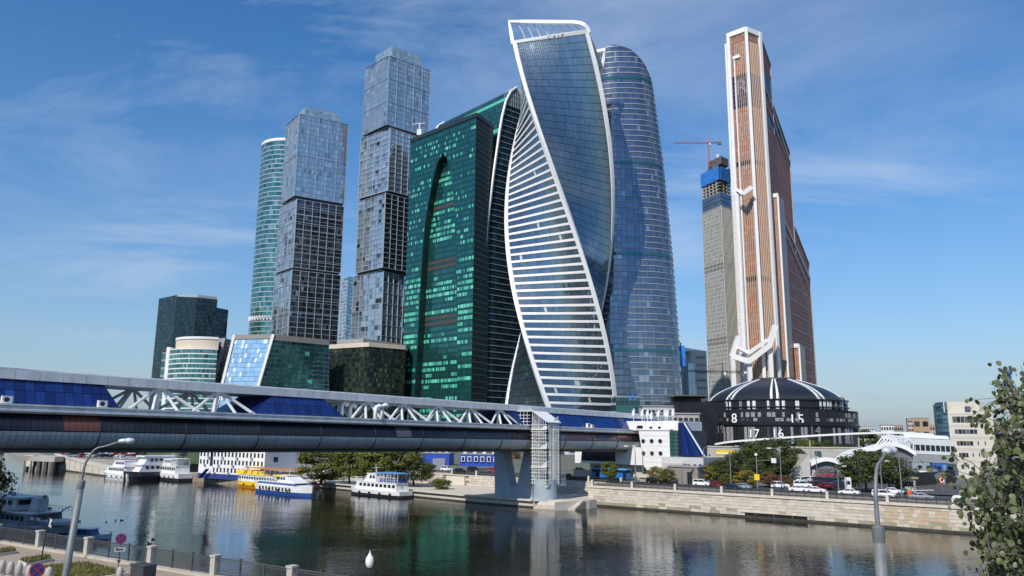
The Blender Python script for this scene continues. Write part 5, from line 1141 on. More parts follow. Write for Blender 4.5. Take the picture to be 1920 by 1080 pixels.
def street_lamp(label, base, h, az, arm=1.8, grp='street lamps on the far bank', r=0.09, m_=None):
    t = thing('street_lamp', label, 'street lamp', base, grp); b = V(base); d = V((math.sin(az), math.cos(az), 0)); m_ = m_ or galv
    MB().path([b, b + V((0, 0, h * .45)), b + V((0, 0, h - .8))], [r * 1.5, r * 1.1, r * .8], 8).build('pole', m_, t)
    MB().path([b + V((0, 0, h - .9)), b + V((0, 0, h - .25)) + d * .2, b + V((0, 0, h)) + d * arm * .5, b + V((0, 0, h + .12)) + d * arm], r * .55, 6).build('arm', m_, t)
    MB().obox(b + V((0, 0, h + .14)) + d * (arm + .3), d * .38, d.cross(V((0, 0, 1))) * .16, (0, 0, .09)).build('lamp_head', white_mtl, t)
# ================================================================ road, parking, railing on the far bank
mb = MB(); mb.face([K(-60, 14, GZ + .008), K(1.5, 14, GZ + .008), K(1.5, 3.2, GZ + .008), K(170, 3.2, GZ + .008), K(170, 15.5, GZ + .008), K(-60, 24, GZ + .008)][::-1]); mb.f = [f for f in mb.f]
mb.build('embankment_road', asphalt, kind='structure')
mb = MB(); mb.face([K(26, 17, GZ + .008), K(60, 16.4, GZ + .008), K(60, 52, GZ + .008), K(26, 52, GZ + .008)]); mb.build('car_park', asphalt, kind='structure')
mb = MB(); mb.prism([K(0.8, 1.4), K(160, 1.4), K(160, 3.2), K(0.8, 3.2)], GZ - .2, GZ + .14); mb.build('pavement', pave, kind='structure')
mb = MB()
for i in range(40): mb.obox(K(2 + i * 3.2, 8.2, GZ + .014), v3(E1 * .9, 0), v3(E2 * .06, 0), (0, 0, .001))
mb.build('lane_marking', mat('road_paint', (0.72, 0.72, 0.70), 0.7), kind='structure')
iron = mat('dark_iron', (0.035, 0.035, 0.034), 0.5, 0.3)
def railing(label, A, B, z, nb, post_m, grp, panel_w, hgt=1.0, posts_every=1):
    t = thing('riverside_railing', label, 'railing', v3(A, z), grp); n = max(1, round((B - A).length / panel_w)); e = (B - A).normalized(); nn = V((e.y, -e.x))
    for i in range(n + 1):
        p = lerp(A, B, i / n)
        MB().obox(v3(p, z + hgt * .56), v3(e * .2, 0), v3(nn * .2, 0), (0, 0, hgt * .56)).build('post', post_m, t)
        if i < n:
            q = lerp(A, B, (i + 1) / n); mb = MB()
            for zz_ in (.12, .24, hgt * .82, hgt * .98): mb.obox(v3((p + q) / 2, z + zz_), v3((q - p) / 2, 0), v3(nn * .035, 0), (0, 0, .035))
            for k in range(1, nb): mb.obox(v3(lerp(p, q, k / nb), z + hgt * .55), v3(e * (.016 if k % 6 else .05), 0), v3(nn * .016, 0), (0, 0, hgt * .45))
            mb.build('rail_panel', iron, t)
    return t
railing('dark iron railing with pale posts along the top of the granite river wall', K(0.4, 0.5), K(78, 0.5), WT, 40, granite[3], 'river railings', 8.6, .95)
railing('dark iron railing above the rusticated quay retaining wall', K(-46, 11.4), K(0.2, 11.4), WT, 34, granite[3], 'river railings', 7.7, .95)
# ================================================================ white porthole building at the bridge end
wb_b = 27.0
wt_w = mat('white_tile', (0.80, 0.80, 0.79), 0.4, var=0.05, vscale=0.4)
aL_, aM, aR_ = Ka(1203, wb_b, 8), Ka(1257, wb_b, 8), Ka(1281, wb_b, 8)
pb_ = thing('porthole_building', 'white building with round porthole windows and a slanted blue glass end at the bridge landing', 'building', K((aL_ + aR_) / 2, wb_b + 6, GZ))
def KZ(a, b, py): return ZT(K(a, b), py)
zr1 = KZ(aM, wb_b, 807); zr2 = KZ(aM, wb_b, 789)
MB().hexa([K(aL_ + 1.0, wb_b, GZ), K(aM, wb_b, GZ), K(aM, wb_b + 14, GZ), K(aL_, wb_b + 14, GZ)], [K(aL_ - .6, wb_b, zr1), K(aM, wb_b, zr1), K(aM, wb_b + 14, zr1), K(aL_ - .6, wb_b + 14, zr1)]).build('wall', wt_w, pb_)
MB().prism([K(aL_ - 4.5, wb_b + 1.5), K(aM + 1.5, wb_b + 1.5), K(aM + 1.5, wb_b + 13), K(aL_ - 4.5, wb_b + 13)], zr1 - .02, zr2).build('upper_storey', wt_w, pb_)
MB().prism([K(aL_ - .8, wb_b - .2), K(aM + .2, wb_b - .2), K(aM + .2, wb_b + 1.5), K(aL_ - .8, wb_b + 1.5)], zr1, zr1 + .35).build('terrace_parapet', wt_w, pb_)
# tile joints
for i in range(1, 9):
    z = lerp(GZ, zr1, i / 9); MB().obox(K((aL_ + aM) / 2 + .2, wb_b - .005, z), v3(E1 * (aM - aL_ - .6) / 2, 0), v3(E2 * .01, 0), (0, 0, .018)).build('tile_joint', grey_frm, pb_)
def porthole(a, b, z, r=.42, par=pb_):
    c = K(a, b, z); ring = MB(); ring.tube(c + v3(-E2 * .09, 0), c, r * 1.2, n=16); o = ring.build('porthole', mat('porthole_rim', (0.5, 0.5, 0.5), 0.4, .4), par)
    MB().tube(c + v3(-E2 * .12, 0), c + v3(-E2 * .05, 0), r, n=16).build('pane', g_dark[0], o)
for py in (827, 850, 880):
    for px in (1207, 1223, 1239) if py < 870 else (1208, 1225, 1242):
        a = Ka(px, wb_b, 8); porthole(a, wb_b, KZ(a, wb_b, py))
for px in (1221, 1237): a = Ka(px, wb_b + 1.5, 14); porthole(a, wb_b + 1.5, KZ(a, wb_b + 1.5, 803), .4)
a = Ka(1200, wb_b + 1.4, 14); MB().obox(K(a, wb_b + 1.4, KZ(a, wb_b, 803)), v3(E1 * .7, 0), v3(E2 * .1, 0), (0, 0, .6)).build('window', g_dark[0], pb_)
# teal stair glazing
zs_b = KZ(aM, wb_b, 866)
MB().prism([K(aM, wb_b - .1), K(aR_, wb_b - .1), K(aR_, wb_b + 12), K(aM, wb_b + 12)], zs_b, zr1).build('stair_bay', dark_frm, pb_)
for i in range(8):
    for k in range(3):
        S = quadS(K(aM, wb_b - .12, zs_b), K(aR_, wb_b - .12, zs_b), K(aR_, wb_b - .12, zr1), K(aM, wb_b - .12, zr1)); mb = MB(); pane(mb, S, k / 3 + .02, (k + 1) / 3 - .02, i / 8 + .012, (i + 1) / 8 - .012, .05, 0, .01); mb.build('pane', g_grn[(i * 3 + k) % 3], pb_)
# sloping cobalt end
aW = Ka(1322, wb_b, 8); zt0 = KZ(aR_, wb_b, 793); zt1_ = KZ(aW, wb_b, 856)
MB().loft([[K(aR_ - .8, b, zt1_), K(aW, b, zt1_), K(aR_ + .6, b, zt0), K(aR_ - .8, b, zt0)] for b in (wb_b - .3, wb_b + 1.0)]).build('slope_core', mat('cobalt_frame', (0.004, 0.012, 0.05)), pb_)
Ssl2 = quadS(K(aW, wb_b - .3, zt1_), K(aW, wb_b + 1.0, zt1_), K(aR_ + .6, wb_b + 1.0, zt0), K(aR_ + .6, wb_b - .3, zt0))
Sfr = quadS(K(aR_, wb_b - .32, zt1_), K(aW, wb_b - .32, zt1_), K(aR_ + .7, wb_b - .32, zt0), K(aR_, wb_b - .32, zt0))
for i in range(6):
    for S in (Ssl2, Sfr): mb = MB(); pane(mb, S, i / 6 + .012, (i + 1) / 6 - .012, .01, .99, .05, 0, .008); mb.build('slope_pane', bluem[i % 3], pb_)
A, B = K(aW + .1, wb_b - .4, zt1_), K(aR_ + .7, wb_b - .4, zt0); MB().path([A, B], .16, 5).build('slope_trim', white_pnl, pb_)
MB().prism([K(aR_ - 3.5, wb_b - 3), K(aW + .3, wb_b - 1.2), K(aW + .3, wb_b + 12), K(aR_ - 3.5, wb_b + 12)], GZ, zt1_ - .6 if False else KZ(aW, wb_b, 858)).build('plinth_wing', mat('pale_grey_clad', (0.50, 0.51, 0.51), 0.5), pb_)
MB().prism([K(Ka(1241, wb_b - 4, 6), wb_b - 4), K(Ka(1281, wb_b - 4, 6), wb_b - 4), K(Ka(1281, wb_b - 4, 6), wb_b), K(Ka(1241, wb_b - 4, 6), wb_b)], GZ, KZ(aM, wb_b - 4, 868)).build('porch_wing', mat('taupe_tile', (0.52, 0.47, 0.43), 0.6), pb_)
for px in (1258, 1272): a = Ka(px, wb_b - 4, 6); porthole(a, wb_b - 4, KZ(a, wb_b - 4, 875), .38)
for px in (1295, 1306, 1316): a = Ka(px, wb_b - 1.6, 6); porthole(a, wb_b - 2.2, KZ(a, wb_b - 2, 874), .38)
# under-bridge wing with dark strip window
a0, a1 = Ka(1086, wb_b + 3, 8), aL_ + .4; zw0, zw1 = KZ(a0, wb_b, 868), KZ(a0, wb_b, 843)
MB().prism([K(a0 + 3, wb_b + 3), K(a1, wb_b + 3), K(a1, wb_b + 14), K(a0 + 3, wb_b + 14)], GZ, zw0).build('undercroft_wall', mat('pale_grey_clad', (0.50, 0.51, 0.51)), pb_)
MB().prism([K(a0, wb_b + 1.2), K(a1, wb_b + 1.2), K(a1, wb_b + 14), K(a0, wb_b + 14)], zw0, zw1 + .8).build('cantilever_wing', wt_w, pb_)
MB().prism([K(a0 + 2.0, wb_b + 1.05), K(a0 + 11, wb_b + 1.05), K(a0 + 11, wb_b + 1.2), K(a0 + 2.6, wb_b + 1.2)], zw0 + .6, zw1 - .1).build('strip_window', g_dark[2], pb_)
MB().prism([K(a0 + 4, wb_b + 2.9), K(a0 + 6, wb_b + 2.9), K(a0 + 6, wb_b + 3), K(a0 + 4, wb_b + 3)], GZ, zw0 - .6).build('door', g_dark[2], pb_)
for a, z in ((a1 - 1.6, zw0 - 2), (a1 - 1.6, zw0 - 3.6)): porthole(a, wb_b + 3, z, .4)
# antennas on its roof
for i, px in enumerate((1196, 1204, 1213, 1222, 1234, 1243, 1255, 1262)):
    a = Ka(px, wb_b + 5, 18); h = random.uniform(1.8, 3.0); mb = MB(); p = K(a, wb_b + 3 + (i % 3) * 2, zr2)
    mb.tube(p, p + V((0, 0, h)), .06, n=5); mb.obox(p + V((0.1, -.1, h * .75)), (.14, 0, 0), (0, .08, 0), (0, 0, .7)); mb.obox(p + V((-.2, .1, h * .65)), (.12, 0, 0), (0, .08, 0), (0, 0, .6)); mb.build('antenna', white_mtl, pb_)
for px in (1209, 1226, 1240): a = Ka(px, wb_b + 1.2, 14); MB().path([K(a, wb_b + 1.2, zr1 + .2), K(a, wb_b + 1.2, zr2 + .2)], .09, 6).build('flue', white_mtl, pb_)
# planter walls in front
plw = thing('planter_wall', 'low cream planter wall with hedge in front of the porthole building', 'wall', K(Ka(1240, 17, 5), 17, GZ))
for pa_, pb2, b, h in ((1075, 1135, 19.5, 1.6), (1195, 1295, 19, 1.3)):
    MB().prism([K(Ka(pa_, b, 5), b), K(Ka(pb2, b, 5), b), K(Ka(pb2, b, 5), b + .5), K(Ka(pa_, b, 5), b + .5)], GZ, GZ + h).build('planter_front', lime, plw)
for i in range(7):
    px = 1085 + i * 32; plant_tree('small clipped shrub in the planter before the porthole building, %s along the row' % ('first second third fourth fifth sixth last'.split()[i]), K(Ka(px, 20.5, 5), 20.8, GZ + 1.0), 1.5, 2.2, 'olive' if i % 2 else 'green', i % 2, 'bush', 'shrubs in the planter', 'shrub', 'shrub')
kb = K(Ka(1288, 16, 5), 16); kk_ = thing('taupe_kiosk', 'small flat-roofed taupe kiosk beside the porthole building', 'kiosk', v3(kb, GZ))
MB().obox(v3(kb, GZ + 1.6), v3(E1 * 3.2, 0), v3(E2 * 1.8, 0), (0, 0, 1.6)).build('wall', mat('taupe_wall', (0.25, 0.215, 0.19), 0.7), kk_); MB().obox(v3(kb, GZ + 3.3), v3(E1 * 3.4, 0), v3(E2 * 2, 0), (0, 0, .12)).build('roof', roofm, kk_); MB().obox(v3(kb - E2 * 1.85 + E1 * 1.5, GZ + 1.2), v3(E1 * .5, 0), v3(E2 * .08, 0), (0, 0, 1.1)).build('door', dark_frm, kk_)
# ================================================================ right-hand shore
# wave-roofed entrance building
wv = thing('wave_roof_building', 'grey panelled building under an undulating white ribbon roof', 'building', P(1590, 895, 176))
wpts = [(1478, 895), (1490, 886), (1505, 877), (1523, 866), (1542, 860), (1558, 862), (1571, 867), (1583, 861), (1597, 850), (1615, 842), (1633, 841), (1645, 837), (1658, 833), (1672, 832), (1692, 838), (1712, 850)]
Yw = lambda px: lerp(178, 170, (px - 1478) / 234)
rp_ = [P(x, y, Yw(x)) for x, y in wpts]
def smooth_pts(pts, k=4):
    o = []
    for i in range(len(pts) - 1):
        p0, p1, p2, p3 = pts[max(i - 1, 0)], pts[i], pts[i + 1], pts[min(i + 2, len(pts) - 1)]
        for s_ in range(k):
            t = s_ / k; o.append(0.5 * ((2 * p1) + (p2 - p0) * t + (2 * p0 - 5 * p1 + 4 * p2 - p3) * t * t + (3 * p1 - p0 - 3 * p2 + p3) * t ** 3))
    return o + [pts[-1]]
rs_ = smooth_pts(rp_)
MB().loft([[p + V((0, -1.2, -.55)), p + V((0, -1.2, .35)), p + V((1.5, 9, -.15)), p + V((1.5, 9, -.85))] for p in rs_]).build('ribbon_roof', white_pnl, wv)
MB().loft([[V((p.x, p.y, GZ)), p + V((0, 0, -.6)), p + V((1.4, 8.5, -.95)), V((p.x + 1.4, p.y + 8.5, GZ))] for p in rs_[9:]]).build('wall', mat('slate_panel', (0.16, 0.16, 0.18), 0.5, .1, var=.1, vscale=.3), wv)
MB().prism([P(1508, 890, 177.2).xy, P(1522, 890, 176.4).xy, P(1522, 890, 176.4).xy + V((0, .3)), P(1508, 890, 177.2).xy + V((0, .3))], GZ, ZT(P(1508, 890, 177.2), 877)).build('entrance_void', dark_frm, wv)
MB().prism([P(1523, 890, 175.6).xy, P(1529, 890, 175.4).xy, P(1529, 890, 175.4).xy + V((0, .3)), P(1523, 890, 175.6).xy + V((0, .3))], GZ, ZT(P(1525, 890, 176), 881)).build('white_panel', white_pnl, wv)
q = P(1541, 887, 174.9); text('wall_lettering', 'Терраса', 1.6, q + V((0, -.3, 0)), 0.0, mat('black_letter', (0.02, 0.02, 0.02)), wv, .03)
q = P(1541, 894, 174.9); text('wall_lettering', 'ресторан', 1.3, q + V((0, -.3, 0)), 0.0, mat('red_letter', (0.5, 0.03, 0.03)), wv, .03)
for i in range(14):
    p = P(1481 + i * 2.2, 897, 177); MB().obox(p + V((0, 0, .9 + i * .14)), (.12, 0, 0), (0, 3, 0), (0, 0, .9 + i * .13)).build('ramp_rib', mat('pale_slat', (0.55, 0.53, 0.5), .6), wv)
# long thin white walkway edge and its posts
lw = thing('white_walkway', 'long thin white curved walkway rising in front of the domed building', 'walkway', P(1480, 835, 215))
cp = smooth_pts([P(1340, 833, 222), P(1372, 828, 218), P(1450, 822, 212), P(1540, 816, 205), P(1630, 812, 198), P(1700, 812, 192), P(1748, 815, 188)])
MB().loft([[p + V((0, -.8, -.22)), p + V((0, -.8, .22)), p + V((.4, 1.8, .22)), p + V((.4, 1.8, -.22))] for p in cp]).build('deck_edge', white_pnl, lw)
cp2 = smooth_pts([P(1375, 838, 220), P(1440, 832, 214), P(1500, 824, 209), P(1530, 818, 206)]); MB().path(cp2, .22, 6).build('lower_chord', white_pnl, lw)
for i in range(3, len(cp) - 2, 4): p = cp[i] + V((.2, .4, 0)); MB().tube((p.x, p.y, GZ), p, .2, n=6).build('column', conc, lw)
# white lattice portal and enclosed corridor
lp = thing('lattice_portal', 'white steel lattice portal frame beside the wave roof', 'portal frame', P(1690, 900, 172))
for k in range(6):
    A = P(1668 + k * 7.5, 815 + k * 1.5, 172 + k * 1.2); B = V((A.x + 1.6, A.y, A.z - 1.4)); Bb = P(1693 + k * 5, 905, 172 + k * 1.2); Bb = V((Bb.x, A.y, GZ + .3))
    MB().path([P(1640 + k * 6, 838, 172 + k * 1.2), P(1656 + k * 7, 818, 172 + k * 1.2), A, B, Bb], .16, 5).build('frame_rib', white_mtl, lp)
    if k < 5:
        mb = MB(); A2 = P(1668 + (k + 1) * 7.5, 815 + (k + 1) * 1.5, 172 + (k + 1) * 1.2); Bb2 = P(1693 + (k + 1) * 5, 905, 172 + (k + 1) * 1.2); Bb2 = V((Bb2.x, A2.y, GZ + .3))
        for j in range(8): u = j / 8; mb.tube(lerp(B, Bb, u), lerp(A2 + V((1.6, 0, -1.4)), Bb2, u + .1), .07, n=4); mb.tube(lerp(B, Bb, u), lerp(A2 + V((1.6, 0, -1.4)), Bb2, u), .07, n=4)
        mb.build('bracing', white_mtl, lp)
for z in (820, 830, 842, 855, 868, 882):
    mb = MB(); mb.tube(P(1672, z, 172), P(1690 + (z - 820) * .25, z, 173), .08, n=4); mb.tube(P(1672, z, 172), P(1690 + (z - 820) * .25, z + 12, 173), .07, n=4); mb.build('bracing', white_mtl, lp)
cr_ = thing('enclosed_corridor', 'raised white corridor with a row of windows leading to the cream office block', 'corridor', P(1740, 860, 178))
A, B = P(1705, 834, 177), P(1790, 838, 181); d = (B - A); dn = d.normalized(); nn = V((dn.y, -dn.x, 0))
MB().obox((A + B) / 2 - nn * 2.5 + V((0, 0, -.2)), d / 2, nn * 2.6, (0, 0, 1.7)).build('corridor_wall', white_pnl, cr_)
MB().lathe((0, 0, 0), []) if False else None
MB().loft([[p + nn * (1.0 + .8 * math.cos(a) - 3.0) * 1.0 + V((0, 0, 1.5 + 1.0 * math.sin(a))) for a in [rad(10 + 16 * i) for i in range(11)]] for p in (A, B)], closed=False).build('barrel_roof', white_mtl, cr_)
for i in range(9):
    p = lerp(A, B, (i + .5) / 9); MB().obox(p + nn * .13 + V((0, 0, -.5)), d / 9 * .38, nn * .05, (0, 0, .62)).build('window', g_dark[0], cr_)
MB().obox((A + B) / 2 - nn * 2.5 + V((0, 0, -2.9)), d / 2, nn * 2.9, (0, 0, .9)).build('deck_beam', mat('beam_grey', (0.36, 0.36, 0.36), .6), cr_)
for i in range(4): p = lerp(A, B, .12 + i * .25) - nn * 2.5; MB().tube((p.x, p.y, GZ), (p.x, p.y, p.z - 3.6), .45, n=10).build('column', conc, cr_)
# cream office block
ofc = thing('cream_office_block', 'cream stone office block with strip windows and a blue glass corner', 'building', P(1810, 895, 184))
oA, oB, oC = xy(1766, 880, 190), xy(1787, 880, 184), xy(1872, 880, 181)
cream = mat('cream_cladding', (0.60, 0.56, 0.49), 0.6, var=.06, vscale=.3)
zo1, zo2 = ZT(oB, 773), ZT(oB, 753)
OY = lambda px: lerp(184, 181, (px - 1787) / 85)
bkv = V((8, 16))
MB().prism([oB, oC, oC + bkv, oB + bkv], GZ, zo1).build('wall', cream, ofc)
MB().prism([oB + V((-.2, 1.2)), xy(1848, 880, 183), xy(1848, 880, 183) + bkv * .8, oB + bkv * .8], zo1, zo2).build('penthouse', cream, ofc)
MB().prism([xy(1848, 880, 183.5), xy(1858, 880, 183.5), xy(1858, 880, 183.5) + bkv * .8, xy(1848, 880, 183.5) + bkv * .8], zo1, zo2 - .2).build('penthouse_side', conc, ofc)
MB().prism([oA, oB, oB + bkv, oA + bkv], ZT(oB, 884), zo2).build('glass_corner', dark_frm, ofc)
facade(ofc, quadS(v3(oA, ZT(oB, 884)), v3(oB, ZT(oB, 884)), v3(oB, zo2), v3(oA, zo2)), 2, 16, .04, .12, [glass('ocean_glass_a', (0.10, 0.26, 0.38), .6), glass('ocean_glass_b', (0.06, 0.17, 0.27), .6), glass('ocean_glass_c', (0.16, 0.36, 0.46), .6)], wpick((3, 3, 2), 81), name='pane_row')
def ofw(x0, x1, y0, y1, n):
    p, q = xy(x0, 850, OY(x0)), xy(x1, 850, OY(x1)); za, zb = ZT(p, y1), ZT(p, y0)
    f = MB().prism([p + V((0, -.12)), q + V((0, -.12)), q + V((0, .1)), p + V((0, .1))], za, zb).build('window', dark_frm, ofc)
    for i in range(n): a, b = lerp(p, q, (i + .06) / n), lerp(p, q, (i + .94) / n); MB().prism([a + V((0, -.2)), b + V((0, -.2)), b + V((0, -.1)), a + V((0, -.1))], za + .12, zb - .12).build('pane', g_dark[(i * 2) % 3] if i % 3 else g_nvy[0], f)
ofw(1791, 1853, 780, 793, 8); ofw(1793, 1836, 804, 814, 6); ofw(1795, 1826, 826, 836, 5); ofw(1797, 1815, 848, 858, 3); ofw(1799, 1805, 870, 880, 1); ofw(1818, 1828, 762, 771, 1)
for px, py in ((1838, 831), (1851, 831), (1826, 853), (1838, 853), (1851, 852), (1815, 875), (1826, 876), (1839, 876), (1852, 875)):
    p = xy(px, 850, OY(px)); c = v3(p, ZT(p, py)); mb = MB(); mb.lathe((0, 0, 0), [], 3) if False else None
    mb.loft([[c + V((.38 * math.cos(a), y, .62 * math.sin(a))) for a in [rad(20 * i) for i in range(18)]] for y in (-.1, .1)]); mb.build('oval_window', g_dark[0], ofc)
for py in (777, 797, 800, 819, 822, 841, 844, 864, 867): p = lerp(oB, oC, .5); MB().obox(v3(p + V((0, -.02)), ZT(p, py)), v3((oC - oB) / 2, 0), (0, .03, 0), (0, 0, .05)).build('string_course', mat('cream_darker', (0.50, 0.46, 0.40), .7), ofc)  # string courses in a slightly darker cream
oD = xy(1900, 880, 196); rect_block(ofc, [oC, oD, oD + V((4, 16)), oC + bkv], ZT(oC, 888), ZT(oC, 786), (5, 0, 0, 0), 11, g_blk, pk3, dark_frm, part='dark_wing', gv=.2)
MB().prism([oC, oD, oD + V((4, 16)), oC + bkv], GZ, ZT(oC, 888)).build('wing_base', cream, ofc)
MB().prism([oB + V((1, -.3)), xy(1795, 900, 182.5), xy(1795, 900, 182.5) + V((0, .5)), oB + V((1, .2))], GZ, ZT(oB, 892)).build('sign_board', white_pnl, ofc)
# telecom mast
tm = thing('telecom_mast', 'slim mast with clustered blue antennas above the cream office block', 'mast', P(1896, 880, 205))
p = P(1896, 760, 205); MB().tube((p.x, p.y, GZ), (p.x, p.y, ZT(p, 712)), .45, .3, 10).build('pole', conc, tm)
for i in range(10):
    a = i * 2.4; z = ZT(p, 694 + (i % 5) * 6); MB().obox((p.x + .8 * math.cos(a), p.y + .8 * math.sin(a), z), (.22, 0, 0), (0, .22, 0), (0, 0, 1.1)).build('antenna', mat('antenna_blue', (0.04, 0.09, 0.26), .5), tm)
# distant apartment houses
for nm, x0, x1, yt, Y, m_, nc, nr, lab in (('apartment_block', 1600, 1641, 801, 760, white_pnl, 12, 5, 'long white apartment block far off behind the walkway'), ('apartment_block', 1652, 1677, 798, 640, white_pnl, 5, 4, 'blank white gabled block on the skyline right of the dome'), ('apartment_block', 1677, 1694, 799, 650, conc, 5, 4, 'grey balconied block on the skyline joined to the white gable'), ('apartment_block', 1703, 1713, 786, 620, mat('pale_brick', (0.55, 0.45, 0.36), .8), 3, 7, 'striped balcony end of the tan tower block on the skyline'), ('apartment_block', 1713, 1744, 785, 625, mat('tan_brick', (0.44, 0.31, 0.19), .8), 2, 3, 'plain tan brick tower block on the skyline'), ('apartment_block', 1744, 1768, 798, 660, mat('rose_brick', (0.48, 0.38, 0.32), .8), 5, 4, 'rose and white block on the skyline against the glass office corner')):
    a, b = xy(x0, 810, Y), xy(x1, 810, Y)
    simple_block(nm, lab, [a, b, b + V((6, 14)), a + V((6, 14))], ZT(a, yt), (nc, 0, 0, 0), nr, g_dark, pd, m_, .35, .5, grp='apartment blocks on the skyline')
# site hoarding, cabins
hd = thing('site_hoarding', 'black panel hoarding round the building site below the corridor', 'fence', P(1745, 905, 158))
for i in range(14): a, b = P(1704 + i * 6.4, 918 - i * .5, 152 + i * .9), P(1704 + (i + .96) * 6.4, 918 - (i + 1) * .5, 152 + (i + 1) * .9); MB().prism([a.xy, b.xy, b.xy + V((0, .1)), a.xy + V((0, .1))], GZ, GZ + 2.5).build('hoarding_panel', blackc, hd)
for x0, x1, y0, y1, Y, m_, lab in ((1712, 1745, 866, 890, 166, mat('site_grey', (0.30, 0.34, 0.36), .6), 'large blue-grey site store behind the black hoarding'), (1712, 1722, 884, 900, 162, mat('site_blue', (0.03, 0.13, 0.42), .5), 'small blue site cabin at the end of the cabin row'), (1723, 1737, 881, 900, 162, white_pnl, 'first white site cabin beside the small blue one'), (1738, 1758, 883, 900, 163, white_pnl, 'second white site cabin nearer the office block'), (1750, 1778, 868, 892, 170, mat('site_blue', (0.03, 0.13, 0.42)), 'tall blue-roofed site shelter beside the glass office corner'), (1756, 1772, 888, 902, 160, mat('site_red', (0.40, 0.08, 0.04), .6), 'rusty red skip behind the black hoarding')):
    a, b = xy(x0, 890, Y), xy(x1, 890, Y); zt_ = ZT(a, y0); t = thing('site_cabin', lab, 'cabin', v3((a + b) / 2, GZ), 'site cabins')
    MB().prism([a, b, b + V((.8, 3)), a + V((.8, 3))], GZ, zt_).build('wall', m_, t); MB().prism([a + V((-.1, -.1)), b + V((.1, -.1)), b + V((.9, 3.1)), a + V((.7, 3.1))], zt_, zt_ + .15).build('roof', roofm, t)
    w_ = (b - a); MB().prism([a + w_ * .3 + V((0, -.05)), a + w_ * .55 + V((0, -.05)), a + w_ * .55, a + w_ * .3], zt_ - 1.6, zt_ - .7).build('window', g_dark[0], t); MB().prism([a + w_ * .7 + V((0, -.05)), a + w_ * .88 + V((0, -.05)), a + w_ * .88, a + w_ * .7], max(GZ, zt_ - 2.3), zt_ - .4).build('door', grey_frm, t)
# yellow kiosk hoarding on the terrace
yb = thing('yellow_pavilion', 'bright yellow pavilion on the green terrace below the domed building', 'pavilion', P(1360, 870, 205))
a, b = xy(1343, 860, 205), xy(1378, 860, 205); MB().prism([a, b, b + V((1, 4)), a + V((1, 4))], GZ, ZT(a, 844)).build('wall', mat('signal_yellow', (0.80, 0.58, 0.01), .5), yb); MB().prism([a + V((0, -.2)), b + V((0, -.2)), b, a], ZT(a, 852), ZT(a, 849)).build('white_stripe', white_pnl, yb); MB().prism([a + V((-2, -2)), b + V((6, -2)), b + V((6, -1.6)), a + V((-2, -1.6))], GZ, ZT(a, 860)).build('glass_screen', g_grn[3], yb)
for i, (x0, x1) in enumerate(((1415, 1421), (1427, 1437))): a, b = xy(x0, 845, 215), xy(x1, 845, 215); t = thing('yellow_booth', ('narrow' if i == 0 else 'wider') + ' yellow booth among the trees under the white walkway', 'booth', v3(a, GZ)); MB().prism([a, b, b + V((0, 2)), a + V((0, 2))], GZ, ZT(a, 838)).build('wall', mat('signal_yellow', (0.80, 0.58, 0.01)), t); MB().prism([a + V((-.2, -.2)), b + V((.2, -.2)), b + V((.2, 2)), a + V((-.2, 2))], ZT(a, 838), ZT(a, 837)).build('roof', white_pnl, t)
# terrace slopes
mb = MB(); mb.prism([P(1330, 880, 190).xy, P(1480, 890, 182).xy, P(1600, 860, 225).xy, P(1340, 850, 240).xy], GZ - .5, lambda q: GZ + .02 + max(0, (q[1] - 192)) * .06); mb.build('terrace_lawn', grass, kind='structure')
a, b = xy(1320, 840, 250), xy(1620, 840, 250); rt = thing('terrace_retaining_wall', 'pale concrete terrace wall at the foot of the domed building', 'wall', v3((a + b) / 2, GZ))
MB().prism([a, b, b + V((0, 2)), a + V((0, 2))], GZ, ZT(a, 838)).build('wall', mat('pale_concrete', (0.46, 0.44, 0.40), .8, var=.15, vscale=.3), rt); MB().prism([a + V((0, -.2)), b + V((0, -.2)), b + V((0, 2)), a + V((0, 2))], ZT(a, 838), ZT(a, 838) + .3).build('coping', lime, rt)
# ================================================================ trees
tg = 'trees along the far bank'
for i, (px, py, top, wpx, col, v, lab) in enumerate((
    (602, 906, 842, 78, 'olive', 0, 'broad olive-green lime tree beside the cream tarpaulin wall, first of the quay row'),
    (655, 908, 841, 62, 'olive', 1, 'second lime tree of the quay row, growing between the two largest'),
    (700, 909, 838, 74, 'olive', 2, 'tall lime tree of the quay row standing behind the white passenger boat bow'),
    (742, 911, 840, 84, 'olive', 3, 'widest lime tree of the quay row behind the white passenger boat stern'),
    (776, 912, 858, 58, 'green', 1, 'darker drooping tree at the bridge end of the quay row'))):
    z = 1.3; b = G(px, py, z); s_ = b.y / FPX; plant_tree(lab, b, ZT(b, top) - z, wpx * s_ * 1.25, col, v, grp=tg)
plant_tree('round olive bush on the quay between the lime trees and the cream gate', G(828, 917, 1.3), 2.9, 4.6, 'olive', 2, 'bush', None, 'bush', 'bush')
plant_tree('dark pine-green tree beside the white blue-roofed building', G(548, 880, 3.0), 7.5, 6.5, 'green', 3, grp=tg)
plant_tree('low dark shrub growing against the end of the white blue-roofed building', G(535, 888, 2.5), 3.5, 7, 'green', 2, 'bush', tg, 'shrub', 'shrub')
plant_tree('rust-orange tree seen through the V of the bridge pier', G(963, 880), 7.5, 5.5, 'rust', 1, grp=tg)
plant_tree('green tree above the rust-orange one behind the bridge pier', G(958, 866), 11, 8, 'green', 2, grp=tg)
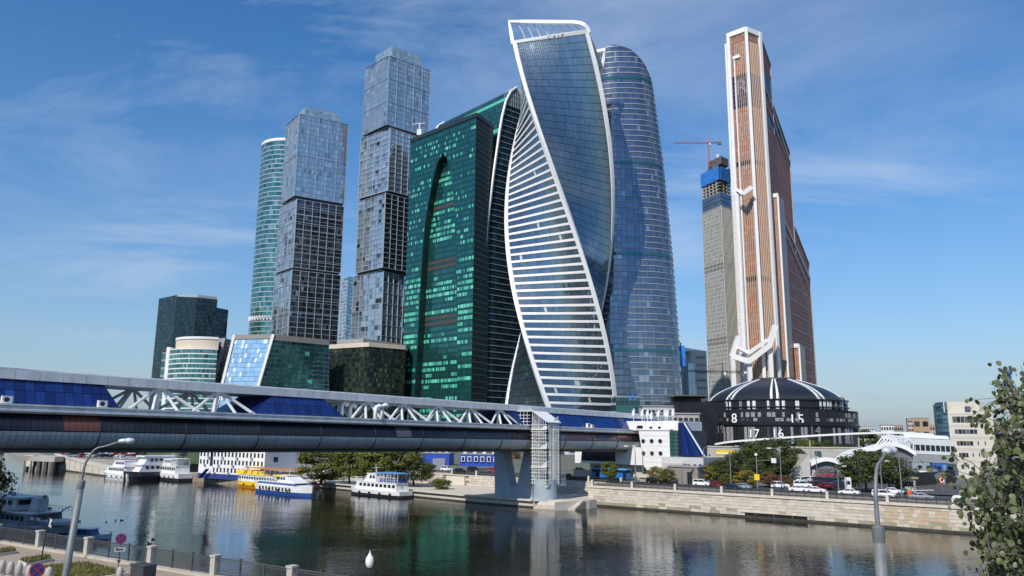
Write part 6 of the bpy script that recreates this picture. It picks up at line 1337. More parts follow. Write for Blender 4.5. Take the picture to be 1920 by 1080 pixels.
for px, py, top, wpx, col, v, k, lab in (
    (1143, 903, 870, 26, 'olive', 2, 'round', 'small lone street tree in front of the blue bus'),
    (1230, 905, 880, 22, 'yellow', 1, 'round', 'thin yellowing sapling before the porthole building'),
    (1251, 908, 884, 24, 'olive', 0, 'round', 'small olive tree beside the taupe kiosk, left of it'),
    (1278, 890, 866, 22, 'green', 1, 'round', 'dark green tree before the grey porthole plinth'),
    (1322, 907, 876, 30, 'yellow', 2, 'round', 'small yellow-green tree at the foot of the cobalt glass slope'),
    (1332, 895, 855, 22, 'spruce', 0, 'spruce', 'blue-grey spruce beside the cobalt glass slope'),
    (1362, 905, 866, 46, 'green', 2, 'round', 'dark green tree below the yellow pavilion'),
    (1362, 912, 894, 22, 'olive', 1, 'round', 'low olive tree at the kerb below the yellow pavilion'),
    (1401, 914, 887, 34, 'yellow', 0, 'round', 'round golden-yellow tree at the kerb by the traffic gantry'),
    (1442, 914, 890, 30, 'rust', 2, 'round', 'reddish-brown tree at the kerb right of the traffic gantry'),
    (1478, 912, 896, 20, 'rust', 1, 'round', 'small red shrub-like tree next to the parked white van'),
    (1418, 900, 834, 54, 'green', 3, 'round', 'tall dark green tree behind the traffic gantry'),
    (1457, 898, 828, 58, 'green', 0, 'round', 'tallest dark green tree in the middle of the terrace'),
    (1492, 880, 846, 34, 'green', 1, 'round', 'dark green tree left of the wave roof'),
    (1515, 866, 830, 34, 'olive', 3, 'round', 'spreading olive pine on the terrace under the domed building'),
    (1521, 872, 848, 40, 'yellow', 3, 'bush', 'yellow-green shrub mass behind the wave roof'),
    (1555, 868, 830, 40, 'green', 2, 'round', 'round green tree on the terrace behind the wave roof crest'),
    (1570, 858, 830, 30, 'green', 0, 'round', 'green tree on the terrace just right of the round one'),
    (1620, 850, 812, 46, 'green', 3, 'round', 'green tree rising between the dome and the lattice portal'),
    (1625, 921, 848, 66, 'green', 2, 'round', 'large dense dark green tree before the wave-roofed building'),
    (1668, 922, 860, 56, 'green', 1, 'round', 'large dark green tree with browning leaves before the lattice portal'),
    (1350, 846, 828, 30, 'olive', 1, 'round', 'small tree on the high terrace at the start of the white walkway'),
    (1440, 846, 826, 22, 'green', 2, 'round', 'small tree under the white walkway near the yellow booths'),
    (1384, 904, 852, 40, 'green', 0, 'round', 'dark green tree between the yellow pavilion and the traffic gantry'),
    (1438, 902, 846, 42, 'green', 1, 'round', 'dark green tree filling the gap behind the reddish-brown tree'),
    (1478, 896, 852, 34, 'green', 3, 'round', 'dark green tree beside the ramp end of the wave roof'),
    (1400, 884, 846, 30, 'olive', 2, 'round', 'olive tree high on the lawn right of the yellow pavilion'),
    (1344, 902, 868, 28, 'green', 1, 'round', 'dark green tree beside the blue-grey spruce'),
    (1536, 858, 832, 34, 'green', 0, 'round', 'green tree on the terrace above the billboard'),
    (1592, 850, 822, 32, 'olive', 1, 'round', 'olive tree on the skyline right of the round black annex')):
    b = G(px, py, GZ); s_ = b.y / FPX; plant_tree(lab, b, ZT(b, top - 5) - GZ, wpx * s_ * 1.4, col, v, k, tg if k != 'bush' else None)
# hedge rows along the road
for px, py, w_, lab in ((1500, 903, 9, 'clipped low hedge at the edge of the car park below the wave roof'), (1820, 922, 12, 'low dark hedge at the foot of the cream office block'), (858, 868, 8, 'clipped hedge before the blue site offices'), (1395, 912, 12, 'low green verge hedge along the road below the trees')):
    b = G(px, py); mb = MB()
    for i in range(900):
        x = random.uniform(-w_ / 2, w_ / 2); p = b + v3(E1 * x + E2 * random.uniform(-.5, .5), random.uniform(.1, 1.15)); n = V((random.gauss(0, 1), random.gauss(0, 1), random.gauss(0, 1))).normalized(); u = n.orthogonal().normalized() * .14; v_ = n.cross(u); mb.face([p - u, p - v_, p + u, p + v_], random.randrange(3))
    mb.build('hedge', leafm['green'], None, lab, 'hedge')
# ================================================================ vehicles
HD = math.atan2(E1.y, E1.x); cg_ = 'cars on the embankment road'; cp_ = 'cars in the car park'
def C(label, px, py, kind='sedan', paint='white', turn=0.0, grp=cg_, s=.72): return car(label, G(px, py, GZ + .01), HD + rad(turn), kind, paint, grp, s=s)
C('white estate car with roof rails nearest the leafy branch', 1811, 939, 'suv', 'white', 180)
C('silver saloon passing the gap in the river wall railing', 1728, 937, 'sedan', 'silver', 0)
C('white off-road car behind the near street lamp head', 1658, 933, 'suv', 'white', 0)
C('white saloon just behind the white off-road car', 1675, 926, 'sedan', 'white', 4)
C('white coupe driving in front of the car park', 1593, 928, 'sedan', 'white', 180)
C('white saloon second in the queue left of the coupe', 1530, 924, 'sedan', 'white', 2)
C('white saloon at the head of the queue by the golden tree side', 1499, 922, 'sedan', 'white', 0)
C('white hatchback parked beside the small red tree', 1462, 915, 'suv', 'white', 30)
C('white hatchback parked half behind the queue of saloons', 1505, 914, 'suv', 'white', 25)
C('dark blue saloon at the kerb below the olive tree', 1372, 917, 'sedan', 'dark blue', 0)
C('pale blue-grey saloon at the kerb below the golden tree', 1392, 917, 'sedan', 'pale blue', 180)
C('white minivan left of the maroon car near the spruce', 1317, 911, 'suv', 'white', 0)
C('maroon saloon beside the white minivan near the spruce', 1340, 912, 'sedan', 'maroon', 180)
C('black estate car in front of the planter by the bus', 1228, 907, 'suv', 'black', 0)
C('black saloon beside the stair tower entrance', 1064, 897, 'sedan', 'black', 0)
C('small yellow-beige car tucked beside the black estate', 1209, 905, 'sedan', 'beige', 0)
rows_p = [(1505, 905, 'suv', 'white', 'white off-roader in the back row of the car park, at its left end'), (1522, 904, 'suv', 'white', 'white off-roader in the back row of the car park, second from its left end'), (1538, 905, 'suv', 'black', 'black off-roader in the back row, right of the white pair'), (1551, 906, 'suv', 'dark blue', 'dark blue off-roader in the back row right of the black one'), (1565, 905, 'sedan', 'black', 'black saloon in the back row near the cyan globe sign'), (1580, 904, 'suv', 'grey', 'grey off-roader in the back row near the cyan globe sign'),
    (1533, 914, 'suv', 'black', 'black off-roader in the front row of the car park, at its left end'), (1547, 915, 'sedan', 'maroon', 'maroon saloon in the front row of the car park'), (1560, 916, 'sedan', 'maroon', 'second maroon saloon, nearer the pay kiosk'), (1573, 914, 'suv', 'dark blue', 'dark blue off-roader in the front row beside the maroon pair'), (1588, 912, 'sedan', 'white', 'white saloon in the front row by the white pay kiosk'), (1606, 912, 'sedan', 'grey', 'grey saloon in the front row under the large dark tree')]
for px, py, k, pnt, lab in rows_p: C(lab, px, py, k, pnt, 75 + random.uniform(-8, 8), cp_)
lg = 'cars on the road above the quay wall'
for px, py, k, pnt, lab in ((806, 884, 'sedan', 'grey', 'grey saloon on the upper road beside the lime trees'), (838, 883, 'suv', 'white', 'white off-roader on the upper road above the cream gate'), (862, 886, 'sedan', 'black', 'black saloon on the upper road right of the cream gate'), (888, 884, 'suv', 'black', 'black off-roader on the upper road near the pier'), (909, 886, 'sedan', 'grey', 'dark grey saloon on the upper road next to the red car'), (924, 885, 'sedan', 'red', 'red hatchback on the upper road beside the bridge pier')):
    car(lab, G(px, py, GZ + .01), HD, k, pnt, lg)
rgc = random.Random(21); CPZ = GZ
cnt = {}; ORD = 'first second third fourth fifth sixth seventh eighth'.split()
for r_ in range(2):
    for i in range(15):
        px = 125 + i * 13.6 + r_ * 6 + rgc.uniform(-2, 2); py = 852.5 + r_ * 4.5
        pnt = rgc.choice(('white', 'black', 'grey', 'silver', 'dark blue', 'red', 'maroon')); k = cnt[r_, pnt] = cnt.get((r_, pnt), -1) + 1
        car('%s %s car from the left, %s row of the car park under the bridge' % (ORD[k], pnt, ('far', 'near')[r_]), G(px, py, CPZ + .01), HD + rad(80 + rgc.uniform(-10, 10)), rgc.choice(('sedan', 'suv')), pnt, 'cars in the car park under the bridge', False)
# bus
bs = thing('blue_bus', 'long blue city bus parked behind the small lone tree', 'bus', G(1146, 899, GZ + .01), None, HD, .74)
bbl = mat('bus_blue', (0.02, 0.16, 0.50), .3); mb = MB()
MB().prism([(-5.8, -1.25), (5.8, -1.25), (5.8, 1.25), (-5.8, 1.25)], .35, 2.0).build('lower_body', bbl, bs, local=True)
MB().prism([(-5.75, -1.2), (5.7, -1.2), (5.7, 1.2), (-5.75, 1.2)], 2.0, 2.75).build('window_band', cglass, bs, local=True)
MB().prism([(-5.8, -1.25), (5.75, -1.25), (5.75, 1.25), (-5.8, 1.25)], 2.75, 3.15).build('roof', mat('bus_pale_blue', (0.10, 0.36, 0.66), .35), bs, local=True)
for x in (-3.6, 3.7):
    for y in (-1.15, 1.15): MB().tube((x, y - .13, .48), (x, y + .13, .48), .48, n=14).build('wheel', tyre, bs, local=True)
for x in (-4.4, .2, 4.6): MB().box(x, x + 1.1, -1.28, -1.24, .45, 2.7).build('door', cglass, bs, local=True)
# ================================================================ lamps, signs, kiosks on the far bank
for px, py, top, lab in ((980, 893, 838, 'slim lamp post right behind the stair tower'), (1192, 905, 838, 'lamp post in front of the tube end'), (1206, 900, 838, 'lamp post with drooping arm before the white porthole wall'), (1279, 910, 866, 'short lamp post beside the taupe kiosk'), (1321, 905, 838, 'lamp post at the lower end of the cobalt slope'), (1371, 914, 838, 'lamp post left of the golden tree'), (1466, 917, 842, 'lamp post behind the reddish-brown tree'), (1533, 905, 846, 'lamp post beside the green billboard'), (1573, 925, 876, 'short pole in the front row of the car park'), (1600, 905, 860, 'lamp post in front of the wave roof wall'), (1655, 930, 866, 'pole beside the white off-road car'), (1692, 936, 846, 'tall lamp post beside the orange bin')):
    b = G(px, py, GZ); street_lamp(lab, b, ZT(b, top) - GZ, rad(60 if px % 2 else -70), 1.5)
gy = thing('traffic_gantry', 'traffic signal mast with a long arm over the road', 'traffic light', G(1421, 919, GZ)); b = G(1421, 919, GZ); h = ZT(b, 852) - GZ
MB().tube(b, b + V((0, 0, h)), .12, .09, 8).build('pole', galv, gy); MB().tube(b + V((0, 0, h * .82)), b + V((0, 0, h * .86)) + v3(E1 * 3.2, 0), .07, n=6).build('arm', galv, gy); MB().obox(b + V((0, 0, h * .84)) + v3(E1 * 3.1, 0), v3(E1 * .4, 0), v3(E2 * .15, 0), (0, 0, .4)).build('signal_box', white_mtl, gy); MB().obox(b + V((0, 0, h * .36)) - v3(E2 * .15, 0), v3(E1 * .45, 0), v3(E2 * .04, 0), (0, 0, .5)).build('yellow_sign', mat('signal_yellow', (0.80, 0.58, 0.01)), gy)
MB().obox(b + V((0, 0, h)), v3(E1 * .2, 0), v3(E2 * .2, 0), (0, 0, .2)).build('camera_head', white_mtl, gy)
bbd = thing('billboard', 'pale green billboard on posts left of the wave roof', 'billboard', G(1536, 885, GZ)); b = G(1536, 885, GZ); z1, z2 = ZT(b, 862), ZT(b, 846)
MB().obox((b.x, b.y, (z1 + z2) / 2), (.9, 0, 0), (0, .12, 0), (0, 0, (z2 - z1) / 2)).build('board', mat('billboard_green', (0.45, 0.56, 0.42), .5), bbd); MB().tube(b, (b.x, b.y, z1), .1, n=6).build('post', galv, bbd)
cy = thing('cyan_globe_sign', 'cyan cross-shaped pharmacy-like sign at the edge of the car park', 'sign', G(1607, 915, GZ)); b = G(1607, 915, GZ)
MB().obox(b + V((0, 0, 2.1)), (.9, 0, 0), (0, .1, 0), (0, 0, .35)).build('cross_bar', mat('cyan_sign', (0.02, 0.50, 0.62), .5), cy); MB().obox(b + V((0, -.02, 2.1)), (.35, 0, 0), (0, .12, 0), (0, 0, .9)).build('cross_post', mat('cyan_sign', (0.02, 0.50, 0.62)), cy); MB().tube(b, b + V((0, 0, 1.3)), .07, n=6).build('post', galv, cy)
pk = thing('pay_kiosk', 'narrow white pay kiosk standing in the car park', 'kiosk', G(1591, 922, GZ)); b = G(1591, 922, GZ); MB().obox(b + V((0, 0, 1.2)), (.4, 0, 0), (0, .4, 0), (0, 0, 1.2)).build('cabinet', white_pnl, pk); MB().obox(b + V((0, -.42, 1.5)), (.2, 0, 0), (0, .03, 0), (0, 0, .25)).build('screen', g_dark[0], pk)
gk = thing('guard_kiosk', 'cream guard kiosk with flat roof beside the barrier', 'kiosk', G(1700, 922, GZ)); b = G(1700, 922, GZ); MB().obox(b + V((0, 0, 1.1)), (1.2, 0, 0), (0, .9, 0), (0, 0, 1.1)).build('wall', mat('cream_gate', (0.66, 0.60, 0.50)), gk); MB().obox(b + V((0, 0, 2.35)), (1.6, 0, 0), (0, 1.2, 0), (0, 0, .14)).build('roof', mat('tan_roof', (0.50, 0.42, 0.26), .6), gk); MB().obox(b + V((0, -.92, 1.4)), (.8, 0, 0), (0, .04, 0), (0, 0, .4)).build('window', g_dark[0], gk)
ob = thing('orange_barrel', 'orange-red barrel post holding the road barrier', 'barrier', G(1706, 932, GZ)); b = G(1706, 932, GZ); MB().lathe(b, [(.01, 0), (.36, 0), (.36, .9), (.3, 1.1), (.01, 1.15)], 12).build('barrel', mat('signal_orange', (0.65, 0.13, 0.03), .5), ob); MB().tube(b + V((0, 0, 1.0)), b + V((4.0, .4, 1.05)), .06, n=6).build('boom', white_mtl, ob)
for i, (px, py, lab) in enumerate(((1768, 925, 'white and red road sign by the office entrance'), (1758, 915, 'round blue road sign beside the black hoarding'))):
    b = G(px, py, GZ); t = thing('road_sign', lab, 'road sign', b, 'small road signs'); MB().tube(b, b + V((0, 0, 2.4)), .05, n=6).build('post', galv, t); MB().tube(b + V((0, -.06, 2.2)), b + V((0, -.02, 2.2)), .42, n=16).build('disc', mat('sign_blue', (0.03, 0.16, 0.55)) if i else mat('sign_white', (.8, .8, .8), .5), t)
    if not i: MB().tube(b + V((0, -.08, 2.2)), b + V((0, -.05, 2.2)), .26, n=16).build('red_disc', mat('paint_red', (0.45, 0.02, 0.02)), t)
# ================================================================ left shore
# white three-storey building with a blue roof
wbz = 2.0; wa, wc = G(371, 890, wbz).xy, G(494, 897, wbz).xy; wd = (wc - wa); wn = V((wd.y, -wd.x)).normalized()
wbl = thing('white_quay_building', 'long white three-storey building with bright blue roof on the timber quay', 'building', v3(wa, wbz))
wback = -wn * 11; zt_ = ZT(wa, 847); zt_ = max(zt_, 9.0)
MB().prism([wa, wc, wc + wback, wa + wback], 1.2, zt_).build('wall', mat('white_render', (0.80, 0.80, 0.80), .6, var=.05, vscale=.3), wbl)
MB().prism([wa + wn * .5 - wd.normalized() * .3, wc + wn * .5 + wd.normalized() * .4, wc + wback - wn * .4 + wd.normalized() * .4, wa + wback - wn * .4], zt_, zt_ + .5).build('roof_edge', mat('roof_blue', (0.04, 0.33, 0.60), .5), wbl)
MB().hexa([v3(p, zt_ + .5) for p in (wa + wn * .5, wc + wn * .5, wc + wback, wa + wback)], [v3(p, zt_ + 1.5) for p in (wa + wback * .45, wc + wback * .45, wc + wback * .55, wa + wback * .55)]).build('roof', mat('roof_blue_deep', (0.03, 0.18, 0.48), .5), wbl)
MB().prism([wa + wn * .05, wc + wn * .05, wc, wa], 1.2, 2.5).build('blue_plinth', mat('plinth_blue', (0.03, 0.05, 0.2), .6), wbl)
for j in range(3):
    for i in range(18):
        if j == 0 and i in (0, 1, 2, 3): continue
        p = lerp(wa, wc, (i + .55) / 18.2); z = lerp(2.9, zt_ - 2.2, j / 2.0); e = wd.normalized()
        f = MB().prism([p + wn * .04 - e * .34, p + wn * .04 + e * .34, p + e * .34, p - e * .34], z, z + 1.15).build('window', grey_frm, wbl)
        MB().prism([p + wn * .07 - e * .28, p + wn * .07 + e * .28, p + wn * .04 + e * .28, p + wn * .04 - e * .28], z + .06, z + 1.09).build('pane', g_dark[(i + j) % 3], f)
        if (i * 7 + j * 5) % 4 == 0: MB().obox(v3(p + wn * .25 + e * .6, z - .3), v3(e * .25, 0), v3(wn * .2, 0), (0, 0, .25)).build('air_conditioner', grey_frm, wbl)
p = lerp(wa, wc, 3.3 / 18.2); MB().prism([p + wn * .05, p + wn * .05 + wd.normalized() * 1.1, p + wd.normalized() * 1.1, p], zt_ - 4.6, zt_ - .5).build('stair_window', g_dark[1], wbl)
A = v3(lerp(wa, wc, .10) + wn * 1.2, 1.4); B = v3(lerp(wa, wc, .2) + wn * 1.0, 3.6); MB().obox((A + B) / 2, (B - A) / 2, v3(wn * .5, 0), (0, 0, .12)).build('outside_stair', mat('plinth_blue', (0.03, 0.05, 0.2)), wbl)
e = wd.normalized(); p = wc + wback * .25; MB().prism([p, p + wback * .12, p + wback * .12 + e * .06, p + e * .06], zt_ - 3.2, zt_ - 2.0).build('window', g_dark[0], wbl)
# tarpaulin fence, blue site offices
tf = thing('cream_tarpaulin_wall', 'cream sheeted hoarding between the white building and the lime trees', 'fence', G(540, 893, 2)); a, b = G(517, 893, 1.3).xy, G(560, 896, 1.3).xy
for i in range(6): p, q = lerp(a, b, i / 6), lerp(a, b, (i + .97) / 6); MB().prism([p, q, q + V((.05, .2)), p + V((.05, .2))], 1.2, 4.3).build('hoarding_panel', mat('cream_sheet', (0.66, 0.60, 0.50), .7), tf)
bsm = mat('container_blue', (0.02, 0.07, 0.42), .45)
for x0, x1, y0, yb, Y, n, lab in ((792, 842, 850, 882, 236, 0, 'blue two-level site container stack behind the lime trees'), (862, 935, 852, 884, 230, 6, 'long blue site office with small white windows behind the quay road')):
    a, b = xy(x0, 870, Y), xy(x1, 870, Y - 2); z1 = ZT(a, y0); t = thing('site_office', lab, 'site office', v3((a + b) / 2, GZ), 'blue site offices'); MB().prism([a, b, b + V((1, 6)), a + V((1, 6))], GZ, z1).build('wall', bsm, t); MB().prism([a + V((-.2, -.2)), b + V((.2, -.2)), b + V((1.2, 6)), a + V((.8, 6))], z1, z1 + .2).build('roof', roofm, t)
    for i in range(n): p = lerp(a, b, (i + .5) / n); f = MB().box(p.x - .55, p.x + .55, p.y - .5, p.y - .1, z1 - 2.0, z1 - .5).build('window', white_pnl, t); MB().box(p.x - .35, p.x + .35, p.y - .56, p.y - .5, z1 - 1.8, z1 - .7).build('pane', g_dark[0], f)
    for i in range(4): p = lerp(a, b, (i + .5) / 4); MB().obox((p.x, p.y + 2, z1 + .7), (.5, 0, 0), (0, .5, 0), (0, 0, .4)).build('air_conditioner', white_pnl, t)
    if not n:
        for i in range(5): p = lerp(a, b, .5 + i * .11); MB().box(p.x - .05, p.x + .05, p.y - .4, p.y - .3, GZ + 2, z1 - 1.2).build('balcony_post', dark_frm, t)
t = thing('grey_container', 'grey corrugated container on the upper road beside the lime trees', 'container', G(824, 880, GZ)); b = G(824, 880, GZ); MB().obox(b + V((0, 0, 1.4)), (1.6, 0, 0), (0, 2.4, 0), (0, 0, 1.4)).build('box', grey_frm, t)
for i in range(8): MB().obox(b + V((-1.4 + i * .4, -2.42, 1.4)), (.06, 0, 0), (0, .03, 0), (0, 0, 1.3)).build('rib', lgrey_frm, t)
# quay wall and concrete dolphin at the far left
fl = thing('far_quay_wall', 'pale concrete quay wall at the far left behind the white ferries', 'quay wall', G(140, 885)); a, b = G(101, 880).xy, G(196, 893).xy
wz = lambda q: lerp(4.9, 1.9, min(1, max(0, (q[0] - a.x) / (b.x - a.x))))
MB().prism([a, b, b + V((2, 8)), a + V((-6, 12))], -1, wz).build('wall', lime, fl); MB().prism([a + V((-.2, -.3)), b + V((.2, -.3)), b + V((.2, .8)), a + V((-.2, .8))], lambda q: wz(q), lambda q: wz(q) + .35).build('coping', granite[3], fl); MB().prism([a + V((0, -.1)), b + V((0, -.1)), b, a], -.5, .4).build('tide_band', wet, fl)
for i in range(1, 9): q = lerp(a, b, i / 9) + V((0, -.06)); MB().obox(v3(q, wz(q) / 2 - .1), v3((b - a) * .002, 0), (0, .05, 0), (0, 0, wz(q) / 2)).build('joint', conc, fl)
dl = thing('concrete_dolphin', 'dark concrete mooring platform on piles at the far left', 'mooring platform', G(70, 880)); a, b = G(44, 881).xy, G(100, 884).xy
MB().prism([a, b, b + V((0, 10)), a + V((0, 10))], 3.0, 4.6).build('deck', conc, dl)
for i in range(5):
    for k in (0.6, 8): p = lerp(a, b, (i + .2) / 4.6) + V((0, k)); MB().tube(v3(p, -1), v3(p, 3.0), .8, n=8).build('pile', dconc, dl)
MB().prism([a, lerp(a, b, .3), lerp(a, b, .3) + V((0, 2)), a + V((0, 2))], 1.2, 4.8).build('fender_block', lime, dl)
# lawn slopes, banner and fence near the ferries
mb = MB(); mb.prism([G(270, 866, GZ).xy, G(372, 868, GZ).xy, G(372, 846, GZ).xy, G(280, 846, GZ).xy], GZ - .3, lambda q: GZ + .02 + max(0, q[1] - 250) * .05); mb.build('bank_lawn', grass, kind='structure')
bn = thing('blue_banner_sign', 'tall white sign with a blue arrow tip on the slope under the bridge', 'sign', G(343, 868, GZ)); b = G(343, 868, GZ); MB().tube(b, b + V((0, 0, 2)), .2, n=6).build('post', dark_frm, bn); MB().obox(b + V((0, 0, 3.0)), (1.0, 0, 0), (0, .1, 0), (0, 0, 1.0)).build('board', dark_frm, bn); MB().obox(b + V((0, 0, 5.2)), (1.0, 0, 0), (0, .1, 0), (0, 0, 1.2)).build('board', white_pnl, bn)
q = b + V((0, -.14, 5.2)); mb = MB(); mb.hexa([q + V((-.6, 0, .5)), q + V((0, 0, -.5)), q + V((.6, 0, .5))], [q + V((-.6, -.04, .5)), q + V((0, -.04, -.5)), q + V((.6, -.04, .5))]); mb.build('blue_arrow', mat('sign_blue', (0.03, 0.16, 0.55)), bn)
gf = thing('green_patterned_fence', 'green and white patterned hoarding behind the moored white ferries', 'fence', G(312, 876, 2.0)); a, b = G(302, 886, 1.3).xy, G(328, 886, 1.3).xy
for i in range(6): p, q = lerp(a, b, i / 6), lerp(a, b, (i + .95) / 6); MB().prism([p + V((0, 6)), q + V((0, 6)), q + V((0, 6.2)), p + V((0, 6.2))], 1, 5.0).build('hoarding_panel', mat('lime_panel', (0.30, 0.55, 0.18), .6, var=.8, vscale=1.2, col2=(.7, .75, .65)), gf)
for i, (px, py) in enumerate(((150, 856), (205, 855), (262, 854), (300, 852))): street_lamp('slim lamp pole in the far left car park, %s from the left' % ('first second third fourth'.split()[i]), G(px, py, GZ), 7, rad(90), 1.0, 'lamps in the far left car park')
# ================================================================ boats
hullw = mat('boat_white', (0.80, 0.80, 0.80), .35, var=.05, vscale=.6); hullb = mat('boat_blue', (0.03, 0.10, 0.36), .35); hulld = mat('boat_dark', (0.03, 0.035, 0.045), .4); yel = mat('boat_yellow', (0.85, 0.58, 0.01), .4); orng = mat('boat_orange', (0.62, 0.22, 0.02), .4); bglass = mat('boat_glass', (0.02, 0.03, 0.04), .1, .2)
def hull(L_, W_, H_, bow=.25, rake=.1, low=-.4, sheer=.35, n=18):
    rings_ = []
    for i in range(n + 1):
        u = i / n; x = -L_ / 2 + L_ * u
        k = 1.0 if u < 1 - bow else max(.03, max(0.0, math.cos((u - (1 - bow)) / bow * math.pi / 2)) ** .75)
        k *= min(1, .86 + u * 1.4) if u < .1 else 1
        hh = H_ + sheer * max(0, (u - .55) / .45) ** 2; hw = W_ / 2 * k; xo = rake * L_ * .12 * max(0, (u - .8) / .2)
        rings_.append([(x + xo, -hw, hh), (x, -hw * .96, hh * .45), (x - xo * .6, -hw * .8, low), (x - xo * .6, hw * .8, low), (x, hw * .96, hh * .45), (x + xo, hw, hh)])
    return rings_
def boat(name, label, loc, rz, L_, W_, H_, hm, stripe, decks, grp=None, bow=.25, sx=1.0):
    t = thing(name, label, 'boat', loc, grp, rz); t.scale = (sx, 1.05, 1.05)
    r = hull(L_, W_, H_, bow); MB().loft(r).build('hull', hm, t, local=True)
    if stripe is not None:
        r2 = [[(x, y * 1.012 + (.01 if y > 0 else -.01), min(z, .38 * H_)) if z > 0 else (x, y * 1.012, z) for x, y, z in q] for q in hull(L_ * 1.004, W_, H_, bow)]; MB().loft(r2).build('boot_stripe', stripe, t, local=True)
    for i in range(4):
        x = lerp(-L_ * .36, L_ * .2, i / 3)
        for s_ in (-1, 1): MB().tube((x, s_ * (W_ / 2 + .02), H_ * .55), (x, s_ * (W_ / 2 + .16), H_ * .55), .22, n=10).build('fender', tyre, t, local=True)
    if decks:
        x0, x1, w_, z0, z1 = decks[0][:5]
        for i in range(3):
            x = lerp(x0 + 1, x1 - 2, i / 2); MB().tube((x, -w_ / 2 - .05, z0 + .35), (x, -w_ / 2 + .02, z0 + .35), .2, n=10).build('life_ring', mat('ring_orange', (0.65, 0.13, 0.03), .6), t, local=True)
    for (x0, x1, w_, z0, z1, m_, nw, slope_) in decks:
        d = MB().hexa([(x0, -w_ / 2, z0), (x1, -w_ / 2, z0), (x1, w_ / 2, z0), (x0, w_ / 2, z0)], [(x0 + slope_ * .3, -w_ / 2 * .95, z1), (x1 - slope_, -w_ / 2 * .95, z1), (x1 - slope_, w_ / 2 * .95, z1), (x0 + slope_ * .3, w_ / 2 * .95, z1)]).build('deckhouse', m_, t, local=True)
        MB().box(x0 - .15 + slope_ * .3, x1 - slope_ + .35, -w_ / 2, w_ / 2, z1, z1 + .12).build('deck_roof', hullw if m_ is not yel else yel, t, local=True)
        for i in range(nw):
            xa = lerp(x0 + .4, x1 - slope_ - .3, i / nw); xb = xa + (x1 - x0 - slope_ - .7) / nw * .62
            for s_ in (-1, 1): MB().box(xa, xb, s_ * w_ / 2 * .99 - .03, s_ * w_ / 2 * .99 + .03, lerp(z0, z1, .42), lerp(z0, z1, .82)).build('window', bglass, d, local=True)
        if slope_ > .3: MB().hexa([(x1 - slope_ * .62, -w_ * .4, lerp(z0, z1, .45)), (x1 - slope_ * .62 + .12, -w_ * .4, lerp(z0, z1, .45)), (x1 - slope_ * .62 + .12, w_ * .4, lerp(z0, z1, .45)), (x1 - slope_ * .62, w_ * .4, lerp(z0, z1, .45))], [(x1 - slope_ * .95, -w_ * .4, lerp(z0, z1, .85)), (x1 - slope_ * .95 + .12, -w_ * .4, lerp(z0, z1, .85)), (x1 - slope_ * .95 + .12, w_ * .4, lerp(z0, z1, .85)), (x1 - slope_ * .95, w_ * .4, lerp(z0, z1, .85))]).build('windscreen', bglass, d, local=True)
    return t
def rail(t, x0, x1, w_, z, h=.9, n=10, m_=None):
    mb = MB()
    for s_ in (-1, 1):
        mb.tube((x0, s_ * w_ / 2, z + h), (x1, s_ * w_ / 2, z + h), .035, n=4); mb.tube((x0, s_ * w_ / 2, z + h * .5), (x1, s_ * w_ / 2, z + h * .5), .025, n=4)
        for i in range(n + 1): mb.tube((lerp(x0, x1, i / n), s_ * w_ / 2, z), (lerp(x0, x1, i / n), s_ * w_ / 2, z + h), .03, n=4)
    mb.build('deck_railing', m_ or white_mtl, t, local=True)
def canopy(t, x0, x1, w_, z, h, m_, n=6):
    for i in range(n + 1):
        for s_ in (-1, 1): MB().tube((lerp(x0, x1, i / n), s_ * w_ / 2 * .94, z), (lerp(x0, x1, i / n), s_ * w_ / 2 * .94, z + h), .05, n=4).build('canopy_post', white_mtl, t, local=True)
    MB().box(x0 - .2, x1 + .2, -w_ / 2, w_ / 2, z + h, z + h + .14).build('canopy', m_, t, local=True)
def mast(t, x, z, h): mb = MB(); mb.tube((x, 0, z), (x + .3, 0, z + h), .07, .03, 5); mb.tube((x - .1, -.8, z + h * .6), (x + .5, .8, z + h * .6), .04, n=4); mb.build('mast', white_mtl, t, local=True)
bq = math.atan2(LQ[4].y - LQ[5].y, LQ[4].x - LQ[5].x)
# white passenger boat, bow to the left
p = (G(655, 922) + G(768, 931)) / 2; p = G(710, 929); L1 = 14.2
t = boat('passenger_boat', 'white passenger boat with blue awning moored before the lime trees', v3(p.xy - E2 * .2, 0), bq + math.pi, L1, 4.0, 1.25, hullw, hulld, [(-6.2, 4.6, 3.2, 1.25, 2.7, hullw, 9, .5), (-0.6, 2.6, 2.4, 2.8, 4.3, hullw, 2, .9)], 'moored boats', .22, 1.32)
canopy(t, -6.4, -1.0, 3.2, 2.85, 1.7, mat('awning_blue', (0.10, 0.30, 0.60), .6)); rail(t, -6.4, -.8, 3.2, 2.85); rail(t, 2.7, 5.2, 2.8, 2.8, .8, 5); mast(t, .6, 4.4, 1.8); MB().box(-1.2, 1.5, -2.03, -1.9, .8, 1.1).build('blue_band', hullb, t, local=True)
for i in range(8): MB().box(-6 + i * .6, -5.7 + i * .6, -1.2, 1.2, 2.85, 3.5).build('deck_seat', hullb, t, local=True)
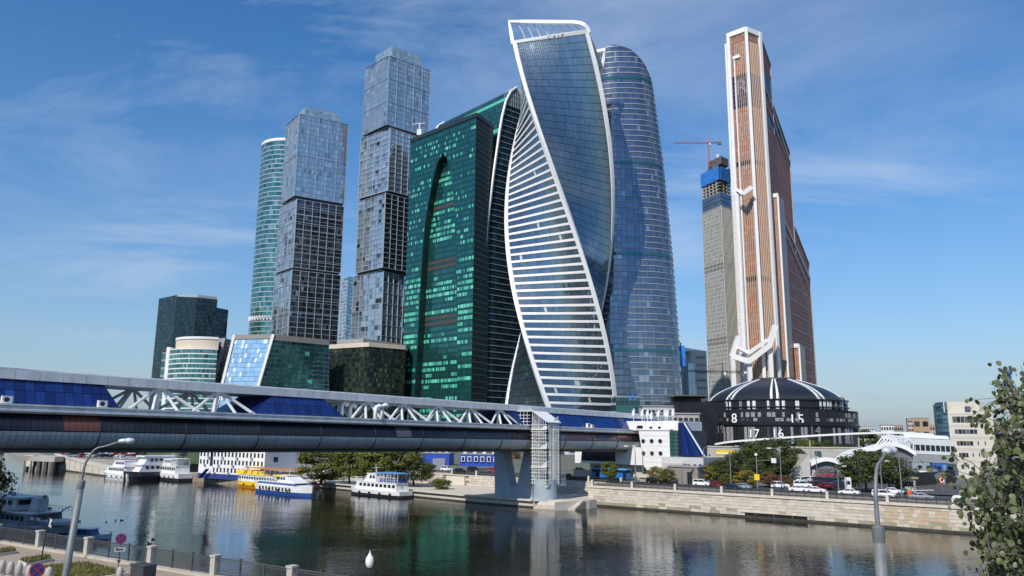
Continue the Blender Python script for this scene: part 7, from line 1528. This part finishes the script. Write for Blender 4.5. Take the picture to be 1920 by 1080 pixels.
# white and blue boat, bow to the right, with the yellow one behind
p = G(540, 926); t = boat('passenger_boat', 'white and blue passenger boat lying alongside the yellow one', v3(p.xy - E2 * .5, 0), bq, 16.2, 4.2, 1.7, hullw, hullb, [(-7.2, 5.2, 3.4, 1.7, 2.35, hullw, 0, .6), (-1.2, 4.6, 3.0, 2.4, 3.7, hullw, 3, 2.6)], 'moored boats', .3, 1.22)
for i in range(10):
    for s_ in (-1, 1): MB().box(-6.2 + i * 1.1, -5.75 + i * 1.1, s_ * 2.1 - .06, s_ * 2.1 + .06, .85, 1.45).build('cabin_window', bglass, t, local=True)
for s_ in (-1, 1): MB().box(-7.4, 5.6, s_ * 1.72 - .06, s_ * 1.72 + .06, 1.95, 2.25).build('blue_band', hullb, t, local=True)
canopy(t, -6.6, -1.6, 3.2, 2.4, 1.5, hulld, 5); mast(t, .6, 3.7, 1.6)
p = G(505, 917); t = boat('yellow_boat', 'yellow and orange tour boat half hidden behind the white and blue one', v3(p.xy, 0), bq, 24, 3.6, 1.4, yel, orng, [(-11.5, 6.5, 3.6, 1.4, 2.8, hullw, 14, .8), (7.0, 11, 3.2, 1.4, 3.0, mat('boat_brown', (0.2, 0.12, 0.07), .5), 3, 1.2)], 'moored boats', .2)
for x0, x1 in ((-12.8, -9.2), (-7.4, -5.4), (-4.8, -2.6), (-1.8, .4), (4.6, 7.2), (7.6, 10.5)): MB().hexa([(x0, -1.9, 2.95), (x1, -1.9, 2.95), (x1, 1.9, 2.95), (x0, 1.9, 2.95)], [(x0 + .1, -1.7, 3.85), (x1 - .1, -1.7, 3.85), (x1 - .1, 1.7, 3.85), (x0 + .1, 1.7, 3.85)]).build('yellow_tarpaulin', yel, t, local=True)
MB().box(-9, 11, -2, 2, 4.4, 4.5).build('canopy', orng, t, local=True)
for i in range(9): MB().tube((-8.8 + i * 2.4, -1.9, 2.8), (-8.8 + i * 2.4, -1.9, 4.4), .05, n=4).build('canopy_post', hullw, t, local=True)
# three white ferries on the left
p = G(225, 899); t = boat('river_ferry', 'sleek white ferry with raked windscreen, leftmost of the three moored together', v3(p.xy, 0), math.pi + bq + .1, 15, 4.4, 1.7, hullw, hullw, [(-5.5, 5.5, 3.8, 1.7, 3.3, hullw, 8, 2.0), (-5.4, 1.8, 3.4, 3.4, 4.8, hullw, 6, 1.6)], 'moored boats', .35); rail(t, -5, 1.5, 3.2, 5.1, .7, 8); mast(t, 1.0, 5.1, 1.6)
p = G(268, 900); t = boat('river_ferry', 'white ferry with a dark hull seen bow-on, middle of the three moored together', v3(p.xy + E2 * 2, 0), -2.2, 15, 4.6, 2.1, hulld, hulld, [(-6, 4.6, 4.0, 2.1, 3.9, hullw, 6, 1.0), (-6, 3.4, 3.8, 4.0, 5.8, hullw, 6, 1.2)], 'moored boats', .35); MB().box(-6.2, 3.4, -2.1, 2.1, 5.9, 6.2).build('deck_roof', hullw, t, local=True)
p = G(304, 901); t = boat('river_ferry', 'older white river boat with open upper deck, rightmost of the three moored together', v3(p.xy + E2 * 3, 0), bq + math.pi, 15, 4.4, 1.9, hullw, hulld, [(-5.5, 4.5, 3.8, 1.9, 3.7, hullw, 8, .3), (-2, 3.4, 3.2, 3.8, 5.4, hullw, 4, .4)], 'moored boats', .28); canopy(t, -5.6, -2, 3.4, 3.85, 1.6, hullw, 4); rail(t, -5.6, 3.8, 3.6, 3.8); mast(t, 1, 5.4, 2)
# shaded vessel at the near bank
hs = mat('old_white_shaded', (0.50, 0.53, 0.57), .5, var=.25, vscale=.8); hb = mat('old_blue_paint', (0.06, 0.13, 0.30), .5, var=.25, vscale=.8); hg = mat('old_grey_paint', (0.22, 0.24, 0.27), .6, var=.3, vscale=.8)  # worn paints; the white is greyed for the shade it lies in
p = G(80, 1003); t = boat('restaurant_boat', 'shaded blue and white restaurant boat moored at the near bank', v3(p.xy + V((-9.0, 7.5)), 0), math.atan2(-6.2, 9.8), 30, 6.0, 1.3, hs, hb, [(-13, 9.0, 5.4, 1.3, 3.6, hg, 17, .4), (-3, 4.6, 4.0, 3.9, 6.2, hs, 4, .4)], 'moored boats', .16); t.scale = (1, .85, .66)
MB().box(-14, 3.2, -3.4, 3.4, 3.72, 3.9).build('deck_canopy', hs, t, local=True); MB().hexa([(-12, -3.4, 3.7), (0, -3.4, 3.7), (0, -5.6, 3.0), (-12, -5.6, 3.0)][::-1], [(-12, -3.4, 3.82), (0, -3.4, 3.82), (0, -5.6, 3.12), (-12, -5.6, 3.12)][::-1]).build('side_awning', hs, t, local=True)
for i in range(8): MB().tube((-12 + i * 1.7, -5.5, 1.0), (-12 + i * 1.7, -5.5, 3.05), .07, n=5).build('awning_post', hs, t, local=True)
MB().box(-12.5, 1, -5.7, -3.1, .7, 1.0).build('side_deck', hb, t, local=True); MB().box(-12.5, 1, -5.75, -5.65, 1.0, 1.9).build('side_dado', hb, t, local=True)
for i in range(16): MB().obox((-11.5 + (i % 8) * 1.5, -4.9 + (i // 8) * 1.1, 1.35), (.3, 0, 0), (0, .3, 0), (0, 0, .35)).build('deck_chair', dark_frm, t, local=True)
for i in range(7): MB().lathe((random.uniform(-2, 12), random.uniform(-1.8, 1.8), 3.9 if i % 2 else 6.45), [(.01, 0), (.3, 0), (.3, .5), (.22, .6), (.01, .62)], 10).build('deck_vent', hg, t, local=True)
for i in range(5): MB().box(4.8 + i * 1.5, 5.6 + i * 1.5, -2.55, -2.4, 2.6, 3.2).build('life_ring_box', hullw, t, local=True); rail(t, 3, 12.5, 5.2, 3.75, .9, 12, hs); rail(t, 9.2, 14, 4.2, 1.4, .9, 6, hs)
mb = MB(); mb.hexa([(5.6, -.9, 3.8), (7.6, -.9, 3.8), (7.6, .9, 3.8), (5.6, .9, 3.8)], [(6.4, -.8, 6.4), (7.9, -.8, 6.4), (7.9, .8, 6.4), (6.4, .8, 6.4)]); mb.build('funnel', hs, t, local=True); MB().box(-3.4, 5.2, -2.3, 2.3, 6.25, 6.45).build('wheelhouse_roof', hs, t, local=True)
mast(t, 1, 6.4, 2.2); mast(t, -2, 6.4, 1.4); mast(t, 9, 3.8, 2.2); MB().lathe((-1.2, .4, 6.5), [(.05, 0), (.05, .7), (.5, .9), (.5, 1.1), (.05, 1.15)], 10).build('radar', hs, t, local=True)
mb = MB(); mb.path([(10.5, 1, 3.6), (11.4, 1, 4.4), (13, 1, 5.2)], .09, 5); mb.build('davit', hulld, t, local=True); MB().box(10.6, 14.4, -1.9, 1.9, 2.1, 2.6).build('foredeck_bulwark', hs, t, local=True)
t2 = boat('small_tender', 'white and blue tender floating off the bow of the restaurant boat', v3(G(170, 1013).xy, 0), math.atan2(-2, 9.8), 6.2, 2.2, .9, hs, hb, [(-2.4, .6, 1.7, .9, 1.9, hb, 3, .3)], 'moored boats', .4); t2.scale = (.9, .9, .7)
# white boat at the right behind the leaves
p = G(1885, 1004); t = boat('white_cruise_boat', 'white boat moored under the river wall behind the leafy branch', v3(p.xy + E2 * 1.0, 0), HD + math.pi, 15, 4.2, 1.8, hullw, hullw, [(-6.5, 3.5, 3.6, 1.8, 3.4, hullw, 8, 1.5)], 'moored boats', .35); rail(t, 3.5, 6.4, 2.4, 1.9, .7, 5)
# ================================================================ near bank
NZ = 4.4
n0 = V((-35.13, 59.79)); nd = V((-17.91 + 35.13, 48.85 - 59.79)).normalized(); nn_ = V((-nd.y, nd.x))      # along the railing, towards the river
if nn_.y < 0: nn_ = -nn_
def NB(a, b, z=None):
    q = n0 + nd * a + nn_ * b; return q if z is None else V((q.x, q.y, z))
mb = MB(); mb.face([NB(-900, -.1, NZ - .02), NB(-900, -2500, NZ - .02), NB(900, -2500, NZ - .02), NB(900, -.1, NZ - .02)]); mb.build('near_bank_ground', mat('near_asphalt', (0.10, 0.098, 0.095), .9, var=.2, vscale=.4), kind='structure')
mb = MB(); mb.face([NB(-300, .6, NZ), NB(-300, -9.5, NZ), NB(300, -9.5, NZ), NB(300, .6, NZ)]); mb.build('promenade', mat('promenade_paving', (0.37, 0.295, 0.225), .85, var=.18, vscale=.9, bump=.2, bscale=10), kind='structure')
mb = MB(); mb.prism([NB(-300, .6), NB(300, .6), NB(300, .2), NB(-300, .2)], -1, NZ - .03); mb.build('near_bank_wall', granite[0], kind='structure')
mb = MB(); mb.prism([NB(-300, .62), NB(300, .62), NB(300, -.35), NB(-300, -.35)], NZ - .05, NZ + .12); mb.build('railing_kerb', granite[2], kind='structure')
# ornamental railing with granite posts
stone_post = mat('post_granite', (0.46, 0.43, 0.38), .75, var=.15, vscale=3)
cast = mat('cast_iron_grey', (0.085, 0.09, 0.095), .5, .3)
rl = thing('promenade_railing', 'cast-iron promenade railing with looped balusters between pale granite posts', 'railing', NB(0, 0, NZ))
a_p = [-26.2, -19.7, -13.1, -6.55, 0.0]
for (px, py) in ((160, 1043), (269, 1064), (399, 1082)): q = G(px, py, NZ); a_p.append((q.xy - n0).dot(nd))
a_p.append(a_p[-1] + 6.7); a_p.append(a_p[-1] + 6.7)
for i, a in enumerate(a_p):
    c = NB(a, 0.1, NZ + .12); p = MB().obox(c + V((0, 0, .52)), v3(nd * .21, 0), v3(nn_ * .21, 0), (0, 0, .52)).build('post', stone_post, rl); MB().obox(c + V((0, 0, 1.1)), v3(nd * .26, 0), v3(nn_ * .26, 0), (0, 0, .06)).build('post_cap', stone_post, p)
    if i + 1 < len(a_p):
        b = a_p[i + 1]; n3 = 3
        for k in range(n3):
            s0, s1 = lerp(a + .22, b - .22, k / n3), lerp(a + .22, b - .22, (k + 1) / n3); mb = MB()
            for z, r in ((.12, .03), (.26, .022), (.86, .022), (.98, .04)): mb.obox(NB((s0 + s1) / 2, .1, NZ + .12 + z), v3(nd * (s1 - s0) / 2, 0), v3(nn_ * .03, 0), (0, 0, r))
            m_ = 11
            for q in range(m_):
                x = lerp(s0, s1, (q + .5) / m_); w_ = (s1 - s0) / m_ * .62
                mb.path([NB(x + w_ * .5 * math.sin(t_ * math.pi), .1, NZ + .12 + .26 + .6 * t_) for t_ in (0, .25, .5, .75, 1)], .014, 4); mb.path([NB(x - w_ * .5 * math.sin(t_ * math.pi), .1, NZ + .12 + .26 + .6 * t_) for t_ in (0, .25, .5, .75, 1)], .014, 4)
            mb.build('rail_panel', cast, rl)
            if k: MB().obox(NB(s0, .1, NZ + .68), v3(nd * .05, 0), v3(nn_ * .05, 0), (0, 0, .56)).build('baluster', cast, rl)
# planting beds and lawn strip
def bed(label, pts, kerb=True, n=700, h=.16, cat='flower bed'):
    c = sum((V(p).xy for p in pts), V((0, 0))) / len(pts); t = thing('flower_bed', label, cat, v3(c, NZ))
    pp = [V(p).xy for p in pts]; MB().prism([lerp(c, p, 1.07) for p in pp], NZ - .05, NZ + .2).build('kerb', granite[1], t); MB().prism(pp, NZ, NZ + .24).build('soil', grass, t)
    mb = MB()
    for i in range(n):
        u, v = random.random(), random.random(); p = lerp(lerp(pp[0], pp[1], u), lerp(pp[3], pp[2], u), v); z = NZ + .22; a = random.uniform(0, 6.28); d = V((math.cos(a), math.sin(a), 0)) * .03; tp_ = V((random.uniform(-.08, .08), random.uniform(-.08, .08), random.uniform(.1, h + .1)))
        q = v3(p, z); mb.face([q - d, q + d, q + tp_], random.randrange(3))
    mb.build('grass', [mat('blade_a', (0.16, 0.15, 0.035), .8), mat('blade_b', (0.11, 0.12, 0.03), .8), mat('blade_c', (0.24, 0.20, 0.07), .8)], t, kind='stuff')
bed('small kerbed grass bed beside the thin flag pole', [G(36, 1056, NZ), G(88, 1048, NZ), G(96, 1052, NZ), G(50, 1062, NZ)][::-1])
bed('kerbed grass bed cut by the frame edge above the bollards', [G(-20, 1040, NZ), G(20, 1034, NZ), G(29, 1038, NZ), G(-10, 1044, NZ)][::-1])
bed('long grass strip behind the lamp post at the bottom edge', [G(82, 1068, NZ), G(160, 1062, NZ), G(235, 1080, NZ), G(110, 1100, NZ)][::-1], True, 3000)
# bollards
bol = mat('bollard_stone', (0.42, 0.40, 0.37), .7, var=.15, vscale=5)
for i, (px, py, lab) in enumerate(((2, 1078, 'pale stone bollard cut by the left edge of the picture'), (18, 1081, 'pale stone bollard second from the left edge'), (34, 1083, 'pale stone bollard third from the left edge'), (53, 1088, 'shaded stone bollard beside the near no-stopping sign'), (90, 1092, 'low dark bollard right of the near no-stopping sign'), (223, 1092, 'pale stone bollard under the far no-stopping sign'))):
    b = G(px, py, NZ); t = thing('stone_bollard', lab, 'bollard', b, 'stone bollards'); MB().lathe(b, [(.01, 0), (.19, 0), (.19, .55), (.17, .72), (.10, .84), (.01, .88)], 14).build('shaft', bol, t, smooth=True); MB().lathe(b, [(.24, 0), (.24, .08), (.18, .1)], 14).build('foot_ring', bol, t)
bx = thing('utility_box', 'dark grey utility box standing by the railing post', 'utility box', G(266, 1098, NZ)); b = G(266, 1098, NZ)
MB().obox(b + V((0, 0, .55)), v3(nd * .62, 0), v3(nn_ * .4, 0), (0, 0, .55)).build('cabinet', mat('box_grey', (0.045, 0.05, 0.055), .6, var=.2, vscale=3), bx); MB().obox(b + V((0, 0, 1.13)), v3(nd * .66, 0), v3(nn_ * .44, 0), (0, 0, .03)).build('lid', mat('box_grey', (0.045, 0.05, 0.055)), bx)
# no-stopping signs
sblue = mat('sign_night_blue', (0.02, 0.035, 0.16), .4); sred = mat('sign_red', (0.30, 0.03, 0.05), .4)
def nostop(label, px, py, Y, r, plate=True):
    c = P(px, py, Y); t = thing('no_stopping_sign', label, 'road sign', (c.x, c.y, NZ), 'no-stopping signs'); f = V((-c.x, -c.y, 0)).normalized(); s_ = f.cross(V((0, 0, 1)))
    MB().tube((c.x, c.y, NZ), c + V((0, 0, r)), .035, n=8).build('pole', galv, t)
    d = MB().tube(c + f * .04, c + f * .07, r, n=28).build('disc', sblue, t)
    mb = MB(); mb.loft([[c + f * h_ + (s_ * math.cos(a) + V((0, 0, math.sin(a)))) * r_ for a in [2 * math.pi * i / 28 for i in range(28)]] for r_, h_ in ((r * .99, .075), (r * .99, .085), (r * .84, .085), (r * .84, .075))], caps=False); mb.build('red_ring', sred, d)
    for sg in (1, -1):
        v_ = (s_ * sg + V((0, 0, 1))).normalized(); w_ = (s_ * -sg + V((0, 0, 1))).normalized(); MB().obox(c + f * (.08 + .004 * sg), v_ * r * .86, w_ * r * .085, f * .006).build('red_bar', sred, d)
    if plate:
        q = c + V((0, 0, -r - .34)); p_ = MB().obox(q + f * .05, s_ * r * 1.0, f * .012, (0, 0, .13)).build('plate', mat('plate_grey', (.40, .42, .44), .4), t)
        MB().obox(q + f * .068, s_ * r * .55, f * .006, (0, 0, .04)).build('truck_body', mat('plate_ink', (.03, .03, .035), .5), p_); MB().obox(q + f * .068 + s_ * r * .5 + V((0, 0, .03)), s_ * r * .2, f * .006, (0, 0, .06)).build('truck_cab', mat('plate_ink', (.03, .03, .035)), p_)
        q = c + V((0, 0, -r - .75)); MB().obox(q + f * .05, s_ * .03, f * .01, (0, 0, .28)).build('arrow_shaft', mat('plate_ink', (.03, .03, .035)), t); mb = MB(); mb.hexa([q + f * .05 + V((0, 0, -.48)), q + f * .05 + s_ * .13 + V((0, 0, -.24)), q + f * .05 - s_ * .13 + V((0, 0, -.24))], [q + f * .07 + V((0, 0, -.48)), q + f * .07 + s_ * .13 + V((0, 0, -.24)), q + f * .07 - s_ * .13 + V((0, 0, -.24))]); mb.build('arrow_head', mat('plate_ink', (.03, .03, .035)), t)
nostop('blue and red no-stopping sign with an arrow plate near the railing', 227, 1010, 52, .33)
nostop('darker no-stopping sign at the bottom edge among the bollards', 70, 1069, 42, .36, False)
fp = thing('flag_pole', 'thin dark pole with a small pale flag on the promenade', 'flag pole', G(76, 1056, NZ)); b = G(76, 1056, NZ); tp_ = P(92, 968, b.y); MB().tube(b, tp_, .05, .03, 6).build('pole', iron, fp)
mb = MB(); rows_ = []
for i in range(6): rows_.append([tp_ + V((.06 + .02 * math.sin(i), .03 * math.sin(i * 1.3), -.12 - i * .11)), tp_ + V((.2 + .03 * math.sin(i * 2), .05 * math.cos(i * 1.5), -.2 - i * .11))])
mb.loft(rows_, closed=False).build('flag', mat('flag_cloth', (.5, .52, .58), .8), fp)
# ---------------------------------------------------------------- near street lamps
def big_lamp(label, base, h, az, lean=0.0, leanaz=0.0, arm=2.1, r=.12, back=False):
    t = thing('near_street_lamp', label, 'street lamp', base, 'galvanised street lamps on the near bank'); b = V(base); d = V((math.sin(az), math.cos(az), 0)); ln = V((math.sin(leanaz), math.cos(leanaz), 0)) * math.tan(lean)
    at = lambda z: b + V((0, 0, z)) + ln * z
    zs = h * .835
    MB().path([at(0), at(zs)], [r * 1.15, r * .92], 16).build('lower_pole', galv, t, smooth=True)
    MB().path([at(zs - .1), at(zs), at(zs + .16), at(zs + .2)], [r * .95, r * 1.06, r * 1.06, r * .5], 16).build('collar', galv, t)
    up = [at(zs + .15), at(lerp(zs, h, .3)), at(lerp(zs, h, .55)) + d * .02, at(lerp(zs, h, .78)) + d * .14, at(lerp(zs, h, .93)) + d * arm * .30, at(h) + d * arm * .62, at(h) + V((0, 0, .14)) + d * arm]
    up = smooth_pts(up, 4); MB().path(up, [lerp(r * .42, r * .25, i / (len(up) - 1)) for i in range(len(up))], 10).build('swan_neck', galv, t, smooth=True)
    hp = up[-1]; sd2 = d.cross(V((0, 0, 1))); hd = t
    mb = MB(); rings_ = []
    for x, w_, hh in ((-.02, .05, .05), (.03, .085, .075), (.2, .11, .09), (.25, .09, .07)): c = hp + d * x + V((0, 0, .02 + .06 * x)); rings_.append([c + sd2 * w_ * math.cos(a) + V((0, 0, hh * math.sin(a))) for a in [2 * math.pi * i / 10 for i in range(10)]])
    mb.loft(rings_).build('lamp_housing', mat('lamp_housing', (.60, .60, .60), .4, .2), t, smooth=True)
    mb = MB(); rings_ = []
    for x, w_, hh, dz_ in ((.22, .09, .07, .0), (.26, .135, .10, -.01), (.36, .15, .105, -.02), (.46, .11, .08, -.01), (.5, .03, .03, 0)): c = hp + d * x + V((0, 0, .05 + dz_)); rings_.append([c + sd2 * w_ * math.cos(a) + V((0, 0, hh * math.sin(a))) for a in [2 * math.pi * i / 12 for i in range(12)]])
    mb.loft(rings_).build('lamp_bowl', mat('lamp_bowl', (.55, .57, .58), .15, 0), t, smooth=True)
    return t
bl_ = P(1647, 1000, 14.6); big_lamp('thick galvanised street lamp rising before the river wall, close to the leafy branch', (bl_.x, bl_.y, NZ), 8.18, rad(38), 0, 0, 1.05, .105)
bl_ = P(126, 1080, 27); bb_ = V((bl_.x - .3, bl_.y, NZ)); big_lamp('leaning galvanised street lamp in front of the tube bridge', bb_, 8.1, rad(78), rad(3.6), rad(90), .98, .115)
# white globe lantern
gl = P(693, 1052, 36); t = thing('globe_lantern', 'white onion-shaped lantern on a slim dark post at the bottom edge', 'lantern', (gl.x, gl.y, NZ))
MB().lathe((gl.x, gl.y, NZ), [(.01, 0), (.09, 0), (.07, .3), (.035, .5), (.03, gl.z - NZ - .3), (.07, gl.z - NZ - .25), (.01, gl.z - NZ - .25)], 10).build('post', iron, t); c = (gl.x, gl.y, gl.z - .28)
MB().lathe(c, [(.05, 0), (.12, .04), (.17, .16), (.185, .30), (.16, .43), (.09, .52), (.06, .54)], 18).build('globe', mat('opal_glass', (.82, .82, .80), .25), t, smooth=True); MB().lathe(c, [(.075, .52), (.07, .58), (.03, .62), (.02, .70), (.005, .74)], 10).build('finial', mat('opal_glass', (.82, .82, .80)), t)
# ---------------------------------------------------------------- aspen at the right edge, close to the camera
aspen = thing('aspen_tree', 'leafy aspen branches hanging in close at the right edge', 'tree', (6.3, 7.6, NZ))
brk = mat('aspen_bark', (.16, .15, .12), .8, var=.3, vscale=12)
tb = V((6.3, 7.6, NZ)); MB().path([tb, tb + V((.05, .02, 4)), tb + V((-.1, 0, 7.5)), tb + V((0, .1, 10.8))], [.16, .13, .09, .03], 10).build('trunk', brk, aspen, smooth=True)
aleaf = [mat('aspen_leaf_a', (.075, .095, .030), .5), mat('aspen_leaf_b', (.11, .13, .045), .5), mat('aspen_leaf_c', (.05, .068, .024), .5), mat('aspen_leaf_d', (.15, .16, .07), .5)]  # darker tones stand in for leaves lying in shade
for m_ in aleaf: b_ = m_.node_tree.nodes['Principled BSDF']; b_.inputs['Transmission Weight'].default_value = 0.0; b_.inputs['Subsurface Weight'].default_value = 0.0
def leaf_mesh(m_, k):
    mb = MB(); o = [(0, 0), (.30, .10), (.46, .34), (.44, .62), (.24, .88), (0, 1.06), (-.24, .88), (-.44, .62), (-.46, .34), (-.30, .10)]; cur = .10 + .08 * k
    rim = [(x, y, -cur * abs(x) + .05 * math.sin(y * 3 + k)) for x, y in o]; c = (0, .5, .04 + .03 * k)
    for i in range(10): mb.face([c, rim[i], rim[(i + 1) % 10]])
    mb.face([(0, 0, 0), (.02, -.45, .02), (-.02, -.45, .02)]); return mb.mesh('leaf', m_)
lm = [leaf_mesh(m_, k) for m_ in aleaf for k in (-1, 0, 1)]
rga = random.Random(5); clusters = []
DZ = 6.4
# branch paths in the plane of the crown: picture-like layout at true depth
brs = [[(1990, 930), (1955, 800), (1925, 765), (1890, 742)], [(1990, 960), (1955, 850), (1925, 832), (1888, 815)], [(1990, 980), (1920, 900), (1885, 885), (1836, 903)], [(1990, 990), (1930, 940), (1900, 930), (1868, 950)], [(1990, 1010), (1930, 985), (1895, 985), (1850, 1000)], [(1990, 1020), (1930, 1020), (1895, 1035), (1855, 1040)], [(1990, 900), (1955, 790), (1930, 765), (1905, 752)], [(1990, 1050), (1930, 1060), (1890, 1078), (1862, 1085)]]
lv = []
for bi, br_ in enumerate(brs):
    Yb = [7.4, DZ + rga.uniform(-.3, .6), DZ + rga.uniform(-.5, .6), DZ + rga.uniform(-.6, .6)]
    pts = smooth_pts([P(x, y, Y_) for (x, y), Y_ in zip(br_, Yb)], 5); pts[0] = tb + V((0, 0, pts[0].z - tb.z + .1)); MB().path(pts, [lerp(.028, .004, i / (len(pts) - 1)) for i in range(len(pts))], 6).build('branch', brk, aspen, smooth=True)
    for i, p in enumerate(pts[4:]):
        for k in range(5):
            dv = V((max(-.18, min(.3, rga.gauss(0.07, .10))), rga.gauss(0, .28), rga.gauss(0, .13))); e_ = p + dv; MB().path([p, lerp(p, e_, .5) + V((0, 0, .03)), e_], [.004, .003, .002], 4).build('twig', brk, aspen)
            for q in range(7): lv.append(lerp(p, e_, rga.uniform(.35, 1.15)) + V((rga.gauss(0, .04), rga.gauss(0, .05), rga.gauss(0, .04))))
lv.sort(key=lambda p: p.y)
def leaf_mat(p):
    s_ = rga.uniform(.034, .058); down = V((rga.gauss(0, .5), rga.gauss(0, .5), -1)).normalized(); nrm_ = V((rga.gauss(0, .7), -1 + rga.gauss(0, .7), rga.gauss(0, .6) + .3)); nrm_ = (nrm_ - down * nrm_.dot(down)).normalized(); x = down.cross(nrm_).normalized()
    return Matrix(((x.x * s_, down.x * s_, nrm_.x * s_, p.x), (x.y * s_, down.y * s_, nrm_.y * s_, p.y), (x.z * s_, down.z * s_, nrm_.z * s_, p.z), (0, 0, 0, 1)))
vis_l = [p for p in lv if scr(p)[0] < 1935]; off_l = [p for p in lv if scr(p)[0] >= 1935]; rga.shuffle(vis_l)
off0 = Matrix.Translation(-tb)
for p in vis_l[:300]: inst('leaf', rga.choice(lm), aspen, m4=off0 @ leaf_mat(p))
mb = MB(); src = [(list(map(lambda v: v.co.copy(), m_.vertices)), [tuple(q.vertices) for q in m_.polygons], i // 3) for i, m_ in enumerate(lm)]
for p in vis_l[300:] + off_l:
    M = leaf_mat(p); vs, fs, mi = rga.choice(src); i0 = len(mb.v); mb.v += [tuple(M @ v) for v in vs]; mb.f += [tuple(i0 + k for k in f) for f in fs]; mb.m += [mi] * len(fs)
mb.build('leaves', aleaf, aspen, kind='stuff')
# dark tree and shrubs at the left edge
b = P(-45, 950, 66); plant_tree('dark tree cut by the left edge above the restaurant boat', (b.x, b.y, NZ), 7.0, 4.2, 'green', 1, rz=1.0)
for i, px in enumerate((4, 30)): plant_tree('dark shrub against the railing at the left edge, %s' % ('cut by the picture border' if i == 0 else 'just inside the picture border'), NB((G(px, 1012, NZ).xy - n0).dot(nd), -1.0, NZ), 1.5 - .4 * i, 2.2, 'green', i, 'bush', 'shrubs by the promenade railing', 'shrub', 'shrub')
# ducks on the river
dk = mat('duck_brown', (.05, .04, .03), .7)
for i, (px, py) in enumerate(((199, 979), (217, 976), (229, 976), (208, 999), (271, 1004), (288, 1012), (281, 1020))):
    b = G(px, py, 0); t = thing('duck', 'small dark duck swimming on the river, %s in the scattered flock' % ('first second third fourth fifth sixth seventh'.split()[i] + ' from the left'), 'duck', b, 'ducks on the river', random.uniform(0, 6.28), .7)
    mb = MB(); mb.loft([[(x, w_ * math.cos(a), .03 + h_ * (math.sin(a) * .8 + .45)) for a in [2 * math.pi * k / 10 for k in range(10)]] for x, w_, h_ in ((-.26, .02, .10), (-.18, .08, .10), (0, .12, .12), (.14, .10, .11), (.2, .05, .12), (.22, .045, .22), (.27, .055, .27), (.32, .04, .26), (.38, .012, .24))]); mb.build('body', dk, t, local=True, smooth=True)
# tall office tower on the near bank, beyond the frame to the left; the footbridge starts from it
q = V((-104, 38)); nt_ = thing('near_bank_tower', 'tall grey glass office tower where the footbridge lands on the near bank', 'skyscraper', v3(q, NZ)); s_ = 17
rect_block(nt_, [q + V((-s_, -s_)), q + V((s_, -s_)), q + V((s_, s_)), q + V((-s_, s_))], NZ, 104, (10, 10, 10, 10), 26, g_dark, pd, conc, gu=.2, gv=.3)
MB().box(q.x - 8, q.x + 8, q.y - 8, q.y + 8, 104, 110).build('roof_plant', roofm, nt_)
